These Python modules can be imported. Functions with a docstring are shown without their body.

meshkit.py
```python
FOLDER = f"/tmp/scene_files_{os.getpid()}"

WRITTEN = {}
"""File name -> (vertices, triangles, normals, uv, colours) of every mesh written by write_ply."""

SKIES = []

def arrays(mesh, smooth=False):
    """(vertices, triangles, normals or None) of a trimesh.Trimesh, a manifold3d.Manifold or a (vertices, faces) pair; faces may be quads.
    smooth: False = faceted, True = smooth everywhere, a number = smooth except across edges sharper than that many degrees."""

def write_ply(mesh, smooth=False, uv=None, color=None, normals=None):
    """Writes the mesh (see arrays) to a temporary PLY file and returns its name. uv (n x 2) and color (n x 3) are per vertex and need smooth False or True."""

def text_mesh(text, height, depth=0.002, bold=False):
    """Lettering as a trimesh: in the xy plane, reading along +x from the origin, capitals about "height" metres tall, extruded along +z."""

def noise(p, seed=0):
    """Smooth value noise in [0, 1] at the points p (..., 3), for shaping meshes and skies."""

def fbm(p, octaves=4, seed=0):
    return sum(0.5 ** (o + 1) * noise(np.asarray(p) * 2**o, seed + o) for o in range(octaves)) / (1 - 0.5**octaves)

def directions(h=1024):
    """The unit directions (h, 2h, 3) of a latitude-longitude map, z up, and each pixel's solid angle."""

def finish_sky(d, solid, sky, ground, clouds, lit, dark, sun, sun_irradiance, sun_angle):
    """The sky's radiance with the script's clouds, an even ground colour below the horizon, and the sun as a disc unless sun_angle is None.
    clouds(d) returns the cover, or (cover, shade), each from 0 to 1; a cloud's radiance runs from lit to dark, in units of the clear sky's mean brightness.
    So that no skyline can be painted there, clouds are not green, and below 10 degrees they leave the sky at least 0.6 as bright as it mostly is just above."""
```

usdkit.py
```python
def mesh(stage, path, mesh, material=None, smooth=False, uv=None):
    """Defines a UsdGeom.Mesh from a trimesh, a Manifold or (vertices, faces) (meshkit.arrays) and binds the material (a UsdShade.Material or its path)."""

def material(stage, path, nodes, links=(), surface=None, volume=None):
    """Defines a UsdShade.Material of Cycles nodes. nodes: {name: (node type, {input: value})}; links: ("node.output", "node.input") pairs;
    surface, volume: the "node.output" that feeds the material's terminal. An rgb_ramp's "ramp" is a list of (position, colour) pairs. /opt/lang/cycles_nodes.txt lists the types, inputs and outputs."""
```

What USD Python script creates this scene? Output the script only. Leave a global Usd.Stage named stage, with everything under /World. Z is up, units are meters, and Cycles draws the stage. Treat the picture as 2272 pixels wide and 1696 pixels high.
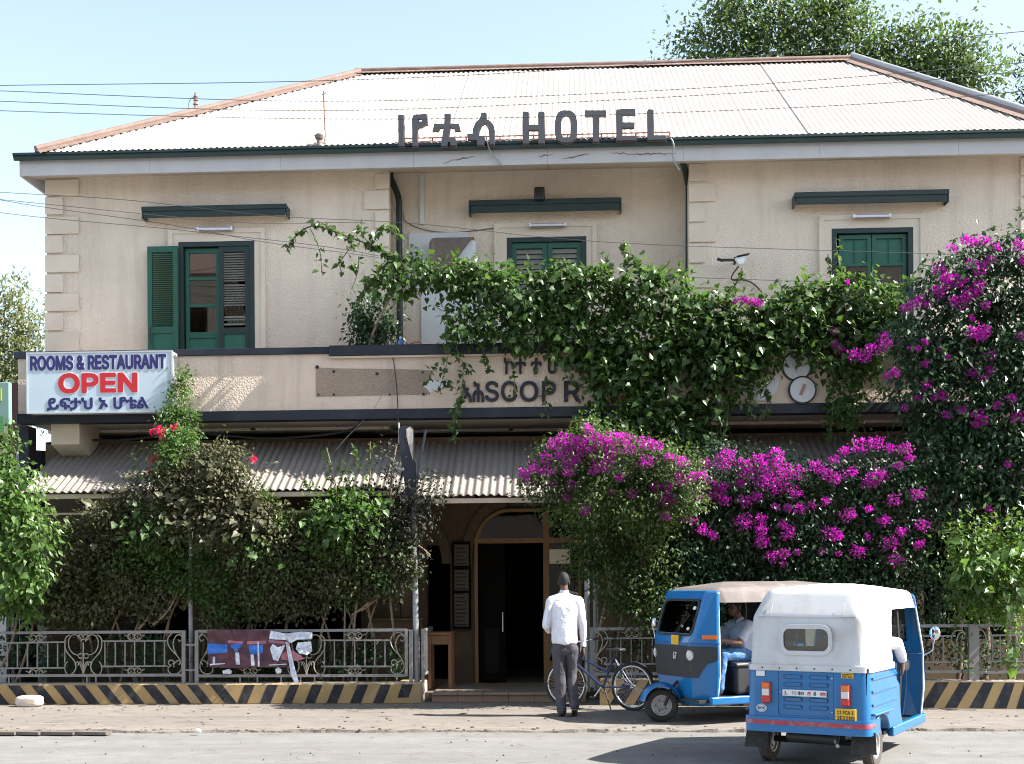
import math, random
import numpy as np
import trimesh, shapely, usdkit, meshkit
from shapely.geometry import Polygon, Point, LineString, box as sbox
from shapely import affinity
from shapely.ops import unary_union
from manifold3d import Manifold, CrossSection
from pxr import Usd, UsdGeom, UsdLux, UsdShade, Gf, Sdf

stage = Usd.Stage.CreateInMemory()
UsdGeom.SetStageUpAxis(stage, 'Z')
world = UsdGeom.Xform.Define(stage, '/World')
UsdGeom.Scope.Define(stage, '/World/Looks')

# ------------------------------------------------------------------ camera, sky, sun, exposure
FPX, PSI, ROLL, EYE = 2700.0, 0.0465, 0.0068, 1.7
PU, PV = 1136.0, 1295.0                      # where the optical axis meets the 2272 x 1696 photograph
c_r, s_r, c_p, s_p = math.cos(ROLL), math.sin(ROLL), math.cos(PSI), math.sin(PSI)
R0, UP0, FW = np.array([c_p, s_p, 0]), np.array([0, 0, 1.0]), np.array([-s_p, c_p, 0])
RT, UT = c_r * R0 - s_r * UP0, c_r * UP0 + s_r * R0
cam = UsdGeom.Camera.Define(stage, '/World/camera')
cam.AddTransformOp().Set(Gf.Matrix4d(*RT, 0, *UT, 0, *(-FW), 0, 0, 0, EYE, 1))
cam.CreateHorizontalApertureAttr(36.0)
cam.CreateVerticalApertureAttr(36.0 * 1696 / 2272)
cam.CreateFocalLengthAttr(36.0 * FPX / 2272)
cam.CreateVerticalApertureOffsetAttr(36.0 * (PV - 848) / 2272)
cam.CreateHorizontalApertureOffsetAttr(0.0)
cam.CreateClippingRangeAttr(Gf.Vec2f(0.1, 2000))
cam.CreateExposureAttr(1.78)
SUN_EL, SUN_AZ = math.radians(43), math.radians(-6.5)
SD = np.array([math.cos(SUN_EL) * math.cos(SUN_AZ), math.cos(SUN_EL) * math.sin(SUN_AZ), math.sin(SUN_EL)])
sky = UsdLux.DomeLight.Define(stage, '/World/sky')
sky_m = usdkit.material(stage, '/World/Looks/sky_look', {
    's': ('sky_texture', {'sky_type': 'single_scattering', 'sun_disc': False, 'sun_elevation': SUN_EL, 'sun_rotation': math.atan2(SD[0], SD[1]),
                          'altitude': 1600.0, 'air_density': 1.0, 'aerosol_density': 3.5, 'ozone_density': 1.0}),
    'h': ('hsv', {'saturation': .68, 'hue': .486, 'value': 1.0}),
    'b': ('background_shader', {'strength': 0.112})}, [('s.color', 'h.color'), ('h.color', 'b.color')], surface='b.background')
UsdShade.MaterialBindingAPI.Apply(sky.GetPrim()).Bind(sky_m)
sun = UsdLux.DistantLight.Define(stage, '/World/sun')
sun.CreateIntensityAttr(1.25)
sun.CreateAngleAttr(0.5)
sun.CreateColorAttr(Gf.Vec3f(1.0, 0.95, 0.87))
sun.GetPrim().CreateAttribute('inputs:normalize', Sdf.ValueTypeNames.Bool).Set(True)
zx = np.cross([0, 0, 1.0], SD); zx /= np.linalg.norm(zx); zy = np.cross(SD, zx)
sun.AddTransformOp().Set(Gf.Matrix4d(*zx, 0, *zy, 0, *SD, 0, 0, 0, 30, 1))

# ------------------------------------------------------------------ helpers
def P(u, v, Y):
    """The world point that stands at depth y = Y where the photograph shows pixel (u, v)."""
    d = FW + (u - PU) / FPX * RT + (PV - v) / FPX * UT
    t = Y / d[1]
    return np.array([0, 0, EYE]) + t * d
def G(u, v, z=0.0):
    """The point of the ground (height z) at pixel (u, v)."""
    d = FW + (u - PU) / FPX * RT + (PV - v) / FPX * UT
    return np.array([0, 0, EYE]) + d * (z - EYE) / d[2]
def XU(u, Y, v=1295): return P(u, v, Y)[0]
def ZV(v, Y, u=1136): return P(u, v, Y)[2]

taken = {}
def path_of(name, parent=None):
    base = str(parent.GetPath()) if parent is not None else '/World'
    k = (base, name); n = taken.get(k, 0); taken[k] = n + 1
    return f'{base}/{name}' + (f'_{n:03d}' if n else '')
def tag(prim, label=None, cat=None, group=None, kind=None):
    for k, v in (('label', label), ('category', cat), ('group', group), ('kind', kind)):
        if v: prim.SetCustomDataByKey(k, v)
    return prim
def thing(name, label=None, cat=None, loc=(0, 0, 0), rotz=0.0, group=None, kind=None):
    x = UsdGeom.Xform.Define(stage, path_of(name))
    x.AddTranslateOp().Set(Gf.Vec3d(*map(float, loc)))
    if rotz: x.AddRotateZOp().Set(math.degrees(rotz))
    return tag(x.GetPrim(), label, cat, group, kind)

class MB:
    """Collects pieces of one mesh."""
    def __init__(self): self.v, self.f, self.n = [], [], 0
    def add(self, v, f):
        v, f = np.asarray(v, float), np.asarray(f, int)
        if f.shape[1] == 4: f = np.vstack([f[:, [0, 1, 2]], f[:, [0, 2, 3]]])
        self.v.append(v); self.f.append(f + self.n); self.n += len(v); return self
    def tm(self, t): return self.add(t.vertices, t.faces)
    def man(self, m):
        q = m.to_mesh(); return self.add(q.vert_properties[:, :3], q.tri_verts)
    def box(self, x0, x1, y0, y1, z0, z1, b=0.0):
        x0, x1 = sorted((x0, x1)); y0, y1 = sorted((y0, y1)); z0, z1 = sorted((z0, z1))
        if b <= 0:
            v = [(x, y, z) for x in (x0, x1) for y in (y0, y1) for z in (z0, z1)]
            return self.add(v, [[0, 1, 3, 2], [4, 6, 7, 5], [0, 4, 5, 1], [2, 3, 7, 6], [0, 2, 6, 4], [1, 5, 7, 3]])
        p = []
        for x, sx in ((x0, 1), (x1, -1)):
            for y, sy in ((y0, 1), (y1, -1)):
                for z, sz in ((z0, 1), (z1, -1)):
                    p += [(x, y + sy * b, z + sz * b), (x + sx * b, y, z + sz * b), (x + sx * b, y + sy * b, z)]
        return self.man(Manifold.hull_points(np.array(p, float)))
    def obox(self, a, b, w, h, up=(0, 0, 1)):
        """A bar of section w x h from a to b."""
        a, b, up = np.asarray(a, float), np.asarray(b, float), np.asarray(up, float)
        d = b - a; L = np.linalg.norm(d); d /= L
        s = np.cross(d, up)
        if np.linalg.norm(s) < 1e-6: s = np.cross(d, [1, 0, 0])
        s /= np.linalg.norm(s); t = np.cross(s, d)
        v = [q + sx * s * w / 2 + sz * t * h / 2 for q in (a, b) for sx in (-1, 1) for sz in (-1, 1)]
        return self.add(v, [[0, 1, 3, 2], [4, 6, 7, 5], [0, 4, 5, 1], [2, 3, 7, 6], [0, 2, 6, 4], [1, 5, 7, 3]])
    def tube(self, pts, r, sides=8, closed=False):
        p = np.asarray(pts, float)
        if closed: p = np.vstack([p, p[:2]])
        t = np.gradient(p, axis=0); t /= np.maximum(np.linalg.norm(t, axis=1, keepdims=True), 1e-9)
        ref = np.array([0, 0, 1.0]) if abs(t[:, 2]).mean() < .8 else np.array([0, 1.0, 0])
        a = np.cross(t, ref); a /= np.maximum(np.linalg.norm(a, axis=1, keepdims=True), 1e-9); b = np.cross(t, a)
        ang = np.arange(sides) * 2 * np.pi / sides
        rr = np.broadcast_to(r, (len(p),))[:, None, None]
        v = (p[:, None] + rr * (np.cos(ang)[None, :, None] * a[:, None] + np.sin(ang)[None, :, None] * b[:, None])).reshape(-1, 3)
        i, j = np.meshgrid(np.arange(len(p) - 1), np.arange(sides), indexing='ij')
        q = np.stack([i * sides + j, i * sides + (j + 1) % sides, (i + 1) * sides + (j + 1) % sides, (i + 1) * sides + j], -1).reshape(-1, 4)
        f = [q[:, [0, 1, 2]], q[:, [0, 2, 3]]]
        n = len(p) * sides
        v = np.vstack([v, p[0], p[-1]])
        k = np.arange(sides)
        f.append(np.stack([np.full(sides, n), (k + 1) % sides, k], 1))
        f.append(np.stack([np.full(sides, n + 1), n - sides + k, n - sides + (k + 1) % sides], 1))
        return self.add(v, np.vstack(f))
    def poly(self, g, o, ex, ey, depth, back=0.0):
        """Extrudes a shapely shape drawn in the plane (o, ex, ey) from -back to depth along ex x ey."""
        ex, ey, o = np.asarray(ex, float), np.asarray(ey, float), np.asarray(o, float); ez = np.cross(ex, ey)
        for q in getattr(g, 'geoms', [g]):
            if q.geom_type != 'Polygon' or q.area < 1e-9: continue
            t = trimesh.creation.extrude_polygon(q, depth + back, engine='earcut')
            v = t.vertices
            self.add(o + v[:, :1] * ex + v[:, 1:2] * ey + (v[:, 2:] - back) * ez, t.faces)
        return self
    def grid(self, fn, nu, nv):
        """Sheet of points fn(s, t), s, t in 0..1."""
        s, t = np.meshgrid(np.linspace(0, 1, nu + 1), np.linspace(0, 1, nv + 1), indexing='ij')
        v = np.array([fn(a, b) for a, b in zip(s.ravel(), t.ravel())])
        i, j = np.meshgrid(np.arange(nu), np.arange(nv), indexing='ij'); k = nv + 1
        return self.add(v, np.stack([i * k + j, (i + 1) * k + j, (i + 1) * k + j + 1, i * k + j + 1], -1).reshape(-1, 4))
    def arrays(self): return np.vstack(self.v), np.vstack(self.f)
    def build(self, name, material, parent=None, smooth=False, label=None, cat=None, group=None, kind=None):
        m = usdkit.mesh(stage, path_of(name, parent), self.arrays(), material, smooth)
        return tag(m.GetPrim(), label, cat, group, kind)
def xz(g, Y, depth, mb=None, back=0.0):
    """Extrudes a shape drawn in world x, z towards the viewer from the plane y = Y."""
    return (mb or MB()).poly(g, (0, Y, 0), (1, 0, 0), (0, 0, 1), depth, back)
def rrect(x0, y0, x1, y1, r, n=6): return sbox(x0 + r, y0 + r, x1 - r, y1 - r).buffer(r, quad_segs=n)
def spline(pts, n=8):
    from scipy.interpolate import CubicSpline
    p = np.asarray(pts, float); d = np.r_[0, np.cumsum(np.maximum(np.linalg.norm(np.diff(p, axis=0), axis=1), 1e-6))]
    return CubicSpline(d, p)(np.linspace(0, d[-1], (len(p) - 1) * n + 1))

# ------------------------------------------------------------------ materials
LK = '/World/Looks/'
def mat(name, col, rough=0.6, var=0.12, scale=2.0, bump=0.0, bscale=60.0, metal=0.0, spec=0.5, dirt=None, dscale=1.2, damt=0.5, stretch=(1, 1, 1), coat=0.0, grime=None):
    """Paint, stone, metal, cloth: a colour that varies in space, stains and fine relief."""
    c = np.array(col, float)
    n = {'g': ('geometry', {}), 'm': ('mapping', {'scale': stretch}), 'n': ('noise_texture', {'scale': scale, 'detail': 5.0, 'roughness': .6}),
         'r': ('rgb_ramp', {'ramp': [(.25, tuple(c * (1 - var))), (.75, tuple(np.minimum(c * (1 + var), 1)))]}),
         'p': ('principled_bsdf', {'roughness': rough, 'metallic': metal, 'specular_ior_level': spec, 'coat_weight': coat})}
    L = [('g.position', 'm.vector'), ('m.vector', 'n.vector'), ('n.fac', 'r.fac')]
    out = 'r.color'
    if dirt is not None:
        n['dn'] = ('noise_texture', {'scale': dscale, 'detail': 8.0, 'roughness': .68})
        n['dr'] = ('map_range', {'from_min': .48, 'from_max': .72, 'to_min': 0.0, 'to_max': damt, 'clamp': True})
        n['dx'] = ('mix_color', {'b': dirt})
        L += [('m.vector', 'dn.vector'), ('dn.fac', 'dr.value'), ('dr.result', 'dx.fac'), (out, 'dx.a')]; out = 'dx.result'
    L.append((out, 'p.base_color'))
    if bump:
        n['bn'] = ('noise_texture', {'scale': bscale, 'detail': 4.0, 'roughness': .6})
        n['b'] = ('bump', {'strength': min(1, bump), 'distance': 0.5 / bscale * max(1, bump)})
        L += [('g.position', 'bn.vector'), ('bn.fac', 'b.height'), ('b.normal', 'p.normal')]
    return usdkit.material(stage, LK + name, n, L, surface='p.BSDF')
def leafmat(name, cols, trans=0.35, rough=0.42, tcol=None, patch=None):
    """Leaves: each takes its own tone; light comes through them. patch: a second set of tones for whole regions."""
    n = {'g': ('geometry', {}), 'r': ('rgb_ramp', {'ramp': [(i / max(1, len(cols) - 1), c) for i, c in enumerate(cols)]}),
         'p': ('principled_bsdf', {'roughness': rough, 'specular_ior_level': .45}), 't': ('translucent_bsdf', {}),
         'hs': ('hsv', {'hue': .485, 'saturation': 1.15, 'value': 1.7}), 'x': ('mix_closure', {'fac': trans})}
    L = [('g.random_per_island', 'r.fac')]; o = 'r.color'
    n['nz'] = ('noise_texture', {'scale': 1.4, 'detail': 3.0})
    n['nv'] = ('map_range', {'from_min': .3, 'from_max': .7, 'to_min': .72, 'to_max': 1.25, 'clamp': True})
    n['hv'] = ('hsv', {})
    L += [('g.position', 'nz.vector'), ('nz.fac', 'nv.value'), ('nv.result', 'hv.value')]
    if patch:
        n['r2'] = ('rgb_ramp', {'ramp': [(i / max(1, len(patch) - 1), c) for i, c in enumerate(patch)]})
        n['pn'] = ('noise_texture', {'scale': .9, 'detail': 2.0})
        n['pr'] = ('map_range', {'from_min': .5, 'from_max': .6, 'to_min': 0., 'to_max': 1., 'clamp': True})
        n['px'] = ('mix_color', {})
        L += [('g.random_per_island', 'r2.fac'), ('g.position', 'pn.vector'), ('pn.fac', 'pr.value'), ('pr.result', 'px.fac'), ('r.color', 'px.a'), ('r2.color', 'px.b')]; o = 'px.result'
    L += [(o, 'hv.color'), ('hv.color', 'p.base_color'), ('hv.color', 'hs.color'), ('hs.color', 't.color'), ('p.BSDF', 'x.closure1'), ('t.BSDF', 'x.closure2')]
    return usdkit.material(stage, LK + name, n, L, surface='x.closure')
def panemat(name, tint=(.85, .9, .9), base=.06):
    return usdkit.material(stage, LK + name, {'f': ('fresnel', {'IOR': 1.5}), 'a': ('math', {'math_type': 'add', 'value2': base}), 't': ('transparent_bsdf', {'color': tint}),
        'g': ('glossy_bsdf', {'color': (.95, .95, .95), 'roughness': .02}), 'x': ('mix_closure', {})},
        [('f.fac', 'a.value1'), ('a.value', 'x.fac'), ('t.BSDF', 'x.closure1'), ('g.BSDF', 'x.closure2')], surface='x.closure')
M = {}
def wallmat(name, col, streak, stain, bsc=34.0, bst=1.0):
    """Rough-cast plaster: stipple relief, rain streaks and soft stains."""
    c = np.array(col)
    n = {'g': ('geometry', {}), 'n': ('noise_texture', {'scale': .7, 'detail': 6.0, 'roughness': .65}),
         'r': ('rgb_ramp', {'ramp': [(.3, tuple(c * .88)), (.55, tuple(c)), (.75, tuple(c * 1.07))]}),
         'm': ('mapping', {'scale': (5.0, 5.0, .35)}), 's': ('noise_texture', {'scale': 1.0, 'detail': 6.0, 'roughness': .7}),
         'sr': ('map_range', {'from_min': .5, 'from_max': .78, 'to_min': 0., 'to_max': streak, 'clamp': True}), 'x': ('mix_color', {'b': stain}),
         'sp': ('noise_texture', {'scale': 9.0, 'detail': 8.0, 'roughness': .75}), 'spr': ('map_range', {'from_min': .64, 'from_max': .74, 'to_min': 0., 'to_max': .5, 'clamp': True}), 'x2': ('mix_color', {'b': stain}),
         'v': ('voronoi_texture', {'scale': bsc, 'feature': 'smooth_f1', 'smoothness': .6}), 'bn': ('noise_texture', {'scale': bsc * 1.3, 'detail': 4.0}), 'ad': ('math', {'math_type': 'add'}),
         'b': ('bump', {'strength': bst, 'distance': .022}), 'p': ('principled_bsdf', {'roughness': .92, 'specular_ior_level': .2})}
    L = [('g.position', 'n.vector'), ('n.fac', 'r.fac'), ('g.position', 'm.vector'), ('m.vector', 's.vector'), ('s.fac', 'sr.value'), ('sr.result', 'x.fac'), ('r.color', 'x.a'),
         ('g.position', 'sp.vector'), ('sp.fac', 'spr.value'), ('spr.result', 'x2.fac'), ('x.result', 'x2.a'), ('x2.result', 'p.base_color'),
         ('g.position', 'v.vector'), ('g.position', 'bn.vector'), ('v.distance', 'ad.value1'), ('bn.fac', 'ad.value2'), ('ad.value', 'b.height'), ('b.normal', 'p.normal')]
    return usdkit.material(stage, LK + name, n, L, surface='p.BSDF')
M['stucco'] = wallmat('stucco', (.70, .605, .505), .36, (.36, .28, .22), 34.0, .5)
M['stucco_low'] = wallmat('stucco_low', (.63, .515, .42), .5, (.27, .21, .16), 34.0, .32)
M['brown_patch'] = wallmat('brown_patch', (.44, .345, .27), .3, (.2, .15, .11), 70.0, 1.0)
M['quoin'] = mat('quoin', (.64, .555, .46), .85, .05, 1.5, .25, 90, dirt=(.4, .33, .26), damt=.3)
M['surround'] = mat('surround', (.65, .565, .47), .8, .05, 1.5, .15, 70, dirt=(.4, .33, .26), damt=.25)
M['fascia'] = mat('fascia', (.46, .455, .46), .65, .06, 1.2, .1, 30, dirt=(.42, .39, .36), dscale=2.5, damt=.45, stretch=(2.2, 2, .6))
M['soffit'] = mat('soffit', (.48, .42, .36), .8, .05, 1, dirt=(.4, .34, .28), damt=.4)
M['dkgreen'] = mat('dkgreen', (.007, .023, .022), .45, .2, 3, dirt=(.025, .035, .035), damt=.5)
M['green'] = mat('green', (.010, .085, .052), .45, .15, 4, .08, 40, dirt=(.03, .07, .055), dscale=5, damt=.4)
M['green2'] = mat('green2', (.014, .105, .072), .45, .12, 4, .08, 40)
M['slat_grey'] = mat('slat_grey', (.20, .20, .175), .6, .15, 6)
M['navy'] = mat('navy', (.007, .011, .021), .5, .2, 3, .1, 30, dirt=(.045, .045, .05), dscale=3, damt=.35)
M['roof'] = mat('roof', (.45, .41, .37), .55, .04, 1.2, dirt=(.36, .29, .23), dscale=2.2, damt=.5, spec=.3)
M['rust'] = mat('rust', (.15, .095, .075), .75, .2, 5, .2, 40, dirt=(.24, .19, .165), dscale=6, damt=.6)
M['cap_grey'] = mat('cap_grey', (.26, .265, .27), .5, .1, 3)
M['asbestos'] = mat('asbestos', (.20, .175, .158), .85, .12, 2.5, .2, 60, dirt=(.19, .165, .15), dscale=2.2, damt=.6, stretch=(1, .35, .35))
M['letter'] = mat('letter', (.05, .053, .063), .55, .12, 5)
M['letter_edge'] = mat('letter_edge', (.30, .15, .12), .7, .12, 5)
M['white'] = mat('white', (.58, .60, .62), .5, .04, 2, dirt=(.5, .48, .45), damt=.25)
M['sign_face'] = mat('sign_face', (.44, .53, .60), .35, .03, .8)
M['alu'] = mat('alu', (.62, .64, .66), .35, .08, 4, metal=.6)
M['ink_navy'] = mat('ink_navy', (.018, .018, .11), .5, .05)
M['ink_red'] = mat('ink_red', (.46, .014, .022), .5, .05)
M['tube_glass'] = mat('tube_glass', (.55, .55, .62), .3, .1, 8)
M['plastic_dark'] = mat('plastic_dark', (.018, .022, .034), .4, .2, 5)
M['black'] = mat('black', (.012, .012, .013), .6, .2, 5)
M['iron'] = mat('iron', (.20, .202, .205), .5, .15, 8, .1, 60, metal=.15, dirt=(.24, .2, .17), dscale=9, damt=.55)
M['steel'] = mat('steel', (.24, .26, .28), .45, .12, 6, metal=.3, dirt=(.3, .27, .24), dscale=7, damt=.4)
M['scroll'] = mat('scroll', (.28, .255, .21), .6, .15, 8, dirt=(.3, .24, .18), dscale=9, damt=.5)
M['pane'] = panemat('pane'); M['pane_shade'] = panemat('pane_shade', (.5, .52, .52), .0)
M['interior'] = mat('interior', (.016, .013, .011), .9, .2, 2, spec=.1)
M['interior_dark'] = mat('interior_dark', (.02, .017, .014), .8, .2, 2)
M['curtain'] = mat('curtain', (.45, .40, .34), .9, .15, 12, stretch=(4, 4, .3))
M['door_wood'] = mat('door_wood', (.20, .105, .03), .5, .2, 3, .1, 40, stretch=(8, 8, .8))
M['dark_wood'] = mat('dark_wood', (.006, .005, .004), .9, .25, 3, spec=.1, stretch=(8, 8, .8))
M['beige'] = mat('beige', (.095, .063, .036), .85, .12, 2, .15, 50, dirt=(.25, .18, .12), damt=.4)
M['beam'] = mat('beam', (.55, .46, .36), .85, .12, 2, .3, 50, dirt=(.3, .25, .2), damt=.4)
M['tile'] = mat('tile', (.20, .16, .13), .45, .1, 3, dirt=(.22, .18, .15), damt=.4)
M['tile_red'] = mat('tile_red', (.22, .14, .10), .6, .15, 4, dirt=(.25, .2, .16), damt=.5)
M['wire'] = mat('wire', (.03, .03, .035), .6, .1)
M['yellow_paint'] = mat('yellow_paint', (.33, .225, .095), .8, .15, 3, .35, 70, dirt=(.26, .22, .17), dscale=4, damt=.7)
M['black_paint'] = mat('black_paint', (.008, .010, .017), .75, .2, 4, .35, 70, dirt=(.12, .11, .10), dscale=5, damt=.5)
M['concrete'] = mat('concrete', (.38, .34, .30), .9, .15, 3, .5, 60, dirt=(.22, .19, .16), dscale=5, damt=.5)
# ------------------------------------------------------------------ ground
def ground_mat(name, cols, patch, scale, bump, crack=0.0):
    n = {'g': ('geometry', {}), 'n': ('noise_texture', {'scale': scale, 'detail': 9.0, 'roughness': .68}), 'r': ('rgb_ramp', {'ramp': cols}),
         'm': ('mapping', {'scale': (.16, 1.1, 1.0)}), 'n2': ('noise_texture', {'scale': 1.6, 'detail': 6.0, 'roughness': .6}),
         'm2': ('map_range', {'from_min': .42, 'from_max': .68, 'to_min': 0., 'to_max': .65, 'clamp': True}), 'x': ('mix_color', {'b': patch}),
         'n3': ('noise_texture', {'scale': 90.0, 'detail': 4.0}), 'b': ('bump', {'strength': bump, 'distance': .012}),
         'p': ('principled_bsdf', {'roughness': .93, 'specular_ior_level': .25})}
    L = [('g.position', 'n.vector'), ('n.fac', 'r.fac'), ('g.position', 'm.vector'), ('m.vector', 'n2.vector'), ('n2.fac', 'm2.value'), ('m2.result', 'x.fac'),
         ('r.color', 'x.a'), ('g.position', 'n3.vector'), ('n3.fac', 'b.height'), ('b.normal', 'p.normal')]
    o = 'x.result'
    if crack:
        n['cm'] = ('mapping', {'scale': (.55, 2.6, 1.0)}); n['dn'] = ('noise_texture', {'scale': 5.0, 'detail': 4.0}); n['da'] = ('vector_math', {'math_type': 'multiply_add', 'vector2': (.18, .18, 0)})
        n['cv'] = ('voronoi_texture', {'scale': 2.2, 'feature': 'distance_to_edge'}); n['cr'] = ('map_range', {'from_min': .0, 'from_max': .028, 'to_min': crack, 'to_max': 0., 'clamp': True})
        n['cn'] = ('noise_texture', {'scale': 2.5, 'detail': 3.0}); n['cg'] = ('map_range', {'from_min': .42, 'from_max': .5, 'to_min': 0., 'to_max': 1., 'clamp': True})
        n['cx'] = ('math', {'math_type': 'multiply'}); n['cc'] = ('mix_color', {'b': (.07, .055, .045)})
        L += [('g.position', 'dn.vector'), ('dn.color', 'da.vector1'), ('g.position', 'cm.vector'), ('cm.vector', 'da.vector3'), ('da.vector', 'cv.vector'), ('cv.distance', 'cr.value'),
              ('g.position', 'cn.vector'), ('cn.fac', 'cg.value'), ('cr.result', 'cx.value1'), ('cg.result', 'cx.value2'), ('cx.value', 'cc.fac'), (o, 'cc.a')]; o = 'cc.result'
    L.append((o, 'p.base_color'))
    return usdkit.material(stage, LK + name, n, L, surface='p.BSDF')
M['asphalt'] = ground_mat('asphalt', [(.3, (.15, .147, .143)), (.7, (.195, .19, .183))], (.125, .12, .114), 3.0, .6, .45)
M['dust'] = ground_mat('dust', [(.3, (.16, .143, .127)), (.7, (.215, .194, .172))], (.15, .131, .114), 4.0, .8, .85)
M['soil'] = ground_mat('soil', [(.3, (.12, .09, .065)), (.7, (.19, .15, .11))], (.1, .08, .06), 4.0, .9)
MB().add([(-400, -300, -.03), (400, -300, -.03), (400, 700, -.03), (-400, 700, -.03)], [[0, 1, 2, 3]]).build('road', M['asphalt'], kind='structure')
rg = np.random.default_rng(5)
def pave():
    """The dusty pavement: a low slab whose worn street edge breaks away unevenly."""
    mb = MB(); xs = np.arange(-14, 14.01, .05)
    e = 14.05 + .05 * np.array([meshkit.fbm((x * .9, 1, 0), 4) for x in xs]) * 4 - .1 + np.where(xs > 3, .12, 0) + .03 * np.array([meshkit.noise((x * 9, 2, 0)) for x in xs])
    jg = np.array([.05 * meshkit.fbm((x * 6, 8, 0), 3) for x in xs]); e = e + jg
    rows = [(e - .012, -.034), (e, np.array([-.016 + .03 * meshkit.noise((x * 5, 5, 0)) for x in xs])), (e + .06, np.full(len(xs), .0)), (e * 0 + 15.4, np.full(len(xs), 0.)), (e * 0 + 21, np.full(len(xs), 0.))]
    v = np.vstack([np.stack([xs, np.broadcast_to(y, xs.shape), np.broadcast_to(z, xs.shape)], 1) for y, z in rows]); n = len(xs)
    f = [[r * n + i, r * n + i + 1, (r + 1) * n + i + 1, (r + 1) * n + i] for r in range(len(rows) - 1) for i in range(n - 1)]
    return mb.add(v, f)
pave().build('pavement', M['dust'], kind='structure')
MB().add([(-60, 15.4, -.012), (-14, 15.4, -.012), (-14, 21, -.012), (-60, 21, -.012)], [[0, 1, 2, 3]]).add([(14, 15.4, -.012), (60, 15.4, -.012), (60, 21, -.012), (14, 21, -.012)], [[0, 1, 2, 3]]).build('pavement', M['dust'], kind='structure')

# ------------------------------------------------------------------ hotel
YW, YR, YB, YG, YF = 19.1, 19.6, 18.1, 19.0, 18.6          # wings, recess, balcony face, ground-floor wall, fascia
xa, xb, xc, xd = XU(104, YW, 600), XU(861, YW, 600), XU(1531, YW, 600), XU(2266, YW, 450) + .6
zt = 8.05
hotel = thing('hotel', 'two storey beige stucco hotel with white corrugated hipped roof, green shutters and long balcony', 'hotel')
def zone(u0, v0, u1, v1, Y):
    a, b = P((u0 + u1) / 2, v0, Y), P((u0 + u1) / 2, v1, Y)
    return XU(u0, Y, (v0 + v1) / 2), b[2], XU(u1, Y, (v0 + v1) / 2), a[2]
Wl = zone(398, 537, 566, 860, YW); Wc = zone(1126, 527, 1302, 860, YR); Wr = zone(1846, 507, 2026, 860, YW)
def wall_seg(x0, x1, Y, holes, z0=4.15, z1=8.3, th=.28):
    g = sbox(x0, z0, x1, z1)
    for h in holes: g = g.difference(sbox(h[0], max(h[1], z0 - .1), h[2], h[3]))
    return xz(g, Y, 0, back=th)
wall_seg(xa, xb, YW, [Wl]).build('wall', M['stucco'], hotel, label='stippled wall of the left wing')
wall_seg(xb, xc, YR, [Wc], z1=8.40).build('wall', M['stucco'], hotel, label='set back wall of the middle bay')
wall_seg(xc, xd, YW, [Wr]).build('wall', M['stucco'], hotel, label='stippled wall of the right wing')
mb = MB()
mb.box(xb - .28, xb, YW + .28, YR + .28, 4.15, 8.3).box(xc, xc + .28, YW + .28, YR + .28, 4.15, 8.3)
mb.box(xa, xa + .28, YW + .28, 27.0, 0, 8.12).box(xd - .28, xd, YW + .28, 27.0, 0, 8.12).box(xa, xd, 27.0, 27.28, 0, 8.12)
mb.build('wall', M['stucco'], hotel, label='return and end walls')
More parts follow.
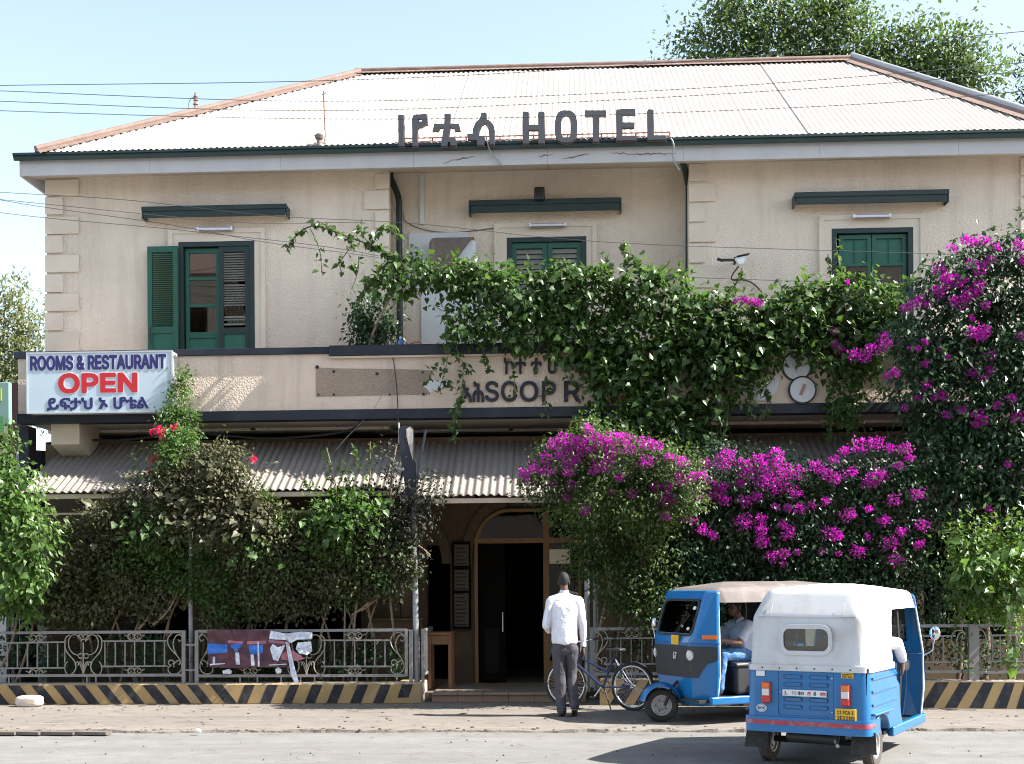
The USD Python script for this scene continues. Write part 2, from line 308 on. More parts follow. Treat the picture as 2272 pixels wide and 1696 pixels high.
MB().box(xa + .3, xd - .3, 19.95, 26.95, 3.85, 4.1).box(xa + .3, xd - .3, 20.0, 26.95, 8.0, 8.1).box(xa + .3, xd - .3, 22.5, 22.6, 4.12, 7.98).build('floor', M['interior_dark'], hotel)
# quoins
def quoins(u_edge, side, Y, rows, wide, narrow, first_wide=True):
    for i, (v0, v1) in enumerate(rows):
        w = wide if (i % 2 == 0) == first_wide else narrow
        u0, u1 = (u_edge, u_edge + w) if side > 0 else (u_edge - w, u_edge)
        a = zone(u0, v0, u1, v1, Y)
        MB().box(a[0] - (.02 if side > 0 else 0), a[2] + (.02 if side < 0 else 0), Y - .035, Y - .002, a[1] + .006, a[3] - .006, .008).build('quoin', M['quoin'], hotel)
rl = [(399, 436), (438, 478), (481, 521), (523, 563), (566, 606), (609, 650), (652, 692), (695, 735), (738, 800)]
quoins(104, 1, YW, rl, 72, 37)
rm = [(386, 421), (423, 466), (469, 508), (511, 550), (553, 592), (595, 640), (643, 690), (693, 740), (743, 800)]
quoins(861, -1, YW, rm, 52, 28, False)
rr = [(364, 404), (407, 449), (452, 494), (496, 539), (541, 585), (588, 640), (643, 690), (693, 760)]
quoins(1531, 1, YW, rr, 57, 33, False)
rq = [(350, 390), (393, 436), (440, 482), (485, 528), (532, 575)]
quoins(2266, 1, YW, rq, 60, 60)
# window surrounds, hoods
def surround(zn, Y, u0, u1, vt):
    a = zone(u0, vt, u1, 860, Y)
    outer = sbox(a[0], 4.16, a[2], a[3]); inn = sbox(zn[0], 3, zn[2], zn[3])
    xz(outer.difference(sbox(a[0] + .07, 3, a[2] - .07, a[3] - .07)), Y - .001, .04).build('window_surround', M['surround'], hotel)
    xz(sbox(a[0] + .07, 4.16, a[2] - .07, a[3] - .07).difference(inn), Y - .001, .022).build('window_surround', M['surround'], hotel)
surround(Wl, YW, 375, 590, 509); surround(Wc, YR, 1098, 1325, 496); surround(Wr, YW, 1818, 2052, 478)
def hood(u0, u1, v0, v1, Y):
    a = zone(u0, v0, u1, v1, Y - .2); x0, x1, z1, z0 = a[0], a[2], a[3], a[1]
    h = z1 - z0
    mb = MB()
    mb.box(x0, x1, Y - .24, Y - .18, z1 - h * .42, z1, .006).box(x0 + .03, x1 - .03, Y - .222, Y - .185, z0, z1 - h * .40, .006)
    mb.box(x0 + .02, x1 - .02, Y - .186, Y - .002, z1 - h * .5, z1 - h * .15)
    mb.box(x0, x0 + .02, Y - .21, Y - .002, z0 - .01, z1 - h * .1).box(x1 - .02, x1, Y - .21, Y - .002, z0 - .01, z1 - h * .1)
    mb.build('window_hood', M['dkgreen'], hotel)
    MB().box(x0 + .03, x1 - .03, Y - .18, Y - .002, z0 + h * .32, z0 + h * .4).build('hood_underside', M['beam'], hotel)
hood(315, 637, 457, 481, YW); hood(1040, 1379, 443, 470, YR); hood(1762, 2105, 425, 451, YW)
# windows and shutters
def leaf_slats(parent, x0, x1, z0, z1, Y, n, m, gaps=()):
    for i in range(n):
        if i in gaps: continue
        zc = z0 + (z1 - z0) * (i + .5) / n; h = (z1 - z0) / n
        MB().add([(x0, Y - .018, zc - h * .52), (x1, Y - .018, zc - h * .52), (x1, Y + .018, zc + h * .42), (x0, Y + .018, zc + h * .42),
                  (x0, Y - .012, zc - h * .58), (x1, Y - .012, zc - h * .58), (x1, Y + .024, zc + h * .36), (x0, Y + .024, zc + h * .36)],
                 [[0, 1, 2, 3], [7, 6, 5, 4], [0, 4, 5, 1], [2, 6, 7, 3], [1, 5, 6, 2], [0, 3, 7, 4]]).build('slat', m, parent)
def shutter(parent, a, Y, slat_m, frame_m, panel_m, n, gaps=(), rail=None, edge=.075):
    x0, z0, x1, z1 = a; rail = rail or (z0 + .62)
    g = sbox(x0, z0, x1, z1).difference(sbox(x0 + edge, rail + .1, x1 - edge, z1 - .09)).difference(sbox(x0 + edge, z0 + .05, x1 - edge, rail))
    s = xz(g, Y + .02, .04).build('shutter', frame_m, parent)
    MB().box(x0 + edge - .01, x1 - edge + .01, Y - .002, Y + .012, z0 + .04, rail + .01).build('panel', panel_m, s)
    leaf_slats(s, x0 + edge - .01, x1 - edge + .01, rail + .1, z1 - .09, Y, n, slat_m, gaps)
    return s
def frame(zn, Y, w=.075, dep=.12):
    g = sbox(zn[0], 4.16, zn[2], zn[3]).difference(sbox(zn[0] + w, 4, zn[2] - w, zn[3] - w))
    return xz(g, Y - .028, 0, back=dep).build('window', M['dkgreen'], hotel)
def casement(win, x0, x1, z0, z1, Y, panes, rail, panel_m):
    """A glazed leaf: frame, panes stacked from rail to the head, a wooden panel below."""
    e = .06; g = sbox(x0, z0, x1, z1); k = len(panes)
    for (p0, p1) in panes: g = g.difference(sbox(x0 + e, p0, x1 - e, p1))
    g = g.difference(sbox(x0 + e, z0 + .05, x1 - e, rail))
    s = xz(g, Y + .02, .04).build('sash', M['green'], win)
    MB().box(x0 + e - .01, x1 - e + .01, Y, Y + .014, z0 + .04, rail + .01).build('panel', panel_m, win)
    for (p0, p1) in panes: MB().box(x0 + e - .005, x1 - e + .005, Y + .002, Y + .007, p0 - .005, p1 + .005).build('pane', M['pane'], win)
w = frame(Wl, YW)
xm = XU(486, YW, 650)
zz = lambda v: ZV(v, YW, 460)
casement(w, Wl[0] + .09, xm, 4.2, Wl[3] - .09, YW + .06, [(zz(614), zz(560)), (zz(674), zz(620)), (zz(736), zz(680))], zz(749), M['green2'])
shutter(w, (xm, 4.2, Wl[2] - .08, Wl[3] - .075), YW + .01, M['slat_grey'], M['dkgreen'], M['green2'], 31, gaps=(0, 2, 5, 6, 7, 8, 18), rail=zz(745) + .02)
a = zone(328, 547, 399, 860, YW - .1)
shutter(w, (a[0], 4.2, Wl[0] + .01, a[3]), YW - .09, M['green'], M['green'], M['green2'], 36, rail=zz(744) + .02)
MB().tube([(a[0] + .06, YW - .13, zz(725)), (a[0] + .05, YW - .14, zz(740)), (a[0] + .06, YW - .13, zz(765))], .008, 6).build('latch', M['black'], w)
xk = XU(395, YW + .5, 700)
mbc = MB()
cp = lambda s, t: np.array([xm - .75 + .62 * s + .25 * (1 - t) ** 2, YW + .35 + .03 * math.sin(s * 40), 6.55 - 1.9 * t + .15 * s])
mbc.grid(lambda s, t: np.array([XU(455, YW, 600) + .1 + .33 * s + .18 * t * t, YW + .3 + .025 * math.sin(s * 45), Wl[3] - .1 - 1.15 * t]), 24, 6)
mbc.build('curtain', M['curtain'], w)
# centre window: two closed louvred shutters
w = frame(Wc, YR)
xmid = XU(1215, YR, 600)
shutter(w, (Wc[0] + .075, 4.2, xmid - .004, Wc[3] - .08), YR + .03, M['slat_grey'], M['green'], M['green2'], 26, rail=4.9)
shutter(w, (xmid + .004, 4.2, Wc[2] - .075, Wc[3] - .08), YR + .03, M['slat_grey'], M['green'], M['green2'], 26, rail=4.9)
# right window: two leaves with green panels above and panes below
w = frame(Wr, YW)
zq = lambda v: ZV(v, YW, 1936)
for (u0, u1) in ((1862, 1934), (1936, 2012)):
    x0, x1 = XU(u0, YW, 570), XU(u1, YW, 570); e = .06
    g = sbox(x0, 4.2, x1, Wr[3] - .09).difference(sbox(x0 + e, zq(583), x1 - e, zq(529))).difference(sbox(x0 + e, 4.3, x1 - e, zq(590)))
    s = xz(g, YW + .06, .04).build('sash', M['green'], w)
    xq = (x0 + x1) / 2
    MB().box(x0 + e - .005, xq - .006, YW + .05, YW + .06, zq(583.5), zq(528.5)).build('panel', M['green2'], w)
    MB().box(xq + .006, x1 - e + .005, YW + .05, YW + .06, zq(583.5), zq(528.5)).build('panel', M['green2'], w)
    MB().box(xq - .006, xq + .006, YW + .035, YW + .055, zq(583.5), zq(528.5)).build('glazing_bar', M['green'], w)
    MB().box(x0 + e - .005, x1 - e + .005, YW + .045, YW + .05, 4.3, zq(589.5)).build('pane', M['pane'], w)
MB().grid(lambda s, t: np.array([Wr[0] + .1 + 1.1 * s, YW + .16 + .02 * math.sin(s * 60), 4.3 + t * 1.3]), 40, 2).build('curtain', M['white'], w)
# eaves: fascia, soffit, gutter
xeL, xeR = XU(43, YF, 375), xd + .35
fz0, fz1 = ZV(391, YF, 43), ZV(357, YF, 43)
xs_ = np.linspace(xeL, xeR, 9); 
for i in range(8):
    MB().box(xs_[i] + .002, xs_[i + 1] - .002, YF, YF + .03 + .001 * (i % 2), fz0, fz1).build('fascia_board', M['fascia'], hotel)
MB().box(xeL, xeL + .03, YF + .031, 27.5, fz0, fz1).build('fascia_board', M['fascia'], hotel)
MB().box(xeR - .03, xeR, YF + .031, 27.5, fz0, fz1).build('fascia_board', M['fascia'], hotel)
mb = MB(); sz = lambda y: fz0 + .01 + (y - YF) * .24
for i in range(8):
    x0, x1 = xs_[i] + (.004 if i else .031), xs_[i + 1] - (.004 if i < 7 else .031)
    MB().add([(x0, YF + .032, sz(YF)), (x1, YF + .032, sz(YF)), (x1, 20.0, sz(20.0)), (x0, 20.0, sz(20.0)), (x0, YF + .032, sz(YF) + .02), (x1, YF + .032, sz(YF) + .02), (x1, 20.0, sz(20.0) + .02), (x0, 20.0, sz(20.0) + .02)],
             [[3, 2, 1, 0], [4, 5, 6, 7], [0, 1, 5, 4], [2, 3, 7, 6], [1, 2, 6, 5], [3, 0, 4, 7]]).build('soffit_panel', M['soffit'], hotel)
MB().box(xeL + .031, xa, 20.0, 27.5, fz0 + .02, fz0 + .04).build('soffit_panel', M['soffit'], hotel)
gz1, gz0 = ZV(341, YF - .1, 29), ZV(356, YF - .1, 29)
prof = Polygon([(0, gz0 + .02), (-.075, gz0), (-.10, gz0 + .045), (-.10, gz1 - .04), (-.125, gz1 - .035), (-.125, gz1), (0, gz1)])
xg0 = XU(29, YF - .1, 348)
mb = MB(); mb.poly(prof, (xg0, YF - .002, 0), (0, 1, 0), (0, 0, 1), xeR + .05 - xg0); mb.build('gutter', M['dkgreen'], hotel)
# cracks and stains of the fascia as thin raised flakes of lost paint
fl = np.random.default_rng(3)
for (u0, v0, u1, v1) in ((985, 362, 1052, 347), (1195, 347, 1227, 344), (1248, 354, 1308, 341), (1358, 342, 1500, 342)):
    n = max(6, int((u1 - u0) / 6)); top, bot = [], []
    for i in range(n + 1):
        t = i / n; a = P(u0 + (u1 - u0) * t, v0 + (v1 - v0) * t + fl.normal(0, 1.2), YF)
        wd = .004 + .012 * fl.random() * math.sin(math.pi * t); top.append((a[0], a[2] + wd)); bot.append((a[0], a[2] - wd * .6))
    xz(Polygon(top + bot[::-1]).buffer(0), YF - .0, .003).build('flaked_paint', M['rust'], hotel)
# roof
rzl, rzr = P(800, 163, 23.1), P(1885, 135, 23.1)
RZ = (rzl[2] + rzr[2]) / 2; RXL, RXR = rzl[0], rzr[0]; RY0, RZ0 = YF - .1, gz1 + .012
EXL, EXR = XU(80, YF - .1, 336), XU(2345, YF, 285)
rt = lambda x: float(np.clip(min((x - EXL) / (RXL - EXL), (EXR - x) / (EXR - RXR), 1.0), 0, 1))
nrm = np.array([0, -(RZ - RZ0), 23.1 - RY0]); nrm /= np.linalg.norm(nrm)
pitch, amp, nsh = .094, .0105, 17
xq = np.linspace(EXL + .02, EXR - .02, nsh + 1)
for i in range(nsh):
    x0, x1 = xq[i] - (.03 if i else 0), xq[i + 1] + (.03 if i < nsh - 1 else 0)
    n = max(8, int((x1 - x0) / pitch * 6)); xs = np.linspace(x0, x1, n + 1); v = []; lift = .004 * (i % 2)
    for x in xs:
        o = nrm * (amp * math.cos(2 * math.pi * x / pitch) + lift)
        t1 = rt(x)
        for k in range(3):
            t = t1 * k / 2; v.append(np.array([x, RY0 + (23.1 - RY0) * t, RZ0 + (RZ - RZ0) * t]) + o)
    f = [[j * 3 + k, (j + 1) * 3 + k, (j + 1) * 3 + k + 1, j * 3 + k + 1] for j in range(n) for k in range(2)]
    MB().add(v, f).build('roof_sheet', M['roof'], hotel, smooth=True)
YBK = 27.7
MB().add([(EXL, RY0, RZ0), (RXL, 23.1, RZ), (EXL, YBK, RZ0)], [[0, 1, 2]]).build('roof_slope', M['roof'], hotel)
MB().add([(EXR, RY0, RZ0), (EXR, YBK, RZ0), (RXR, 23.1, RZ)], [[0, 1, 2]]).build('roof_slope', M['roof'], hotel)
MB().add([(EXL, YBK, RZ0), (RXL, 23.1, RZ), (RXR, 23.1, RZ), (EXR, YBK, RZ0)], [[0, 1, 2, 3]]).build('roof_slope', M['roof'], hotel)
def ridge_cap(a, b, name, m, w=.2, roll=.055, side=(0, -1, 0), scallop=True):
    """A folded cap: two flanges with a scalloped lower edge and a rolled top."""
    a, b = np.array(a), np.array(b); L = np.linalg.norm(b - a); d = (b - a) / L; n = int(L / .047)
    mb = MB()
    for s in (side, (side[0] * -1, side[1] * -1, 0)):
        sd = np.array(s, float); sd -= d * (sd @ d); sd /= np.linalg.norm(sd); v = []
        for i in range(n + 1):
            q = a + d * L * i / n; e = w + (.018 * math.cos(i * math.pi) if scallop else 0)
            v += [q + (0, 0, .05), q + sd * e * .8 + np.array([0, 0, .05 - e * .52])]
        mb.add(v, [[2 * i, 2 * i + 1, 2 * i + 3, 2 * i + 2] for i in range(n)])
    mb.build(name, m, hotel)
    MB().tube([a + (0, 0, .045), (a + b) / 2 + (0, 0, .045), b + (0, 0, .045)], roll, 10).build('cap_roll', M['cap_grey'] if m is M['cap_grey'] else m, hotel, smooth=50)
ridge_cap((RXL - .1, 23.1, RZ), (RXR + .05, 23.1, RZ), 'ridge_cap', M['rust'])
ridge_cap((EXL, RY0, RZ0), (RXL, 23.1, RZ), 'hip_cap', M['rust'], side=(.7, -.7, 0))
ridge_cap((RXR, 23.1, RZ), (EXR, RY0, RZ0), 'hip_cap', M['rust'], .24, .03, side=(-.6, -.8, 0))
dv = np.array([EXR, RY0, RZ0]) - np.array([RXR, 23.1, RZ])
MB().tube([np.array([RXR, 23.1, RZ]) + dv * t + (.06, .05, .10) for t in (0, .5, 1)], .07, 12).build('hip_roll', M['cap_grey'], hotel, smooth=50)
# balcony
bxL, bxR = XU(40, YB, 850), xd + .4
bz0, bz1, bzc, bzb = ZV(936, YB, 400), ZV(914, YB, 400), ZV(791, YB, 400), ZV(776, YB, 400)
MB().box(bxL, bxR, YB, YB + .14, bz1, bzc).box(bxL, bxL + .14, YB + .14, YW, bz1, bzc).build('balcony_parapet', M['stucco_low'], hotel)
xcap = XU(731, YB, 780)
MB().box(bxL - .05, xcap, YB - .04, YB + .18, bzc, bzb, .008).box(bxL - .05, bxL + .18, YB + .18, YW - .05, bzc, bzb).build('parapet_cap', M['navy'], hotel)
MB().box(xcap + .003, bxR, YB - .075, YB + .18, bzc - .045, bzb + .012, .01).build('parapet_cap', M['navy'], hotel)
MB().box(xcap + .003, bxR, YB - .055, YB - .004, bzc - .075, bzc - .046).build('cap_underside', M['beam'], hotel)
MB().box(bxL - .02, bxR, YB - .03, YB + .2, bz0, bz1 - .002, .006).build('balcony_band', M['navy'], hotel)
MB().box(bxL + .05, bxR - .05, YB + .201, 20.0, bz0 + .02, bz1 - .06).build('balcony_floor', M['soffit'], hotel)
def corbel(u0, u1, v0, v1, m=None):
    x0, x1 = XU(u0, YB, 950), XU(u1, YB, 950); za, zb = ZV(v0, YB, u0), ZV(v1, YB, u0)
    g = Polygon([(YB + .1, za), (YG - .02, za), (YG - .02, zb - .28), (YB + .45, zb - .12), (YB + .1, zb)])
    MB().poly(g, (x0, 0, 0), (0, 1, 0), (0, 0, 1), x1 - x0).build('corbel', m or M['beam'], hotel)
corbel(107, 170, 937, 985)
# painted-over area of the parapet and its bolts
a = zone(701, 817, 957, 879, YB)
gp = Polygon([(a[0], a[1]), (a[2] - .02, a[1] + .01), (a[2], a[3] - .05), (a[2] - .25, a[3] - .03), (a[0] + .4, a[3]), (a[0], a[3] + .02)])
xz(gp, YB - .001, .004).build('bare_plaster', M['brown_patch'], hotel)
for (u, v, r) in ((704, 815, 4), (741, 825, 3), (837, 830, 3.5), (938, 827, 2.5), (707, 876, 2.2), (741, 876, 2.6), (865, 876, 2.2), (940, 875, 3)):
    c = P(u, v, YB); MB().poly(Point(c[0], c[2]).buffer(r * 18.1 / FPX, 6), (0, YB - .006, 0), (1, 0, 0), (0, 0, 1), .008).build('bolt_hole', M['black'], hotel)
gw = Polygon([(XU(u, YB, v), ZV(v, YB, u)) for u, v in ((935, 852), (945, 847), (985, 842), (1000, 846), (995, 862), (965, 866), (955, 872), (948, 865))])
xz(gw, YB - .001, .0055).build('plaster_repair', M['white'], hotel)
# ground floor wall, door opening and windows behind the porch
gxL, gxR = xa, xd
DX0, DX1, DX2 = XU(1054, 18.95, 1300), XU(1212, 18.95, 1300), XU(1290, 18.95, 1300)
dz = lambda v: ZV(v, 18.95, 1130)
zarch, ztr = dz(1130), dz(1200)
arch = Polygon([(DX0, .1), (DX2, .1), (DX2, zarch)] + [(DX0 + .55 - .55 * math.cos(t), ztr - .1 + (zarch - ztr + .1) * math.sin(t)) for t in np.linspace(math.pi / 2, 0, 10)])
g = sbox(gxL, -.02, gxR, 4.0).difference(arch)
for (u0, u1, v0, v1) in ((200, 420, 1180, 1420), (520, 800, 1180, 1420), (862, 906, 1150, 1700), (948, 1000, 1210, 1700)):
    q = zone(u0, v0, u1, v1, YG); g = g.difference(sbox(q[0], max(q[1], .2), q[2], q[3]))
for u in (1450, 1800, 2050):
    q = zone(u, 1180, u + 180, 1420, YG); g = g.difference(sbox(*q))
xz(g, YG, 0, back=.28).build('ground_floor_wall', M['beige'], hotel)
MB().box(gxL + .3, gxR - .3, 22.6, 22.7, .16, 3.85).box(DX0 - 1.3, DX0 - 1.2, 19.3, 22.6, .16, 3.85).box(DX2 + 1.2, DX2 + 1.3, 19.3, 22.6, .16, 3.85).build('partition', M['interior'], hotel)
# arched rib on the wall beside the door
q0 = XU(1000, YG, 1200)
rib = LineString([(DX0 - .13 + .62 - .62 * math.cos(t), ztr - .35 + (zarch - ztr + .45) * math.sin(t)) for t in np.linspace(-.05, math.pi / 2, 14)]).buffer(.085, cap_style=2)
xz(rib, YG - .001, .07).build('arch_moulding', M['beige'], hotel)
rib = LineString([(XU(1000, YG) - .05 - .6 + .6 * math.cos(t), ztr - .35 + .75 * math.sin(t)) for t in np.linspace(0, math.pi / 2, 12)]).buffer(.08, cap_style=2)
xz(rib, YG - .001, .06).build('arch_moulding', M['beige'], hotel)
# floor and step of the entrance
PL = XU(958, 17.3, 1540)
PRt = XU(1300, 17.3, 1540)
MB().box(PL, PRt, 17.62, 22.6, 0.005, .145).build('porch_floor', M['tile'], hotel)
MB().box(gxL + .3, PL - .003, 17.62, 22.6, .005, .12).box(PRt + .003, gxR, 17.9, 22.6, .005, .12).build('porch_floor', M['soil'], hotel)
for i in range(6):
    x0 = PL + (PRt - PL) * i / 6; x1 = PL + (PRt - PL) * (i + 1) / 6
    MB().box(x0 + .002, x1 - .002, 17.30, 17.617, .004, .112, .004).build('step_tile', M['tile_red'], hotel)
    MB().box(x0 + .002, x1 - .002, 17.27, 17.617, .114, .15, .006).build('nosing_tile', M['tile'], hotel)
# door: frame, transom glass, open leaf, sidelight with paper notice
d = thing('entrance_door', 'ochre wooden entrance door frame with arched transom and one dark leaf standing open', 'door')
fr = arch.difference(arch.buffer(-.05)); mb = xz(fr, 18.93, .07)
mb.box(DX0, DX2, 18.87, 18.94, dz(1206), dz(1195)).box(DX1 - .045, DX1 + .045, 18.86, 18.94, .15, zarch - .02)
mb.box(DX1 + .045, DX2 - .05, 18.87, 18.94, .15, .5); mb.build('frame', M['door_wood'], d)
xz(arch.buffer(-.045).intersection(sbox(DX0, dz(1196), DX1 - .045, 9)), 18.92, .006).build('pane', M['pane_shade'], d)
xz(arch.buffer(-.045).intersection(sbox(DX1 + .045, dz(1196), DX2, 9)), 18.92, .006).build('pane', M['pane_shade'], d)
MB().box(DX1 + .045, DX2 - .05, 18.91, 18.916, .5, dz(1206)).build('pane', M['pane_shade'], d)
xl1 = XU(1121, 18.95, 1350)
lf = MB().box(DX0 + .06, xl1, 19.0, 19.05, .16, dz(1207), .006).build('door_leaf', M['dark_wood'], d)
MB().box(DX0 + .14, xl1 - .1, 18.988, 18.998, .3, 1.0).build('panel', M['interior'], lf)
MB().box(xl1 - .05, xl1 - .035, 18.95, 18.985, .95, 1.25).build('handle', M['alu'], lf)
a = zone(1219, 1219, 1265, 1251, 18.85)
nt = MB().box(a[0], a[2], 18.84, 18.845, a[1], a[3]).build('paper_notice', mat('paper', (.62, .56, .42), .8, .06), None, label='cream paper notice with handwritten lines on the entrance sidelight', cat='notice')
GLY = {"sign":[[[[491,10],[493,30],[494,30],[494,35],[498,49],[503,58],[509,64],[515,67],[510,81],[512,83],[524,83],[534,62],[534,59],[537,55],[537,52],[540,48],[540,45],[543,41],[543,38],[546,34],[546,31],[549,27],[549,24],[552,20],[552,17],[555,13],[555,9],[554,8],[541,8],[540,9],[539,14],[532,27],[532,30],[525,43],[525,46],[522,50],[522,53],[520,54],[513,48],[511,41],[521,39],[528,33],[529,31],[529,19],[527,15],[523,11],[515,8],[493,8]],[[508,27],[507,24],[507,20],[512,20],[515,22],[515,26],[514,27]]],[[[364,25],[364,82],[365,83],[377,83],[378,82],[378,33],[379,32],[380,24],[384,21],[391,21],[394,22],[397,29],[397,79],[400,81],[410,84],[425,83],[430,80],[433,75],[434,65],[435,66],[453,66],[453,80],[454,82],[455,83],[467,83],[468,82],[468,66],[487,66],[488,65],[489,57],[491,52],[491,46],[484,45],[481,46],[476,53],[468,52],[468,40],[482,39],[488,34],[490,29],[490,20],[488,15],[480,9],[477,9],[476,8],[455,8],[454,9],[453,11],[453,53],[446,53],[442,47],[438,45],[432,45],[431,46],[431,53],[433,59],[432,60],[430,59],[429,56],[424,53],[412,52],[411,24],[408,17],[403,11],[393,7],[382,7],[375,9],[368,15]],[[468,21],[474,20],[475,22],[475,26],[473,27],[468,27]],[[416,65],[419,66],[419,70],[417,71],[412,71],[412,65]]],[[[284,10],[285,15],[288,19],[288,22],[290,24],[290,27],[292,29],[292,32],[297,41],[300,51],[300,53],[296,53],[292,55],[288,59],[286,63],[285,66],[285,82],[286,83],[298,83],[300,80],[300,68],[302,66],[318,66],[320,65],[321,62],[316,49],[322,46],[327,41],[332,32],[334,23],[332,21],[321,21],[319,22],[317,29],[310,35],[308,32],[308,29],[306,27],[306,24],[304,22],[304,19],[299,8],[286,8]]],[[[189,65],[189,82],[190,83],[202,83],[204,80],[204,66],[206,65],[216,65],[218,63],[218,29],[219,25],[223,21],[231,21],[234,23],[236,29],[236,81],[238,83],[250,83],[251,82],[251,27],[249,20],[246,15],[239,9],[233,7],[221,7],[211,11],[208,14],[205,20],[203,27],[203,51],[193,56]]],[[[71,42],[71,58],[75,69],[85,79],[97,83],[125,83],[126,82],[128,71],[129,71],[129,67],[130,66],[130,64],[128,62],[119,63],[114,70],[99,70],[93,68],[88,62],[99,58],[105,53],[105,51],[107,50],[110,37],[125,37],[126,36],[129,20],[131,21],[146,21],[151,26],[151,52],[143,52],[141,47],[135,44],[130,44],[128,46],[128,49],[131,59],[131,63],[133,65],[151,65],[151,81],[153,83],[164,83],[166,81],[166,65],[184,65],[186,63],[186,59],[189,49],[189,46],[187,44],[182,44],[176,47],[174,52],[166,52],[166,26],[162,16],[155,10],[148,8],[142,8],[137,1],[134,0],[128,0],[127,1],[127,8],[128,9],[129,16],[122,16],[118,18],[113,24],[110,24],[110,10],[108,8],[96,8],[95,10],[95,24],[86,25],[78,29],[74,34]],[[86,45],[88,40],[90,38],[95,37],[94,44],[90,48],[86,48]]],[[[0,6],[1,7],[3,19],[5,21],[16,22],[11,31],[9,44],[8,45],[8,61],[9,62],[9,67],[12,74],[17,80],[23,83],[37,84],[43,82],[48,77],[50,72],[49,59],[47,55],[41,50],[34,47],[24,46],[25,36],[29,28],[33,24],[38,22],[45,22],[49,24],[51,29],[51,39],[53,40],[64,40],[66,37],[66,31],[65,30],[65,25],[63,19],[57,12],[48,8],[16,8],[15,6],[8,0],[1,0],[0,1]],[[25,68],[23,62],[23,59],[31,60],[35,63],[36,68],[34,71],[28,71]]]],"top":[[[[232,74],[244,74],[244,25],[247,14],[251,12],[258,12],[261,13],[263,15],[265,22],[265,73],[266,74],[277,74],[278,73],[278,22],[277,22],[277,17],[275,11],[268,3],[264,1],[261,1],[260,0],[245,1],[238,5],[234,11],[232,17]]],[[[142,38],[143,50],[146,57],[164,57],[164,72],[165,74],[176,74],[177,73],[177,57],[196,57],[200,44],[200,39],[199,38],[194,38],[191,39],[188,42],[187,46],[177,46],[177,2],[176,1],[165,1],[164,3],[164,46],[155,46],[152,40],[148,38]]],[[[59,38],[60,50],[63,57],[81,57],[81,72],[82,74],[93,74],[94,73],[94,57],[113,57],[117,44],[117,39],[116,38],[111,38],[108,39],[105,42],[104,46],[94,46],[94,2],[93,1],[82,1],[81,3],[81,46],[72,46],[69,40],[65,38]]],[[[0,60],[0,77],[1,78],[12,78],[13,76],[13,63],[14,60],[25,64],[36,64],[44,61],[49,56],[53,47],[53,40],[54,39],[54,26],[53,24],[42,24],[41,25],[41,40],[40,41],[40,46],[37,51],[34,52],[27,52],[24,51],[20,41],[20,2],[19,1],[8,1],[7,3],[7,38],[8,39],[9,49],[2,55]]]],"bot":[[[[55,2],[55,26],[59,37],[68,45],[74,47],[79,47],[80,49],[80,62],[66,62],[65,63],[61,81],[65,83],[71,82],[75,79],[77,75],[93,75],[95,73],[95,47],[101,47],[110,43],[118,33],[119,24],[120,23],[120,3],[119,1],[118,0],[106,0],[105,1],[105,24],[102,31],[100,31],[99,33],[96,33],[95,2],[93,0],[81,0],[80,1],[79,33],[74,32],[70,26],[70,2],[68,0],[57,0]]],[[[0,61],[0,73],[2,75],[14,75],[15,74],[15,62],[17,58],[34,58],[36,56],[36,53],[33,48],[32,42],[43,32],[46,27],[50,15],[50,9],[51,9],[51,1],[50,0],[38,0],[36,2],[35,15],[31,23],[27,27],[25,27],[23,20],[19,14],[7,14],[6,15],[6,20],[8,22],[8,25],[10,27],[10,30],[16,43],[15,45],[9,46],[4,50],[4,52],[2,53],[1,60]]]]}
def glyph(key):
    g = unary_union([Polygon(p[0], p[1:]).buffer(0) for p in GLY[key]]); b = g.bounds
    return affinity.scale(affinity.translate(g, -b[0], -b[1]), 1 / (b[2] - b[0]), 1 / (b[3] - b[1]), origin=(0, 0))
def text_shape(t, bold=True):
    m = meshkit.text_mesh(t, 1.0, .1, bold); v = m.vertices; tri = m.faces[(v[m.faces][:, :, 2] < .01).all(1)]
    g = unary_union([Polygon(v[k][:, :2]).buffer(1e-4) for k in tri]); b = g.bounds
    return affinity.scale(affinity.translate(g, -b[0], -b[1]), 1 / (b[2] - b[0]), 1 / (b[3] - b[1]), origin=(0, 0))
def fit(g, u0, v0, u1, v1, Y):
    """Puts a unit shape on the plane y = Y inside the pixel rectangle, keeping the slant that the rectangle's ends have there."""
    a, b, c = P(u0, v1, Y), P(u1, v1, Y), P(u0, v0, Y)
    return affinity.affine_transform(g, [b[0] - a[0], 0, (b[2] - a[2]) * 0, c[2] - a[2], a[0], (a[2] + b[2]) / 2])

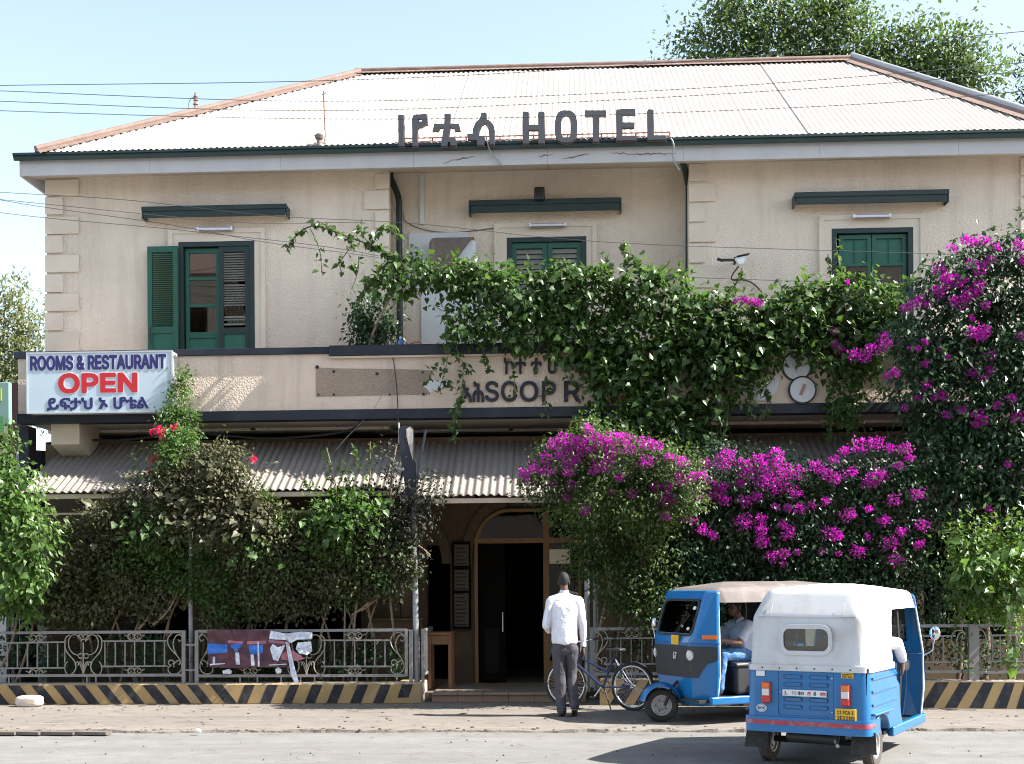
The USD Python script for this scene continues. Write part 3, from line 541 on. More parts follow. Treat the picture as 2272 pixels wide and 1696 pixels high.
# ------------------------------------------------------------------ canopies of the porch
CT, CB = ZV(985, 18.95, 500), ZV(1088, 17.45, 500)
def canopy(name, label, X0, X1, yt, zt_, yb, zb_, seed, pw=.93, extra=0):
    t = thing(name, label, 'canopy', group=None)
    n = max(1, round((X1 - X0) / pw)); xq = np.linspace(X0, X1, n + 1); nr = np.array([0, -(zt_ - zb_), yt - yb]); nr /= np.linalg.norm(nr); r = np.random.default_rng(seed)
    for i in range(n):
        x0, x1 = xq[i] - (.04 if i else 0), xq[i + 1] + (.04 if i < n - 1 else 0)
        k = int((x1 - x0) / .11 * 7); xs = np.linspace(x0, x1, k + 1); lift = .012 * (i % 2); ov = r.uniform(-.02, .03); v = []
        for x in xs:
            o = nr * (.016 * math.cos(2 * math.pi * x / .11) + lift)
            for q in (0, .5, 1):
                yy, z = yt + (yb - ov - yt) * q, zt_ + (zb_ - ov * .5 - zt_) * q; v.append(np.array([x, yy, z]) + o)
        v = np.array(v); m = len(v); v = np.vstack([v, v - nr * .007])
        f = [[j * 3 + a, j * 3 + a + 1, (j + 1) * 3 + a + 1, (j + 1) * 3 + a] for j in range(k) for a in range(2)]
        f += [[q + m for q in reversed(w_)] for w_ in f] + [[j * 3 + 2, j * 3 + 2 + m, (j + 1) * 3 + 2 + m, (j + 1) * 3 + 2] for j in range(k)]
        MB().add(v, f).build('corrugated_sheet', M['asbestos'], t, smooth=40)
    mb = MB().box(X0 + .05, X1 - .05, yb + .03, yb + .09, zb_ - .10, zb_ - .03, .006); mb.build('edge_beam', M['beam'], t)
    x = X0 + .2
    while x < X1:
        MB().obox((x, yb + .1, zb_ - .045), (x, yt, zt_ - .06), .05, .07).build('rafter', M['dark_wood'], t); x += .95
    return t
Xl0, Xp0, Xp1, Xr1 = XU(139, 18.95, 985), XU(880, 17.4, 1090), XU(1250, 17.3, 1095), XU(2240, 17.4, 1090)
cl = canopy('porch_canopy', 'grey corrugated canopy over the hedge left of the entrance', Xl0, Xp0, 18.95, CT, 17.45, CB, 1)
MB().box(Xl0 + .05, Xp0, 17.55, 17.59, CB - .33, CB - .30).build('rail', M['beam'], cl)
canopy('porch_canopy', 'grey corrugated canopy with pale beam directly above the entrance', Xp0 + .01, Xp1, 18.95, CT - .02, 17.3, ZV(1101, 17.3, 1000), 2)
cr = canopy('porch_canopy', 'shaded corrugated canopy half hidden behind the right bougainvillea', Xp1 + .01, Xr1, 18.95, CT, 17.55, CB + .05, 3)
for u, zz_ in ((424, CB - .1),):
    x = XU(u, 17.5, 1450); MB().tube([(x, 17.5, .12), (x, 17.5, zz_)], .034, 10).build('post', M['steel'], cl, smooth=50)
for u, y in ((1303, 17.7), (1322, 17.85)):
    x = XU(u, y, 1400); MB().tube([(x, y, .12), (x, y, CB - .05)], .04, 10).build('post', M['steel'], cr, smooth=50)
# cables sagging under the balcony
def cable(pts, r=.012, label=None, cat='cable', name='cable', group=None, n=10, m=None):
    return MB().tube(spline(pts, n), r, 6).build(name, m or M['wire'], None, smooth=60, label=label, cat=cat, group=group)
cable([P(105, 985, 18.6), P(170, 977, 18.7), P(260, 977, 18.75), P(430, 962, 18.8), P(560, 972, 18.8), P(690, 968, 18.75), P(775, 955, 18.6), P(800, 935, 18.2)], .02, 'thick black cable sagging under the balcony left of the pole')
cable([P(871, 790, 18.06), P(880, 860, 18.06), P(884, 940, 18.05), P(886, 990, 17.9)], .008, 'thin dark cable hanging straight down the balcony front to the pole')
cable([P(858, 855, 18.07), P(830, 905, 18.06), P(790, 950, 18.3), P(745, 1000, 18.5)], .006, 'pale thin cord slanting across the navy balcony band', m=M['cap_grey'])

# ------------------------------------------------------------------ signboard
YS = 17.83
sb = thing('signboard', 'pale blue lightbox sign reading ROOMS & RESTAURANT OPEN on the balcony corner', 'sign')
a = zone(58.6, 780, 383.7, 917, YS)
MB().box(a[0] + .012, a[2] - .012, YS + .012, YB - .05, a[1] + .012, a[3] - .012).build('casing', M['white'], sb)
MB().box(a[0], a[2], YS - .008, YS + .011, a[3] - .022, a[3]).box(a[0], a[2], YS - .008, YS + .011, a[1], a[1] + .022).box(a[0], a[0] + .022, YS - .008, YS + .011, a[1] + .022, a[3] - .022).box(a[2] - .022, a[2], YS - .008, YB - .06, a[1] + .022, a[3] - .022).build('frame', M['alu'], sb)
MB().box(a[0] + .023, a[2] - .023, YS, YS + .010, a[1] + .023, a[3] - .023).build('face', M['sign_face'], sb)
def letters(g, m, halo=None, Y=YS, par=sb, name='lettering'):
    if halo: xz(g.buffer(halo).simplify(.001), Y - .0005, .0025).build('letter_outline', M['white'], par)
    xz(g, Y - .001, .006).build(name, m, par)
letters(fit(text_shape('ROOMS & RESTAURANT'), 68, 789, 368, 820, YS).buffer(.007, join_style=2), M['ink_navy'], .008)
letters(fit(text_shape('OPEN'), 131, 829, 304, 871, YS).buffer(.010, join_style=2), M['ink_red'], .012)
letters(fit(glyph('sign'), 104, 882, 330, 911, YS), M['ink_navy'])

# ------------------------------------------------------------------ rooftop letters
YL = YF - .16
rl_ = thing('rooftop_lettering', 'dark grey freestanding letters spelling hotel in Amharic and HOTEL along the gutter', 'lettering')
C2 = lambda pts: [(XU(600 + x / 3.67, YL, 260), ZV(200 + y / 3.67, YL, 600 + x / 3.67)) for x, y in pts]
C3 = lambda pts: [(XU(1100 + x / 3.67, YL, 260), ZV(200 + y / 3.67, YL, 1100 + x / 3.67)) for x, y in pts]
rc = lambda x0, y0, x1, y1: [(x0, y0), (x1, y0), (x1, y1), (x0, y1)]
def sup(cx, cy, a_, b_, n=40, e=.72): return [(cx + a_ * np.sign(math.cos(t)) * abs(math.cos(t)) ** e, cy + b_ * np.sign(math.sin(t)) * abs(math.sin(t)) ** e) for t in np.linspace(0, 2 * math.pi, n, endpoint=False)]
LS = [Polygon(C2(rc(1042, 210, 1088, 462))),
      Polygon(C2([(1155, 462), (1155, 240), (1162, 215), (1185, 206), (1275, 202), (1280, 285), (1255, 290), (1235, 303), (1210, 307), (1200, 322), (1197, 462)]), [C2(rc(1204, 234, 1233, 263))]),
      Polygon(C2([(1420, 203), (1470, 203), (1462, 280), (1535, 282), (1547, 335), (1505, 335), (1495, 310), (1462, 305), (1450, 395), (1508, 398), (1512, 457), (1465, 457), (1462, 430), (1445, 430), (1440, 462), (1388, 462), (1412, 310), (1385, 308), (1365, 335), (1322, 337), (1335, 283), (1415, 282)])),
      Polygon(C2([(1718, 193), (1762, 193), (1758, 245), (1790, 258), (1815, 290), (1827, 340), (1822, 450), (1785, 450), (1780, 330), (1765, 290), (1745, 275), (1720, 290), (1700, 330), (1690, 378), (1735, 385), (1748, 400), (1738, 453), (1685, 453), (1680, 415), (1610, 410), (1603, 365), (1645, 365), (1650, 320), (1670, 275), (1705, 240)])),
      unary_union([Polygon(C3(rc(220, 185, 268, 442))), Polygon(C3(rc(347, 183, 396, 440))), Polygon(C3(rc(260, 290, 355, 330)))]),
      Polygon(C3(sup(572, 303, 90, 131))).difference(Polygon(C3(sup(572, 303, 42, 95)))),
      unary_union([Polygon(C3(rc(727, 172, 898, 215))), Polygon(C3(rc(792, 200, 838, 428)))]),
      unary_union([Polygon(C3(rc(983, 164, 1030, 418))), Polygon(C3(rc(1020, 162, 1137, 205))), Polygon(C3(rc(1020, 270, 1127, 312))), Polygon(C3(rc(1020, 380, 1142, 415)))]),
      unary_union([Polygon(C3(rc(1236, 165, 1285, 412))), Polygon(C3(rc(1270, 375, 1387, 410)))])]
for q in LS:
    l_ = xz(q, YL, .035, back=.03).build('letter', M['letter'], rl_)
    xz(q.buffer(.006), YL + .032, 0, back=.006).build('back_plate', M['letter_edge'], l_)
x0, x1 = XU(885, YL + .1, 315), XU(1487, YL + .1, 315); zz0 = ZV(318, YL + .1, 885)
mb = MB().box(x0, x1, YL + .085, YL + .105, zz0, zz0 + .018).box(x0, x1, YL + .085, YL + .105, zz0 + .06, zz0 + .075)
mb.build('support_rail', M['letter_edge'], rl_)
for k in range(9): MB().box(x0 + (x1 - x0) * k / 8 - .01, x0 + (x1 - x0) * k / 8 + .01, YL + .106, YL + .16, zz0 - .06, zz0 + .08).build('bracket', M['letter_edge'], rl_)
for pts, nm in (([P(1079, 306, YL), P(1083, 322, YF - .16), P(1090, 340, YF - .05), P(1104, 356, YF - .04), P(1112, 366, YF - .02)], 'loose bent strip and wire dangling from the letters over the fascia'),
                ([P(1488, 307, YL), P(1494, 330, YF - .16), P(1492, 345, YF - .06), P(1500, 365, YF - .05), P(1507, 378, YF - .05)], 'pale loose wire dangling over the fascia at the end of the lettering')):
    cable(pts, .012, nm, 'wire', 'loose_wire', m=M['cap_grey'])

# ------------------------------------------------------------------ letters and emblem on the balcony front
bl = thing('balcony_lettering', 'navy raised letters on the balcony front partly covered by the creeper', 'lettering')
c8 = lambda x, y: (900 + x / 3.67, 700 + y / 3.67)
def put8(g, x0, y0, x1, y1, name='letter'):
    u0, v0 = c8(x0, y0); u1, v1 = c8(x1, y1); xz(fit(g, u0, v0, u1, v1, YB), YB - .002, .03).build(name, M['navy'], bl)
put8(glyph('bot'), 465, 540, 640, 708)
for ch, x0, x1 in (('S', 648, 760), ('C', 778, 910), ('O', 930, 1082), ('P', 1110, 1225), ('R', 1290, 1420)): put8(text_shape(ch), x0, 537, x1, 705)
put8(glyph('top'), 800, 345, 1230, 480)
em = thing('round_emblem', 'two pale grey overlapping discs with dark rims on the balcony front', 'emblem')
def disc(u, v, r, lay, name='disc'):
    c = P(u, v, YB); R_ = r * 18.1 / FPX
    xz(Point(c[0], c[2]).buffer(R_ + .025, 24), YB - .002 - lay * .03, .022).build('rim', M['dkgreen'], em)
    xz(Point(c[0], c[2]).buffer(R_, 24), YB - .02 - lay * .03, .018).build(name, M['white'], em)
disc(1767, 814, 29, 0); disc(1779, 867, 27, 1)
c = P(1779, 867, YB); MB().obox((c[0] - .03, YB - .07, c[2] - .07), (c[0] + .03, YB - .08, c[2] + .08), .03, .04).build('peg', M['letter_edge'], em)
c = P(1683, 845, YB); q = Point(c[0], c[2]).buffer(.3, 20).difference(Point(c[0] - .03, c[2] + .14).buffer(.27, 20))
xz(q, YB - .002, .03).build('crescent', M['white'], em)

# ------------------------------------------------------------------ fixtures on the upper facade
pp = [P(868, 378, 19.45), P(868, 398, 19.45), P(874, 412, 19.45), P(883, 435, 19.45), P(885.5, 450, 19.45), P(886, 560, 19.45)]
pp = np.vstack([spline(pp[:5], 5), [P(886, 560, 19.45)], [[P(886, 560, 19.45)[0], 19.45, 4.16]]])
dp = MB().tube(pp, .05, 12).build('downpipe', M['dkgreen'], None, smooth=50, label='dark green downpipe bending into the recess beside the left wing', cat='downpipe')
MB().tube([P(1512, 352, 18.95), P(1519, 372, 19.15), P(1528, 415, 19.5), (XU(1526, 19.5), 19.5, 4.16)], .05, 12).build('downpipe', M['dkgreen'], None, smooth=50, label='dark green downpipe slanting behind the corner of the right wing', cat='downpipe')
a = zone(932, 389, 941, 500, YR); MB().box(a[0], a[2], YR - .04, YR - .002, a[1], a[3]).build('conduit', M['white'], None, label='white vertical conduit strip under the eaves of the recess', cat='conduit')
def tube_lamp(u0, u1, v0, v1, Y, label):
    a, b = P(u0, v0, Y), P(u1, v1, Y); z = (a[2] + b[2]) / 2
    t = thing('tube_lamp', label, 'lamp', group='tube lamps over the upper windows')
    MB().box(a[0], b[0], Y - .05, Y, z - .035, z + .035, .008).build('housing', M['cap_grey'], t)
    MB().tube([(a[0] + .03, Y - .075, z - .002), (b[0] - .03, Y - .075, z - .002)], .022, 10).build('tube', M['tube_glass'], t, smooth=50)
    for x in (a[0] + .015, b[0] - .015): MB().box(x - .018, x + .018, Y - .1, Y - .045, z - .03, z + .03, .005).build('end_cap', M['alu'], t)
tube_lamp(440, 518, 506, 516, YW - .05, 'grey fluorescent tube lamp above the left open-shuttered window')
tube_lamp(1174, 1256, 497, 507, YR - .05, 'grey fluorescent tube lamp above the closed middle window')
tube_lamp(1890, 1974, 477, 488, YW - .05, 'grey fluorescent tube lamp above the right vine-edged window')
cable([P(895, 470, YR - .02), P(899, 490, YR - .02), P(918, 502, YR - .02), P(1100, 506, YR - .02), P(1172, 502, YR - .02)], .006, 'thin dark cable running along the recess wall to the middle lamp')
c = P(1197, 432, 19.35); sp = thing('speaker', 'dark rounded loudspeaker standing on the middle window hood', 'speaker', c)
bx = Manifold.batch_hull([Manifold.sphere(.03, 16).translate((x, y, z)) for x in (-.055, .055) for y in (-.06, .06) for z in (-.07, .07)])
MB().man(bx.scale((1, 1, 1))).build('cabinet', M['plastic_dark'], sp, smooth=40)
MB().box(-.06, .06, -.098, -.088, -.07, .075, .004).build('grille', M['black'], sp)
MB().obox((0, .05, 0), (0, .24, 0), .03, .03).build('bracket', M['black'], sp)
# white board and air conditioner under a cloth in the recess
ac = thing('air_conditioner', 'white air conditioner half wrapped in a brown cloth on the recess wall', 'air conditioner')
a = zone(907, 517, 1039, 640, YR)
MB().box(a[0], a[2], YR - .03, YR - .002, a[1], a[3], .006).build('back_board', M['white'], ac)
a = zone(960, 530, 1056, 590, YR - .3); 
def rbox(x0, x1, y0, y1, z0, z1, r, n=16): return Manifold.batch_hull([Manifold.sphere(r, n).translate((x, y, z)) for x in (x0 + r, x1 - r) for y in (y0 + r, y1 - r) for z in (z0 + r, z1 - r)])
MB().man(rbox(a[0], a[2], YR - .3, YR - .04, a[1], a[3], .07)).build('cabinet', M['white'], ac, smooth=40)
cover = rbox(a[0] - .06, a[2] + .035, YR - .345, YR - .03, a[1] - .12, a[3] + .03, .09).refine_to_length(.05)
cut = Manifold.cube((2, 2, 1.2)).rotate((0, 38, 0)).translate((a[0] + .36, YR - 1.0, a[1] + .08))
M['cloth_brown'] = mat('cloth_brown', (.15, .115, .10), .9, .2, 9, .4, 40)
cv = (cover - cut); MB().man(cv).build('cloth_cover', M['cloth_brown'], ac, smooth=35)
a = zone(935, 640, 1128, 860, YR); MB().box(a[0], a[2], YR - .035, YR - .002, 4.16, a[3], .006).build('white_panel', M['white'], None, label='tall white panel leaning against the recess wall behind the creeper', cat='panel')
# flood lamp
fl_ = thing('flood_lamp', 'small white flood lamp with black bracket on the right wing wall', 'lamp')
c = P(1643, 579, YW - .22)
MB().man(rbox(-.075, .075, -.05, .05, -.06, .06, .03).warp(lambda p: (p[0] * (1 + .35 * p[2] / .06), p[1], p[2])).rotate((15, -12, 0)).translate(tuple(c))).build('housing', M['white'], fl_, smooth=40)
MB().obox(c + (-.06, -.01, .06), c + (.13, .0, .10), .1, .012).build('visor', M['black'], fl_)
MB().obox(c + (-.09, .02, -.05), c + (-.08, .02, .06), .05, .03).obox(c + (-.085, .02, 0), (c[0] - .06, YW, c[2] + .02), .03, .03).build('bracket', M['black'], fl_)
MB().obox(c + (-.36, -.02, .03), c + (-.27, -.02, .0), .03, .04).obox(c + (-.27, -.02, .01), c + (-.1, -.01, 0.01), .035, .035).build('sensor_arm', M['black'], fl_)
cable([c + (-.02, .05, -.07), P(1628, 622, YW - .05), P(1650, 622, YW - .05), P(1690, 650, YW - .05), P(1705, 680, YW - .1)], .012, 'black cable looping down the wall from the flood lamp')
# roof fittings
def rp(u, v):                                     # on the front roof slope
    lo, hi = RY0, 23.1
    for _ in range(40):
        m_ = (lo + hi) / 2; p = P(u, v, m_); zr = RZ0 + (RZ - RZ0) * (m_ - RY0) / (23.1 - RY0)
        if p[2] < zr: hi = m_
        else: lo = m_
    return P(u, v, lo)
b = rp(708, 322); v_ = thing('roof_vent', 'short brown cowled vent stub just above the gutter', 'vent', b)
MB().tube([(0, 0, -.05), (0, 0, .1)], .035, 10).build('pipe', M['cloth_brown'], v_, smooth=50)
MB().man(Manifold.cylinder(.05, .055, .075, 12).translate((0, 0, .09))).man(Manifold.cylinder(.04, .07, .03, 12).translate((0, 0, .14))).build('cowl', M['cloth_brown'], v_, smooth=40)
b = rp(723, 318); r_ = thing('roof_pole', 'thin rusty aerial pole standing on the roof near the gutter', 'pole', b)
MB().tube([(.0, 0, -.03), (-.03, 0, .80)], .014, 8).build('mast', M['letter_edge'], r_, smooth=50)
MB().man(Manifold.cylinder(.09, .04, .03, 10).translate((0, 0, -.02))).build('foot', M['beam'], r_)
MB().obox((-.06, 0, .74), (.02, 0, .78), .012, .012).build('clamp', M['letter_edge'], r_)
t_ = .44; b = np.array([EXL + (RXL - EXL) * t_, RY0 + (23.1 - RY0) * t_, RZ0 + (RZ - RZ0) * t_ + .05])
ip = thing('insulator_post', 'dark electrical insulator post standing on the left roof hip', 'post', b)
MB().tube([(0, 0, 0), (0, 0, .3)], [.028, .022], 8).build('stem', M['letter_edge'], ip, smooth=50)
for z_, r0 in ((.1, .045), (.17, .042), (.23, .04)): MB().man(Manifold.cylinder(.03, r0, r0 * .7, 10).translate((0, 0, z_))).build('insulator', M['cloth_brown'], ip, smooth=40)
MB().tube(spline([(0, 0, .22), (-.09, -.02, .18), (-.11, -.03, .05), (-.13, -.04, -.1)], 6), .006, 5).build('lead', M['wire'], ip)
# overhead wires
WG = None
for pts, Yw, lb in (([(-60, 191), (0, 190), (700, 180), (1136, 162), (1600, 130), (2272, 70), (2340, 64)], 14.0, 'topmost overhead wire crossing sky, roof ridge and green tree'),
                    ([(-60, 200), (0, 202), (700, 225), (1100, 217), (1600, 193), (2272, 139), (2340, 133)], 14.3, 'second overhead wire from the top crossing the white roof'),
                    ([(-60, 223), (0, 225), (700, 246), (1100, 235), (1600, 209), (2272, 159), (2340, 152)], 14.5, 'third overhead wire from the top crossing the white roof'),
                    ([(-60, 244), (0, 246), (700, 264), (1100, 262), (1600, 246), (2272, 202), (2340, 194)], 14.7, 'lowest wire of the four crossing behind the HOTEL letters in the picture'),
                    ([(-60, 423), (0, 427), (300, 446), (600, 479), (900, 495), (1200, 526), (1700, 552), (2272, 570), (2340, 572)], 16.9, 'wire sagging across the whole facade from upper left to the bougainvillea')):
    if 'behind' in lb: lb = 'lowest of the four roof-level wires, level with the HOTEL letters'
    cable([P(u, v, Yw) for u, v in pts], .004, lb, 'wire', 'overhead_wire', n=12)
cable([P(-60, 437, 17.0), P(0, 443, 17.0), P(318, 475, 17.6), P(600, 496, 18.4), P(700, 495, 18.7), P(872, 501, 19.40)], .004, 'wire running from the left edge to the green downpipe', 'wire', 'overhead_wire')
cable([P(-60, 432, 16.8), P(0, 444, 16.8), P(440, 510, 16.9), P(560, 533, 17), P(700, 553, 17.1), P(845, 573, 17.3)], .004, 'steep wire from the left edge ending in the creeper branch', 'wire', 'overhead_wire')
cable([P(-60, 463, 16.9), P(0, 472, 16.9), P(318, 503, 17.0), P(565, 529, 17.05), P(710, 546, 17.1), P(840, 568, 17.3)], .004, 'lowest wire at left, meeting the steep wire before the creeper branch', 'wire', 'overhead_wire')
cable([P(1390, 611, 18.2), P(1560, 617, 18.3), P(1700, 622, 18.3), P(1860, 626, 18.4)], .004, 'short wire low on the right wing wall above the creeper', 'wire', 'overhead_wire')
# ------------------------------------------------------------------ striped kerb walls
YK = 17.2
KH = ZV(1518, YK, 500)
kxL, kxR = XU(-90, YK, 1535), XU(934, YK, 1540)
kw = thing('kerb_wall', 'low kerb wall with yellow and black slanting stripes left of the entrance step', 'wall')
MB().box(kxL, kxR, YK, YK + .36, 0.0, KH, .012).box(kxR - .36, kxR, YK + .36, 18.9, 0, KH - .003).build('wall', M['yellow_paint'], kw)
MB().box(kxR + .001, kxR + .006, YK + .02, 18.9, .0, KH - .01).box(kxL, kxR - .01, YK + .02, YK + .34, KH + .001, KH + .006).build('bare_top', M['concrete'], kw)
s1 = [(-280, -205), (-120, -40), (50, 130), (210, 282), (355, 430), (495, 570), (650, 717), (805, 870), (957, 1040), (1105, 1182), (1257, 1327), (1410, 1492)]
S = [(x0 / 3.026, x1 / 3.026, 33) for x0, x1 in s1] + [(400 + x0 / 3.688, 400 + x1 / 3.688, 17) for x0, x1 in ()] + \
    [(400 + x0 / 3.688, 400 + x1 / 3.688, -17) for x0, x1 in ((530, 610), (715, 800), (900, 975), (1080, 1165), (1260, 1345), (1450, 1540), (1640, 1725), (1815, 1905))]
for u0, u1, sft in S:
    xs = [XU(u0, YK, 1520), XU(u1, YK, 1520), XU(u1 + sft, YK, 1555), XU(u0 + sft, YK, 1555)]
    zb = .09 if u0 > 880 else .012
    g = Polygon([(xs[0], KH - .012), (xs[1], KH - .012), (xs[1] + (xs[2] - xs[1]) * (1 if zb < .05 else .6), zb), (xs[0] + (xs[3] - xs[0]) * (1 if zb < .05 else .6), zb)])
    xz(g, YK - .0005, .003).build('stripe', M['black_paint'], kw)
A, B = G(1330, 1562), G(2420, 1578)
A[1] = 16.95; A[2] = 0; B[2] = 0; B[1] = 16.2
dR = (B - A); LR = np.linalg.norm(dR); dR /= LR; nR = np.array([dR[1], -dR[0], 0])
KR = .36
kr = thing('kerb_wall', 'low kerb wall with yellow and black slanting stripes behind the three-wheelers', 'wall')
MB().poly(sbox(0, 0, LR, KR), A, dR, (0, 0, 1), .0, back=.36).build('wall', M['yellow_paint'], kr)
MB().poly(sbox(0.01, .01, LR, .35), A + (0, 0, KR + .001) , dR, -nR, .005).build('bare_top', M['concrete'], kr)
def onR(u):                                        # distance along the right wall where pixel column u meets it
    lo, hi = -3., LR + 3
    for _ in range(40):
        m_ = (lo + hi) / 2; p = A + dR * m_ - (0, 0, EYE); uu = PU + FPX * (p @ RT) / (p @ FW)
        if uu < u: lo = m_
        else: hi = m_
    return lo
st = [(1900 + t0 / 4.172, 1900 + t1 / 4.172, 1900 + b0 / 4.172, 1900 + b1 / 4.172) for t0, t1, b0, b1 in ((735, 860, 590, 715), (960, 1070, 820, 930), (1180, 1275, 1045, 1170), (1380, 1470, 1270, 1390), (1560, 1650, 1480, 1570))]
st += [(2076 - 53 * k, 2106 - 53 * k, 2042 - 53 * k, 2072 - 53 * k) for k in range(1, 14)] + [(2320, 2345, 2295, 2320)]
for t0, t1, b0, b1 in st:
    if onR(b0) < 0.02: continue
    MB().poly(Polygon([(onR(t0), KR - .01), (onR(t1), KR - .01), (onR(b1), .01), (onR(b0), .01)]), A, dR, (0, 0, 1), .003, back=.001).build('stripe', M['black_paint'], kr)

# ------------------------------------------------------------------ wrought iron railings
SCR = dict(heart=[[(470, 785), (445, 800), (436, 840), (445, 890), (475, 930), (505, 970), (510, 1000), (490, 1040), (460, 1052), (440, 1030), (440, 985), (455, 962)],
                  [(545, 830), (530, 795), (500, 782), (470, 800), (460, 840), (475, 890), (520, 918)], [(560, 1050), (545, 1000), (520, 965), (505, 985)], [(560, 1050), (552, 990), (538, 965), (525, 990)]],
           side=[[(1225, 800), (1200, 770), (1150, 775), (1125, 820), (1140, 870), (1185, 920), (1215, 970), (1215, 1020), (1185, 1045), (1140, 1040), (1128, 1010), (1150, 990)],
                 [(1185, 915), (1165, 870), (1170, 810), (1200, 782), (1222, 800), (1212, 825), (1195, 815)], [(1150, 985), (1130, 975), (1140, 955), (1165, 960), (1160, 980)], [(1170, 1000), (1180, 965), (1205, 955), (1200, 985)]])
def railing(label, pl, bars, hearts, sides, circles, posts, rails, feet, group=None, r=.0085):
    """pl maps a pixel to the railing's plane."""
    t = thing('railing', label, 'railing', group=group)
    for (u0, v0, u1, v1, w) in rails: MB().obox(pl(u0, v0), pl(u1, v1), .03, w).build('rail', M['iron'], t)
    for (u, v0, v1) in bars: MB().obox(pl(u, v0), pl(u, v1), .016, .016, up=(0, 1, 0)).build('bar', M['iron'], t)
    for (u, v0, v1, w) in posts: MB().obox(pl(u, v0), pl(u, v1), w, w, up=(0, 1, 0)).build('post', M['iron'], t)
    for (u, v0, v1) in feet: MB().obox(pl(u, v0), pl(u, v1), .02, .02, up=(0, 1, 0)).build('foot', M['iron'], t)
    def sc(lines, fx, fy):
        for ln in lines:
            p = spline(ln, 5); MB().tube([pl(fx(x), fy(y)) for x, y in p], r, 5).build('scroll', M['scroll'], t, smooth=60)
    for (uc, k, vy) in hearts:
        for s in (1, -1): sc(SCR['heart'], lambda x: uc + s * (x - 560) / 3.026 * k, vy)
        for s in (-1, 1):
            for (dx, dy, rr_) in ((19, 925, 16), (17, 800, 19)):
                MB().tube([pl(uc + (s * dx + rr_ * math.cos(q)) / 3.026 * k, vy(dy + rr_ * math.sin(q))) for q in np.linspace(0, 2 * math.pi, 15)[:-1]], r, 5, closed=True).build('scroll', M['scroll'], t, smooth=60)
        MB().tube([pl(uc, vy(835)), pl(uc, vy(945)), pl(uc, vy(1050))], r, 5).build('scroll', M['scroll'], t)
    for (ue, s, k, vy) in sides: sc(SCR['side'], lambda x: ue + s * (x - 1225) / 3.026 * k, vy)
    for (uc, vc) in circles:
        for s in (-1, 1):
            q = np.linspace(0, 2 * math.pi, 15)[:-1]
            MB().tube([pl(uc + s * 7.6 + 7.3 * math.cos(a), vc + 7.3 * math.sin(a)) for a in q], r, 5, closed=True).build('scroll', M['scroll'], t, smooth=60)
            MB().tube([pl(uc + s * (7.6 + 3.5 * (1 - a / 9)) + 3.6 * math.cos(a * s), vc + 3.6 * math.sin(a)) for a in np.linspace(0, 5, 9)], r * .7, 4).build('scroll', M['scroll'], t)
            MB().tube([pl(uc + s * 15, vc), pl(uc + s * 19, vc - 2), pl(uc + s * 23, vc - 4)], r * .8, 4).build('scroll', M['scroll'], t)
    return t
pL = lambda u, v: P(u, v, 17.33)
f1 = lambda y: 1150 + y / 3.026
railing('grey wrought iron railing panel with heart scroll at far left on the striped wall', pL,
        [(x, 1426, 1480) for x in (16.5, 39, 61, 83, 106, 128, 144)] + [(x, 1424, 1480) for x in (233, 256, 277.6, 299, 321, 343, 365)] + [(-8, 1426, 1480), (-30, 1426, 1480), (-52, 1426, 1480)],
        [(185, 1.0, f1)], [(405, 1, 1.0, f1)], [(80, 1416), (80, 1493), (298, 1413), (298, 1489)],
        [(408, 1399, 1516, .05)], [(-80, 1405, 408, 1402, .04), (-80, 1500, 408, 1498, .04), (-80, 1428, 144, 1425, .022), (-80, 1484, 144, 1482, .022), (228, 1423, 370, 1422, .022), (224, 1479, 372, 1478, .022), (408, 1431, 437, 1431, .025), (408, 1487, 437, 1487, .025)], [(193, 1498, 1517), (213, 1498, 1517), (20, 1498, 1517)])
f2 = lambda y: 1399 + (y - 752) * .327
railing('grey wrought iron railing panel behind the torn maroon banner left of the pole', pL,
        [(400 + x / 3.688, 1421, 1478) for x in (1180, 1262, 1345, 1427, 1510, 1592, 1675)] + [(x, 1421, 1478) for x in (500, 523, 546, 570, 593)],
        [(680, 1.0, f2)], [(898, 1, .95, f2), (442, -1, .95, f2)], [(400 + 1430 / 3.688, 1411), (400 + 1430 / 3.688, 1489), (555, 1489), (540, 1411)],
        [(437, 1399, 1516, .05), (902, 1397, 1500, .045), (912, 1398, 1516, .05)], [(437, 1401, 902, 1398, .04), (437, 1500, 902, 1499, .04), (713, 1421, 866, 1421, .022), (713, 1479, 866, 1479, .022), (485, 1421, 650, 1421, .022), (485, 1479, 650, 1479, .022), (902, 1432, 912, 1432, .03)],
        [(400 + x / 3.688, 1499, 1517) for x in (490, 632, 826, 985, 1100, 1445)])
# short return panel beside the entrance
xr_ = XU(938, 17.35, 1450)
rt_ = thing('railing', 'short railing return running back from the pole beside the entrance', 'railing')
z0, z1 = KH + .01, ZV(1399, 17.35, 938)
MB().obox((xr_, 17.36, z1), (xr_ + .0, 18.5, z1), .03, .035).build('rail', M['iron'], rt_)
MB().obox((xr_, 17.36, z0 + .1), (xr_, 18.5, z0 + .1), .03, .035).build('rail', M['iron'], rt_)
for k in range(11): MB().obox((xr_, 17.38 + k * .11, z0 + .1), (xr_, 17.38 + k * .11, z1), .016, .016, up=(0, 1, 0)).build('bar', M['iron'], rt_)
for y in (17.36, 18.5): MB().obox((xr_, y, z0 - .01), (xr_, y, z1 + .02), .04, .04, up=(0, 1, 0)).build('post', M['iron'], rt_)
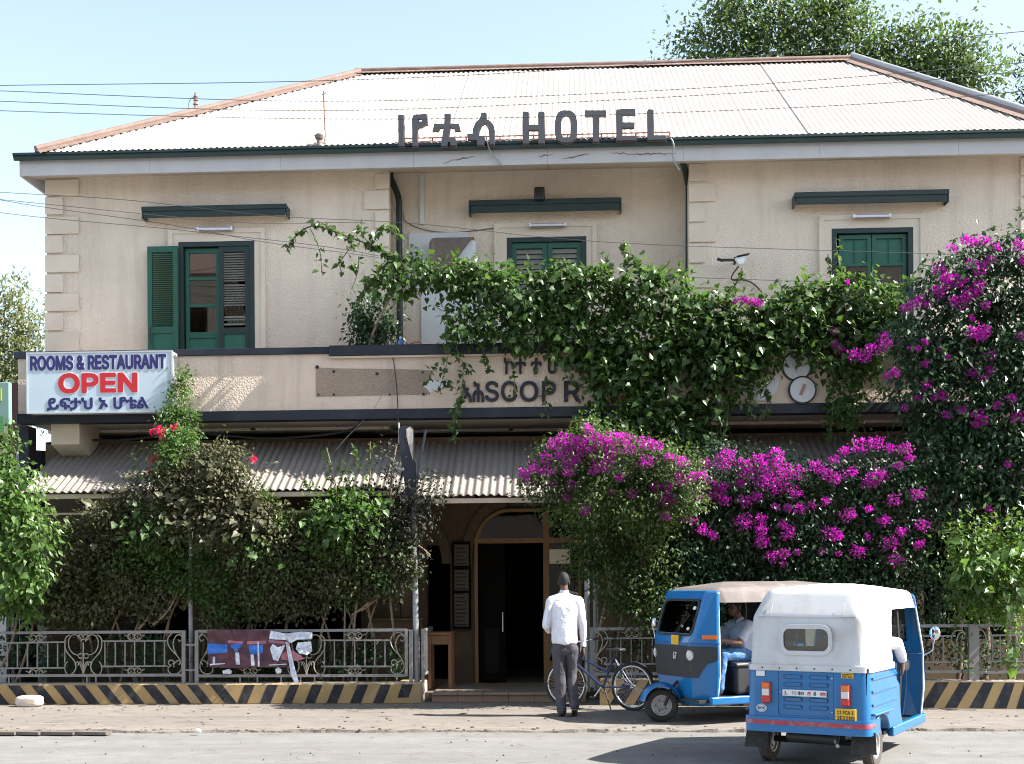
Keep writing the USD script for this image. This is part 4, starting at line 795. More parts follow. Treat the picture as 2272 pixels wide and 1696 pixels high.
# right railing, following the slanted wall
def pR(u, v):
    p = A + dR * onR(u) - nR * .14; q = p - (0, 0, EYE); s = q @ FW
    d = FW + (u - PU) / FPX * RT + (PV - v) / FPX * UT
    # intersect the pixel's ray with the railing's upright plane
    o = A - nR * .14; t = ((o - (0, 0, EYE)) @ nR) / (d @ nR)
    return np.array([0, 0, EYE]) + d * t
vr = lambda u, a, b: a + (b - a) * (u - 1313) / (2165 - 1313)
top, bot, m1, m2 = (lambda u: vr(u, 1396, 1388)), (lambda u: vr(u, 1496, 1490)), (lambda u: vr(u, 1417, 1411)), (lambda u: vr(u, 1474, 1469))
fR = lambda y: 1394 + (y - 752) * .325
bR = [(u, m1(u), m2(u)) for u in list(np.arange(1354, 1560, 23.3)) + list(np.arange(1600, 1850, 23.3)) + list(np.arange(1883, 2115, 23.3))]
railing('grey wrought iron railing behind the bicycle and three-wheelers right of the entrance', pR, bR, [(1580, 1., fR), (1866, 1., fR)], [(1317, -1, .95, fR), (2142, 1, .95, fR)], [(1402, 1406), (1402, 1485), (1990, 1402), (1990, 1481)],
        [(1313, 1392, 1525, .05), (2155, 1385, 1512, .075)], [(1313, top(1313), 2155, top(2155), .04), (1313, bot(1313), 2155, bot(2155), .04), (1340, m1(1340), 1545, m1(1545), .022), (1340, m2(1340), 1545, m2(1545), .022),
        (1612, m1(1612), 1835, m1(1835), .022), (1612, m2(1612), 1835, m2(1835), .022), (1897, m1(1897), 2120, m1(2120), .022), (1897, m2(1897), 2120, m2(2120), .022)], [])
railing('last railing panel at the right edge with vine growing through', pR, [(u, 1409, 1467) for u in (2202, 2219, 2236, 2254, 2271, 2289, 2306, 2323)], [], [(2168, -1, .95, lambda y: 1388 + (y - 752) * .33)], [(2258, 1401), (2258, 1480)],
        [(2166, 1386, 1511, .06)], [(2166, 1388, 2400, 1386, .04), (2166, 1492, 2400, 1490, .04), (2196, 1410, 2400, 1409, .022), (2190, 1468, 2400, 1466, .022)], [])

# ------------------------------------------------------------------ banner hung on the railing
def banner_mat():
    """A printed banner: maroon ground with blue cups, pale strokes and a torn white corner, in the banner's own metres."""
    x0 = P(460, 1440, 17.2)[0]; z0_ = P(460, 1482, 17.2)[2]
    n = {'g': ('geometry', {}), 'nz': ('noise_texture', {'scale': 7.0, 'detail': 5.0}), 'sx': ('separate_xyz', {}), 'p': ('principled_bsdf', {'roughness': .5}),
         'r': ('rgb_ramp', {'ramp': [(.3, (.045, .012, .022)), (.7, (.085, .025, .04))]})}
    return usdkit.material(stage, LK + 'banner', n, [('g.position', 'nz.vector'), ('nz.fac', 'r.fac'), ('r.color', 'p.base_color')], surface='p.BSDF')
M['banner'] = banner_mat()
M['print_blue'] = mat('print_blue', (.02, .13, .52), .5, .3, 14); M['print_white'] = mat('print_white', (.55, .6, .7), .5, .35, 22, dirt=(.1, .05, .1), dscale=14, damt=.6); M['print_pink'] = mat('print_pink', (.32, .12, .16), .5, .3, 14)
bn = thing('banner', 'torn maroon printed banner with blue and white shapes hung over the railing', 'banner')
fold = lambda u, v: 17.265 + .018 * math.sin(u * .11 + v * .03) + .05 * (meshkit.fbm((u * .045, v * .03, 0), 3) - .5) + .012 * math.sin(v * .16 - u * .05)
cq = lambda x, y: (400 + x / 3.688, 1250 + y / 3.688)
def cloth(poly, name, m, lift=0., par=bn, step=9):
    """A flat printed shape draped on the banner's folds."""
    g = Polygon(poly).buffer(-4).buffer(7).buffer(-3); b = g.bounds; xs = np.arange(b[0], b[2] + step, step); ys = np.arange(b[1], b[3] + step, step); mb = MB(); k = 0
    for i in range(len(xs) - 1):
        for j in range(len(ys) - 1):
            c = g.intersection(sbox(xs[i], ys[j], xs[i + 1], ys[j + 1]))
            for q in getattr(c, 'geoms', [c]):
                if q.geom_type != 'Polygon' or q.area < .5: continue
                tv, tf = trimesh.creation.triangulate_polygon(q, engine='earcut')
                mb.add([P(*cq(x, y), fold(*cq(x, y)) - lift) for x, y in tv], tf); k += 1
    return mb.build(name, m, par, smooth=True)
cloth([(220, 552), (480, 540), (740, 552), (735, 600), (800, 590), (875, 640), (905, 830), (880, 850), (600, 845), (500, 862), (235, 850), (222, 700)], 'sheet', M['banner'])
cloth([(740, 552), (860, 575), (990, 560), (1080, 565), (1080, 620), (960, 625), (900, 655), (870, 630), (725, 620)], 'torn_flap', M['print_white'], .006)
cloth([(960, 650), (1070, 640), (1080, 720), (1040, 748), (975, 740), (945, 700)], 'torn_flap', M['print_white'], .006)
for q in ([(222, 655), (385, 668), (385, 730), (225, 745)], [(405, 665), (510, 650), (495, 690), (470, 700), (475, 720), (440, 725), (440, 700), (415, 690)], [(560, 675), (680, 665), (675, 735), (600, 745), (565, 730)]): cloth(q, 'printed_cup', M['print_blue'], .004)
for q in ([(390, 630), (515, 640), (512, 660), (392, 655)], [(545, 640), (700, 632), (700, 660), (545, 665)], [(720, 625), (860, 640), (862, 665), (725, 650)]): cloth(q, 'printed_band', M['print_pink'], .004)
for q in ([(265, 765), (285, 765), (285, 830), (265, 832)], [(450, 730), (480, 730), (490, 830), (455, 830)], [(575, 745), (600, 745), (610, 840), (580, 840)], [(632, 640), (642, 640), (650, 845), (635, 845)], [(755, 660), (800, 690), (860, 665), (800, 800), (760, 790), (735, 700)], [(240, 825), (390, 815), (392, 822), (245, 836)], [(724, 830), (870, 822), (872, 830), (728, 838)]): cloth(q, 'printed_stroke', M['print_white'], .0045)
cloth([(860, 640), (890, 650), (935, 850), (970, 970), (930, 970), (905, 915)], 'hanging_strip', M['print_white'], .02)
cloth([(830, 740), (900, 700), (1020, 780), (960, 800), (820, 790)], 'torn_flap', M['print_pink'], .012)
cloth([(775, 870), (800, 850), (830, 870), (825, 900), (790, 905)], 'torn_scrap', M['print_white'], .006)
cloth([(345, 880), (400, 865), (425, 885), (415, 905), (350, 905)], 'torn_scrap', M['print_white'], .006)

# ------------------------------------------------------------------ pole with wooden lamp arm
YP = 17.42
pl_ = thing('lamp_pole', 'leaning grey steel pole with black wooden arm head and rod beside the entrance', 'pole')
MB().tube([P(926, 1514, YP), P(923, 1400, YP), P(917, 1120, YP)], .043, 12).build('pipe', M['steel'], pl_, smooth=50)
c7 = lambda x, y: (500 + x / 3.59, 740 + y / 3.59)
arm = Polygon([(P(*c7(x, y), YP)[0], P(*c7(x, y), YP)[2]) for x, y in ((1390, 775), (1400, 750), (1440, 742), (1485, 745), (1503, 770), (1505, 1000), (1528, 1045), (1530, 1375), (1445, 1375), (1432, 1180), (1415, 1060), (1395, 900))])
xz(arm, YP - .06, .05, back=.06).build('arm', M['plastic_dark'], pl_)
M['weathered'] = mat('weathered', (.50, .44, .40), .8, .25, 6, .3, 30, dirt=(.05, .04, .04), dscale=7, damt=.8, stretch=(3, 3, .5))
xz(Polygon([(P(*c7(x, y), YP)[0], P(*c7(x, y), YP)[2]) for x, y in ((1450, 770), (1480, 752), (1500, 775), (1502, 1000), (1505, 1025), (1485, 960), (1470, 900), (1452, 830))]), YP - .109, .006).build('weathered_face', M['weathered'], pl_)
MB().tube([P(*c7(1380, 712), YP - .05), P(*c7(1386, 800), YP - .05), P(*c7(1383, 880), YP - .05)], .012, 6).build('clip', M['alu'], pl_)
MB().tube([P(*c7(1597, 768), YP - .15), P(*c7(1545, 1045), YP - .13), P(*c7(1525, 1200), YP - .1)], .018, 8).build('rod', M['plastic_dark'], pl_, smooth=50)

# ------------------------------------------------------------------ entrance furniture
mbx = thing('menu_board', 'narrow dark board with three plaques on the wall left of the door', 'board')
a = zone(1004, 1203, 1044, 1396, 18.93); MB().box(a[0], a[2], 18.90, 18.995, a[1], a[3]).build('backing', M['dark_wood'], mbx)
M['plaque'] = mat('plaque', (.075, .055, .036), .6, .3, 30, .3, 50)
for v0, v1 in ((1207, 1257), (1263, 1312), (1315, 1392)):
    a = zone(1008, v0, 1040, v1, 18.89); p_ = MB().box(a[0], a[2], 18.885, 18.899, a[1] + .01, a[3] - .01, .004).build('plaque', M['plaque'], mbx)
    k = int((a[3] - a[1]) / .06)
    for i in range(k): MB().box(a[0] + .02, a[2] - .03 - .03 * (i % 3), 18.880, 18.8855, a[1] + .03 + i * .06, a[1] + .05 + i * .06).build('text_line', M['interior_dark'], p_)
tb = thing('side_table', 'small brown wooden table standing in the shade left of the door', 'table')
a = zone(952, 1402, 1006, 1524, 18.2); M['brown_wood'] = mat('brown_wood', (.17, .08, .035), .5, .25, 4, stretch=(3, 3, 9))
MB().box(a[0], a[2], 17.95, 18.45, a[3] - .04, a[3], .006).build('tabletop', M['brown_wood'], tb)
for x in (a[0] + .03, a[2] - .03):
    for y in (18.0, 18.4): MB().box(x - .025, x + .025, y - .025, y + .025, .146, a[3] - .041).build('leg', M['brown_wood'], tb)
MB().box(a[0] + .06, a[2] - .06, 17.98, 17.995, a[3] - .18, a[3] - .045).build('drawer_front', M['brown_wood'], tb)
ct = thing('counter', 'beige low counter with an arched beige panel behind the railing', 'counter')
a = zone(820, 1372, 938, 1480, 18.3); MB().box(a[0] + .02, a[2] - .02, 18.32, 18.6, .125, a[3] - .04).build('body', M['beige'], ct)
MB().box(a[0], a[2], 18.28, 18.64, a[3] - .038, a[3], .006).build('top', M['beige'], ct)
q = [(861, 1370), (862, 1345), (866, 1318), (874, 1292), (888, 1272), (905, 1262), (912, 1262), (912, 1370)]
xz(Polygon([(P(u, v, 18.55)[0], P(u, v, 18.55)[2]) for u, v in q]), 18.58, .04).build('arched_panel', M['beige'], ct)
a = P(889, 1340, 18.3); MB().box(a[0] - .006, a[0] + .006, 18.30, 18.312, a[2] - .22, a[2]).box(a[0] - .05, a[0] + .05, 18.298, 18.316, a[2], a[2] + .02).build('handle', M['dark_wood'], ct)
# left edge: neighbour's sign, pillar, white wall
ns = thing('neighbour_sign', 'pale green panel sign cut off by the left edge beside the balcony', 'sign')
a = zone(-60, 848, 19, 943, 17.6); MB().box(a[0], a[2], 17.62, 17.72, a[1], a[3], .01).build('panel', mat('pale_green', (.14, .235, .21), .5, .06), ns)
a2 = zone(-60, 862, 3, 890, 17.6); MB().box(a2[0], a2[2], 17.6, 17.618, a2[1], a2[3]).build('yellow_block', mat('lime', (.22, .30, .06), .5, .06), ns)
a2 = zone(-60, 925, 8, 960, 17.58); MB().box(a2[0], a2[2], 17.59, 17.6, a2[1], a2[3]).build('green_block', mat('sign_green', (.06, .2, .07), .5, .06), ns)
a = zone(42, 938, 64, 1560, 18.3); MB().box(a[0], a[2], 18.3, 18.6, 0, bz0 - .005, .01).build('pillar', M['navy'], None, label='dark navy pillar under the left end of the balcony', cat='pillar')
wt = thing('water_tank', 'dark blue barrel behind the pillar at the end of the left canopy', 'barrel', P(80, 1040, 19.5) * (1, 1, 0) + (0, 0, 2.9))
MB().man(Manifold.cylinder(1.0, .3, .3, 24)).man(Manifold.cylinder(.05, .315, .315, 24).translate((0, 0, .3))).man(Manifold.cylinder(.05, .315, .315, 24).translate((0, 0, .65))).build('drum', M['navy'], wt, smooth=40)
MB().box(-.45, .45, -.4, .4, -2.9, -.003).build('plinth', M['concrete'], wt)
nw = thing('neighbour_wall', 'white gate wall with dark edge post at the left edge', 'wall')
a = zone(-400, 1290, 15, 1560, 17.9); MB().box(a[0], a[2], 17.9, 18.2, 0, a[3], .006).build('wall', M['white'], nw)
MB().box(a[2] + .002, a[2] + .05, 17.88, 18.2, 0, a[3]).build('edge_post', M['plastic_dark'], nw)
MB().box(a[2] + .06, a[2] + .11, 17.9, 17.95, 0, a[3] + .1).build('edge_post', M['iron'], nw)
xz(fit(text_shape('A', False), 2, 1310, 12, 1335, 17.9), 17.9 - .001, .004).build('lettering', M['black'], nw)
MB().box(xa - 7, xa - 2.6, 24, 24.3, 0, 5.0).build('back_wall', M['stucco_low'], None, label='plain beige wall of the next plot behind the far left trees', cat='wall')
a = zone(24, 850, 42, 950, 20.5); MB().box(a[0] - .05, a[2] + .1, 20.5, 20.6, 0, a[3]).build('door_panel', mat('maroon', (.07, .02, .02), .6, .2, 4), None, label='narrow dark maroon panel in the gap left of the balcony', cat='panel')
# stones and litter on the pavement
def stone(name, c, s, seed, m, label, cat):
    k = trimesh.creation.icosphere(3, 1.0); v = k.vertices; v = np.sign(v) * np.abs(v) ** .55; v /= np.abs(v).max(0)
    v = v * (1 + .14 * (np.array([meshkit.fbm(p * 1.7 + seed, 3) for p in v]) - .5)[:, None]) * s
    v[:, 2] -= v[:, 2].min(); return MB().add(v + c, k.faces).build(name, m, None, smooth=40, label=label, cat=cat)
M['block'] = mat('block', (.44, .385, .335), .95, .15, 6, .8, 40, dirt=(.18, .15, .13), dscale=12, damt=.6)
c = G(56, 1570); stone('concrete_block', c + (0, .14, -.01), (.18, .13, .083), 3, M['block'], 'squarish rough pale concrete block lying before the left kerb wall', 'block')
c = G(440, 1626); stone('litter', c, (.035, .03, .022), 9, M['white'], 'small crumpled white scrap lying on the pavement edge', 'litter')
M['kerb_dark'] = mat('kerb_dark', (.11, .092, .078), .95, .25, 6, .6, 40)
KSN = ('', 'leftmost', 'second', 'third', 'rightmost')
for i, (x0, x1) in enumerate(((-150, 100), (106, 266), (272, 495), (502, 718))):
    p, q = G(x0 / 3.026, 1628), G(x1 / 3.026, 1629)
    MB().obox((p[0], p[1] + .10, .0), (q[0] - .015, q[1] + .10, .0), .15, .034).build('kerb_stone', M['kerb_dark'], None, label=KSN[i + 1] + ' of the four worn dark kerb stones at the left pavement edge', cat='kerb stone', group='worn kerb stones at the pavement edge')
rs = np.random.default_rng(8)
mb = MB()
for k in range(240):
    x = rs.uniform(-8, 8); y = rs.normal(14.15, .12) if rs.random() < .6 else rs.uniform(14.0, 17.0); s = rs.uniform(.006, .022)
    q = trimesh.creation.icosahedron(); v = q.vertices * s * (1.4, 1.0, .7) * rs.uniform(.7, 1.2, (len(q.vertices), 1)); mb.add(v + (x, y, s * .3), q.faces)
for k in range(60):
    x = rs.uniform(-7, 7); y = rs.uniform(11.5, 14.); s = rs.uniform(.004, .012)
    q = trimesh.creation.icosahedron(); mb.add(q.vertices * s + (x, y, -.03 + s * .5), q.faces)
mb.build('gravel', M['kerb_dark'], None, label='loose dark grit scattered along the pavement edge', cat='gravel', kind='stuff')

# the house across the street, behind the camera: the hotel's panes mirror it
M['house_brown'] = mat('house_brown', (.30, .23, .18), .9, .1, 1)
oh = thing('house_across', 'tall plain brown house on the other side of the street, mirrored in the panes', 'house')
g = sbox(-26, -.03, 26, 14)
for k in range(12):
    for r_ in range(4): g = g.difference(sbox(-24 + k * 4.1, .9 + r_ * 3.4, -22.4 + k * 4.1, 2.6 + r_ * 3.4))
MB().poly(g, (0, -9.5, 0), (1, 0, 0), (0, 0, 1), .0, back=.3).build('wall', M['house_brown'], oh)
MB().box(-26, 26, -16, -15.7, -.03, 14).box(-26, -25.7, -15.7, -9.83, -.03, 14).box(25.7, 26, -15.7, -9.83, -.03, 14).build('wall', M['house_brown'], oh)
MB().add([(-26.5, -9.0, 14), (26.5, -9.0, 14), (26.5, -12.6, 15.8), (-26.5, -12.6, 15.8), (-26.5, -16.3, 14), (26.5, -16.3, 14)], [[0, 1, 2, 3], [3, 2, 5, 4]]).build('roof', M['rust'], oh)
# ------------------------------------------------------------------ vegetation
LEAF = {'ovate': (np.array([(0, 0, 0), (.42, .27, .07), (.42, -.27, .07), (1, 0, -.08), (.45, 0, -.01)]), np.array([(0, 4, 1), (0, 2, 4), (1, 4, 3), (4, 2, 3)])),
        'heart': (np.array([(.06, 0, 0), (-.06, .26, .05), (.3, .42, .08), (-.06, -.26, .05), (.3, -.42, .08), (1, 0, -.12), (.4, 0, -.02)]), np.array([(0, 6, 1), (1, 6, 2), (2, 6, 5), (0, 3, 6), (3, 4, 6), (4, 5, 6)])),
        'long': (np.array([(0, 0, 0), (.4, .15, .03), (.4, -.15, .03), (1, 0, -.1), (.5, 0, -.0)]), np.array([(0, 4, 1), (0, 2, 4), (1, 4, 3), (4, 2, 3)])),
        'petal': (np.array([(0, 0, 0), (.55, .38, .12), (.55, -.38, .12), (1, 0, .05)]), np.array([(0, 2, 1), (1, 2, 3)]))}
def unit(a): return a / np.maximum(np.linalg.norm(a, axis=-1, keepdims=True), 1e-9)
def leaves(p, d, nrm_, size, shape):
    """One mesh of leaves at p with axis d, upper side nrm_, length size."""
    T, Fc = LEAF[shape]; d = unit(d); s = unit(np.cross(nrm_, d)); n = np.cross(d, s)
    size = np.broadcast_to(size, (len(p),))[:, None, None]
    v = p[:, None] + size * (T[None, :, :1] * d[:, None] + T[None, :, 1:2] * s[:, None] + T[None, :, 2:] * n[:, None])
    f = Fc[None] + (np.arange(len(p)) * len(T))[:, None, None]
    return v.reshape(-1, 3), f.reshape(-1, 3)
def blob(u, v, ru, rv, Y, ry, w=1.0):              # an ellipsoid seen at pixel (u, v) of the full picture, standing at depth Y
    k = 1.02666; c = P(u * k, v * k, Y); s = Y / FPX * k
    return (c, np.array([ru * s, ry, rv * s]), w)
def cloud(blobs, n, r, clump=.09, per=12, shell=.62, rough=.5):
    """Leaf positions and outward directions: clumps near the uneven skin of the blobs."""
    A_ = np.array([b[1][0] * b[1][2] * b[2] for b in blobs]); A_ /= A_.sum()
    k = max(4, n // per); i = r.choice(len(blobs), k, p=A_)
    C_ = np.array([b[0] for b in blobs])[i]; S_ = np.array([b[1] for b in blobs])[i]
    q = unit(r.normal(size=(k, 3))); q[:, 1] = np.where(r.random(k) < .8, -np.abs(q[:, 1]), q[:, 1])
    rad = shell + (1 - shell) * r.random(k) ** .6
    c = C_ + S_ * q * rad[:, None]
    c = C_ + (c - C_) * (1 + rough * (meshkit.fbm(c * 2.3, 3, 7) * 2 - 1))[:, None]
    j = np.repeat(np.arange(k), per)[:n] if k * per >= n else r.integers(0, k, n)
    p = c[j] + r.normal(size=(len(j), 3)) * clump * (.6 + .8 * r.random(k))[j][:, None]
    return p, unit(q[j] + .5 * unit(p - c[j]))
def orient(out, r, droop=.5, spread=.8):
    d = unit(out * .7 + r.normal(size=out.shape) * spread + np.array([0, 0, -droop]))
    n = unit(out * .4 + np.array([.38, -.12, .8]) + r.normal(size=out.shape) * .42)      # leaves turn their faces to the light
    return d, n
def foliage(par, blobs, dens, size, m, seed, shape='ovate', clump=.09, per=12, droop=.5, name='foliage', shell=.62, rough=.5, extra=(), parts=0, part_size=None):
    r = np.random.default_rng(seed)
    n = int(2.3 * dens * sum(math.pi * b[1][0] * b[1][2] * b[2] for b in blobs) / size ** 2)
    p, o = cloud(blobs, n, r, clump, per, shell, rough); d, nn = orient(o, r, droop)
    sz = size * r.uniform(.65, 1.25, len(p))
    if len(extra):
        pe, oe = np.array([e[0] for e in extra]), np.array([e[1] for e in extra]); de, ne = orient(oe, r, droop * .6)
        p, d, nn, sz = np.vstack([p, pe]), np.vstack([d, de]), np.vstack([nn, ne]), np.r_[sz, size * r.uniform(.6, 1.1, len(pe))]
    MB().add(*leaves(p, d, nn, sz, shape)).build(name, m, par, kind='stuff')
    if parts:                                      # the large leaves that can be picked out at the front, each a part of its own
        w = np.argsort(p[:, 1])[:parts * 5]; w = r.choice(w, parts, replace=False)
        for q in w:
            MB().add(*leaves(p[q:q + 1] + (0, -.02, 0), d[q:q + 1], unit(nn[q:q + 1] + (0, -.8, 0)), (part_size or size * 1.25) * r.uniform(.8, 1.15), shape if shape != 'ovate' else 'heart')).build('leaf', m, par)
def strand(pts, per_m, r, jit=.05):
    """Leaf places along a shoot."""
    c = spline(pts, 8); L = np.linalg.norm(np.diff(c, axis=0), axis=1).sum(); n = max(4, int(L * per_m))
    t = r.random(n) * (len(c) - 1); i = t.astype(int); i = np.minimum(i, len(c) - 2)
    q = c[i] + (c[i + 1] - c[i]) * (t - i)[:, None]; o = unit(r.normal(size=(n, 3)) * (1, .7, .7)); return [(a + b * jit * r.random(), b) for a, b in zip(q, o)]
def stems(par, lines, r0, m, name='stem'):
    for ln in lines:
        c = spline(ln, 6) if len(ln) > 2 else np.array(ln); MB().tube(c, np.linspace(r0, r0 * .45, len(c)), 6).build(name, m, par, smooth=60)
Dk = lambda u, v, Y: P(u * 1.02666, v * 1.02666, Y)
lg = leafmat
M['lf_vine'] = lg('lf_vine', [(.08, .15, .035), (.13, .22, .055), (.20, .28, .085), (.09, .17, .045)], .42, .36)
M['lf_dusty'] = lg('lf_dusty', [(.075, .078, .036), (.12, .112, .058), (.165, .145, .085), (.09, .11, .042), (.25, .22, .15)], .3, .5, patch=[(.05, .105, .022), (.085, .15, .035), (.12, .125, .05)])
M['lf_lime'] = lg('lf_lime', [(.06, .12, .026), (.10, .19, .04), (.17, .26, .06), (.07, .14, .035)], .42)
M['lf_dry'] = lg('lf_dry', [(.035, .04, .025), (.07, .065, .04), (.05, .07, .03), (.10, .09, .06)], .2, .6)
M['lf_creeper'] = lg('lf_creeper', [(.055, .105, .028), (.10, .165, .042), (.16, .22, .068), (.07, .13, .035), (.27, .29, .11)], .42, .35)
M['lf_boug'] = lg('lf_boug', [(.06, .10, .028), (.11, .15, .045), (.18, .21, .075), (.075, .115, .035)], .4)
M['lf_dark'] = lg('lf_dark', [(.03, .066, .028), (.048, .095, .036), (.08, .13, .05), (.038, .08, .032)], .32)
M['lf_tree'] = lg('lf_tree', [(.06, .10, .03), (.10, .145, .045), (.15, .19, .065), (.07, .11, .035)], .4)
M['lf_olive'] = lg('lf_olive', [(0.115, 0.132, 0.052), (0.184, 0.184, 0.069), (0.253, 0.230, 0.092), (0.081, 0.098, 0.040)], .35)
M['lf_cedar'] = lg('lf_cedar', [(.012, .03, .018), (.02, .042, .024), (.03, .055, .03)], .15)
M['bark'] = mat('bark', (.14, .105, .075), .9, .3, 8, .6, 30); M['twig'] = mat('twig', (.20, .15, .105), .9, .25, 9, .3, 60); M['twig_green'] = mat('twig_green', (.09, .10, .05), .8, .25, 9)
def petalmat(name, cols, tr=.4):
    return leafmat(name, cols, tr, .6)
M['magenta'] = petalmat('magenta', [(.44, .04, .35), (.60, .07, .46), (.70, .15, .56), (.74, .28, .64), (.48, .045, .39)])
M['pinkred'] = petalmat('pinkred', [(.55, .05, .10), (.62, .10, .16), (.45, .03, .08)])
def flowers(par, lst, r, m, sx=1.0, name='flower_cluster'):
    for c, R_ in lst:
        n = int(np.clip(26 + R_ * 900, 30, 210)); o = unit(r.normal(size=(n, 3))); o[:, 1] = np.where(r.random(n) < .75, -np.abs(o[:, 1]), o[:, 1])
        lobe = 1 + .5 * (meshkit.noise(o * 2.1 + c * 3) * 2 - 1)
        p = c + o * (R_ * lobe * (.3 + .8 * r.random(n) ** .8))[:, None] * (.9, .6, .7)
        d = unit(o + r.normal(size=o.shape) * .6); k = unit(o + r.normal(size=o.shape) * .5)
        MB().add(*leaves(p, d, k, r.uniform(.022, .038, n), 'petal')).build(name, m, par)

# climbing plant at the left edge
r = np.random.default_rng(21)
t = thing('climbing_vine', 'bright green sunlit climbing plant hanging at the left edge', 'vine')
B1 = [blob(*b) for b in ((8, 1000, 32, 80, 17.0, .35), (35, 1080, 58, 70, 16.9, .4), (75, 1150, 52, 66, 16.9, .4), (30, 1180, 60, 70, 16.95, .4), (66, 1230, 46, 56, 17.0, .35), (-40, 1080, 60, 150, 17.0, .4), (55, 1300, 56, 46, 17.3, .2), (20, 1270, 30, 60, 17.2, .25))]
ex = strand([Dk(22, 985, 16.95), Dk(28, 940, 16.9), Dk(24, 905, 16.9)], 45, r) + strand([Dk(30, 960, 16.9), Dk(60, 955, 16.85), Dk(72, 950, 16.85)], 35, r)
foliage(t, B1, 7.5, .10, M['lf_vine'], 22, 'ovate', .09, 10, .8, extra=ex, parts=110, part_size=.13)
stems(t, [[G(30, 1545) * (1, 0, 0) + (0, 17.45, .1), Dk(40, 1300, 17.3), Dk(30, 1150, 17.1), Dk(15, 1000, 17.0)], [G(90, 1545) * (1, 0, 0) + (0, 17.5, .1), Dk(80, 1290, 17.4), Dk(75, 1150, 17.1)]], .022, M['twig'])
# dusty hedge
t = thing('hedge', 'dusty brown and green hedge on bare crooked stems behind the left railing', 'hedge')
H = ((170, 1200, 52, 80), (250, 1165, 72, 86), (340, 1110, 84, 86), (400, 1050, 52, 76), (470, 1075, 80, 105), (550, 1130, 76, 90), (620, 1190, 84, 95), (735, 1195, 86, 95), (820, 1185, 74, 100), (290, 1260, 92, 56), (430, 1245, 96, 66), (590, 1270, 96, 50), (750, 1265, 76, 42), (150, 1290, 48, 56), (880, 1200, 34, 56), (480, 1010, 40, 50), (230, 1110, 40, 22), (110, 1310, 46, 40), (200, 1315, 50, 34), (330, 1310, 40, 30), (480, 1318, 60, 30), (570, 1315, 50, 26), (660, 1310, 50, 26), (170, 1260, 60, 60), (260, 1230, 60, 60))
B2 = [blob(u, v, a, b, 17.24 if v < 1150 else 17.42 if v < 1220 else 17.6, .25) for i, (u, v, a, b) in enumerate(H)]
ex = []
for pts in ([(300, 1010), (290, 975), (310, 960)], [(460, 1000), (440, 975), (455, 960)], [(520, 1020), (505, 990), (530, 962)], [(545, 1060), (575, 1010), (590, 995)], [(210, 1130), (200, 1100), (170, 1085)], [(350, 1020), (330, 985), (322, 970)], [(500, 1010), (540, 985), (548, 972)]):
    ex += strand([Dk(u, v, 17.4) for u, v in pts], 55, r)
foliage(t, B2, 7.5, .072, M['lf_dusty'], 23, 'ovate', .075, 12, .5, extra=ex, parts=130, part_size=.13)
bs = []
for x, fan in ((300, 3), (250, 2), (455, 3), (540, 3), (700, 3), (760, 4), (800, 3), (365, 2), (620, 2), (180, 2)):
    a = np.array([Dk(x, 1350, 17.65)[0], 17.65, .12])
    for k in range(fan):
        dx = r.uniform(-70, 70); bs.append([a + (r.uniform(-.03, .03), 0, 0), Dk(x + dx * .3, 1335 - 30, 17.6), Dk(x + dx * .7, 1260, 17.55), Dk(x + dx * 1.2, 1180, 17.55)])
for a_, b_ in (((330, 1350), (385, 1270)), ((300, 1360), (350, 1250)), ((780, 1320), (880, 1210)), ((760, 1330), (850, 1230))): bs.append([Dk(*a_, 17.5), Dk((a_[0] + b_[0]) / 2 + 8, (a_[1] + b_[1]) / 2 + 6, 17.45), Dk(*b_, 17.4)])
stems(t, bs, .020, M['twig'])
flowers(t, [(Dk(548, 994, 17.35), .05), (Dk(350, 1030, 17.2), .04)], r, M['pinkred'], name='flower')
# green shoots and the dry bush by the pole
t = thing('leafy_shrub', 'fresh green shrub with upright shoots in the hedge left of the pole', 'shrub')
B3 = [blob(*b) for b in ((700, 1110, 34, 40, 17.3, .25), (735, 1115, 48, 50, 17.25, .3), (790, 1110, 44, 50, 17.3, .3), (700, 1180, 38, 46, 17.35, .25), (760, 1180, 44, 46, 17.3, .25), (640, 1235, 40, 24, 17.4, .2), (820, 1240, 30, 20, 17.4, .2))]
ex = []
for pts in ([(720, 1090), (714, 1030), (706, 970)], [(730, 1060), (738, 1010), (735, 985)], [(755, 1080), (768, 1020), (770, 968)], [(790, 1080), (800, 1000), (800, 955)], [(690, 1060), (660, 1045), (648, 1040)], [(745, 1075), (748, 1040), (745, 1010)]):
    ex += strand([Dk(u, v, 17.25) for u, v in pts], 75, r, .06)
foliage(t, B3, 6.5, .085, M['lf_lime'], 24, 'ovate', .08, 10, .55, extra=ex, parts=60, part_size=.12)
stems(t, [[np.array([Dk(740, 1350, 17.6)[0], 17.6, .12]), Dk(745, 1250, 17.4), Dk(735, 1110, 17.25), Dk(706, 970, 17.25)], [np.array([Dk(760, 1350, 17.6)[0], 17.6, .12]), Dk(780, 1230, 17.4), Dk(795, 1100, 17.3), Dk(800, 955, 17.25)]], .018, M['twig'])
t = thing('dry_shrub', 'sparse dark dried bush tangled round the pole head', 'shrub')
B4 = [blob(*b) for b in ((925, 1060, 34, 34, 17.25, .2), (855, 1085, 34, 46, 17.35, .22), (900, 1125, 46, 36, 17.3, .2), (885, 1200, 38, 36, 17.35, .2), (840, 1000, 14, 46, 17.3, .12), (955, 1055, 22, 22, 17.2, .15), (830, 1140, 30, 36, 17.35, .2))]
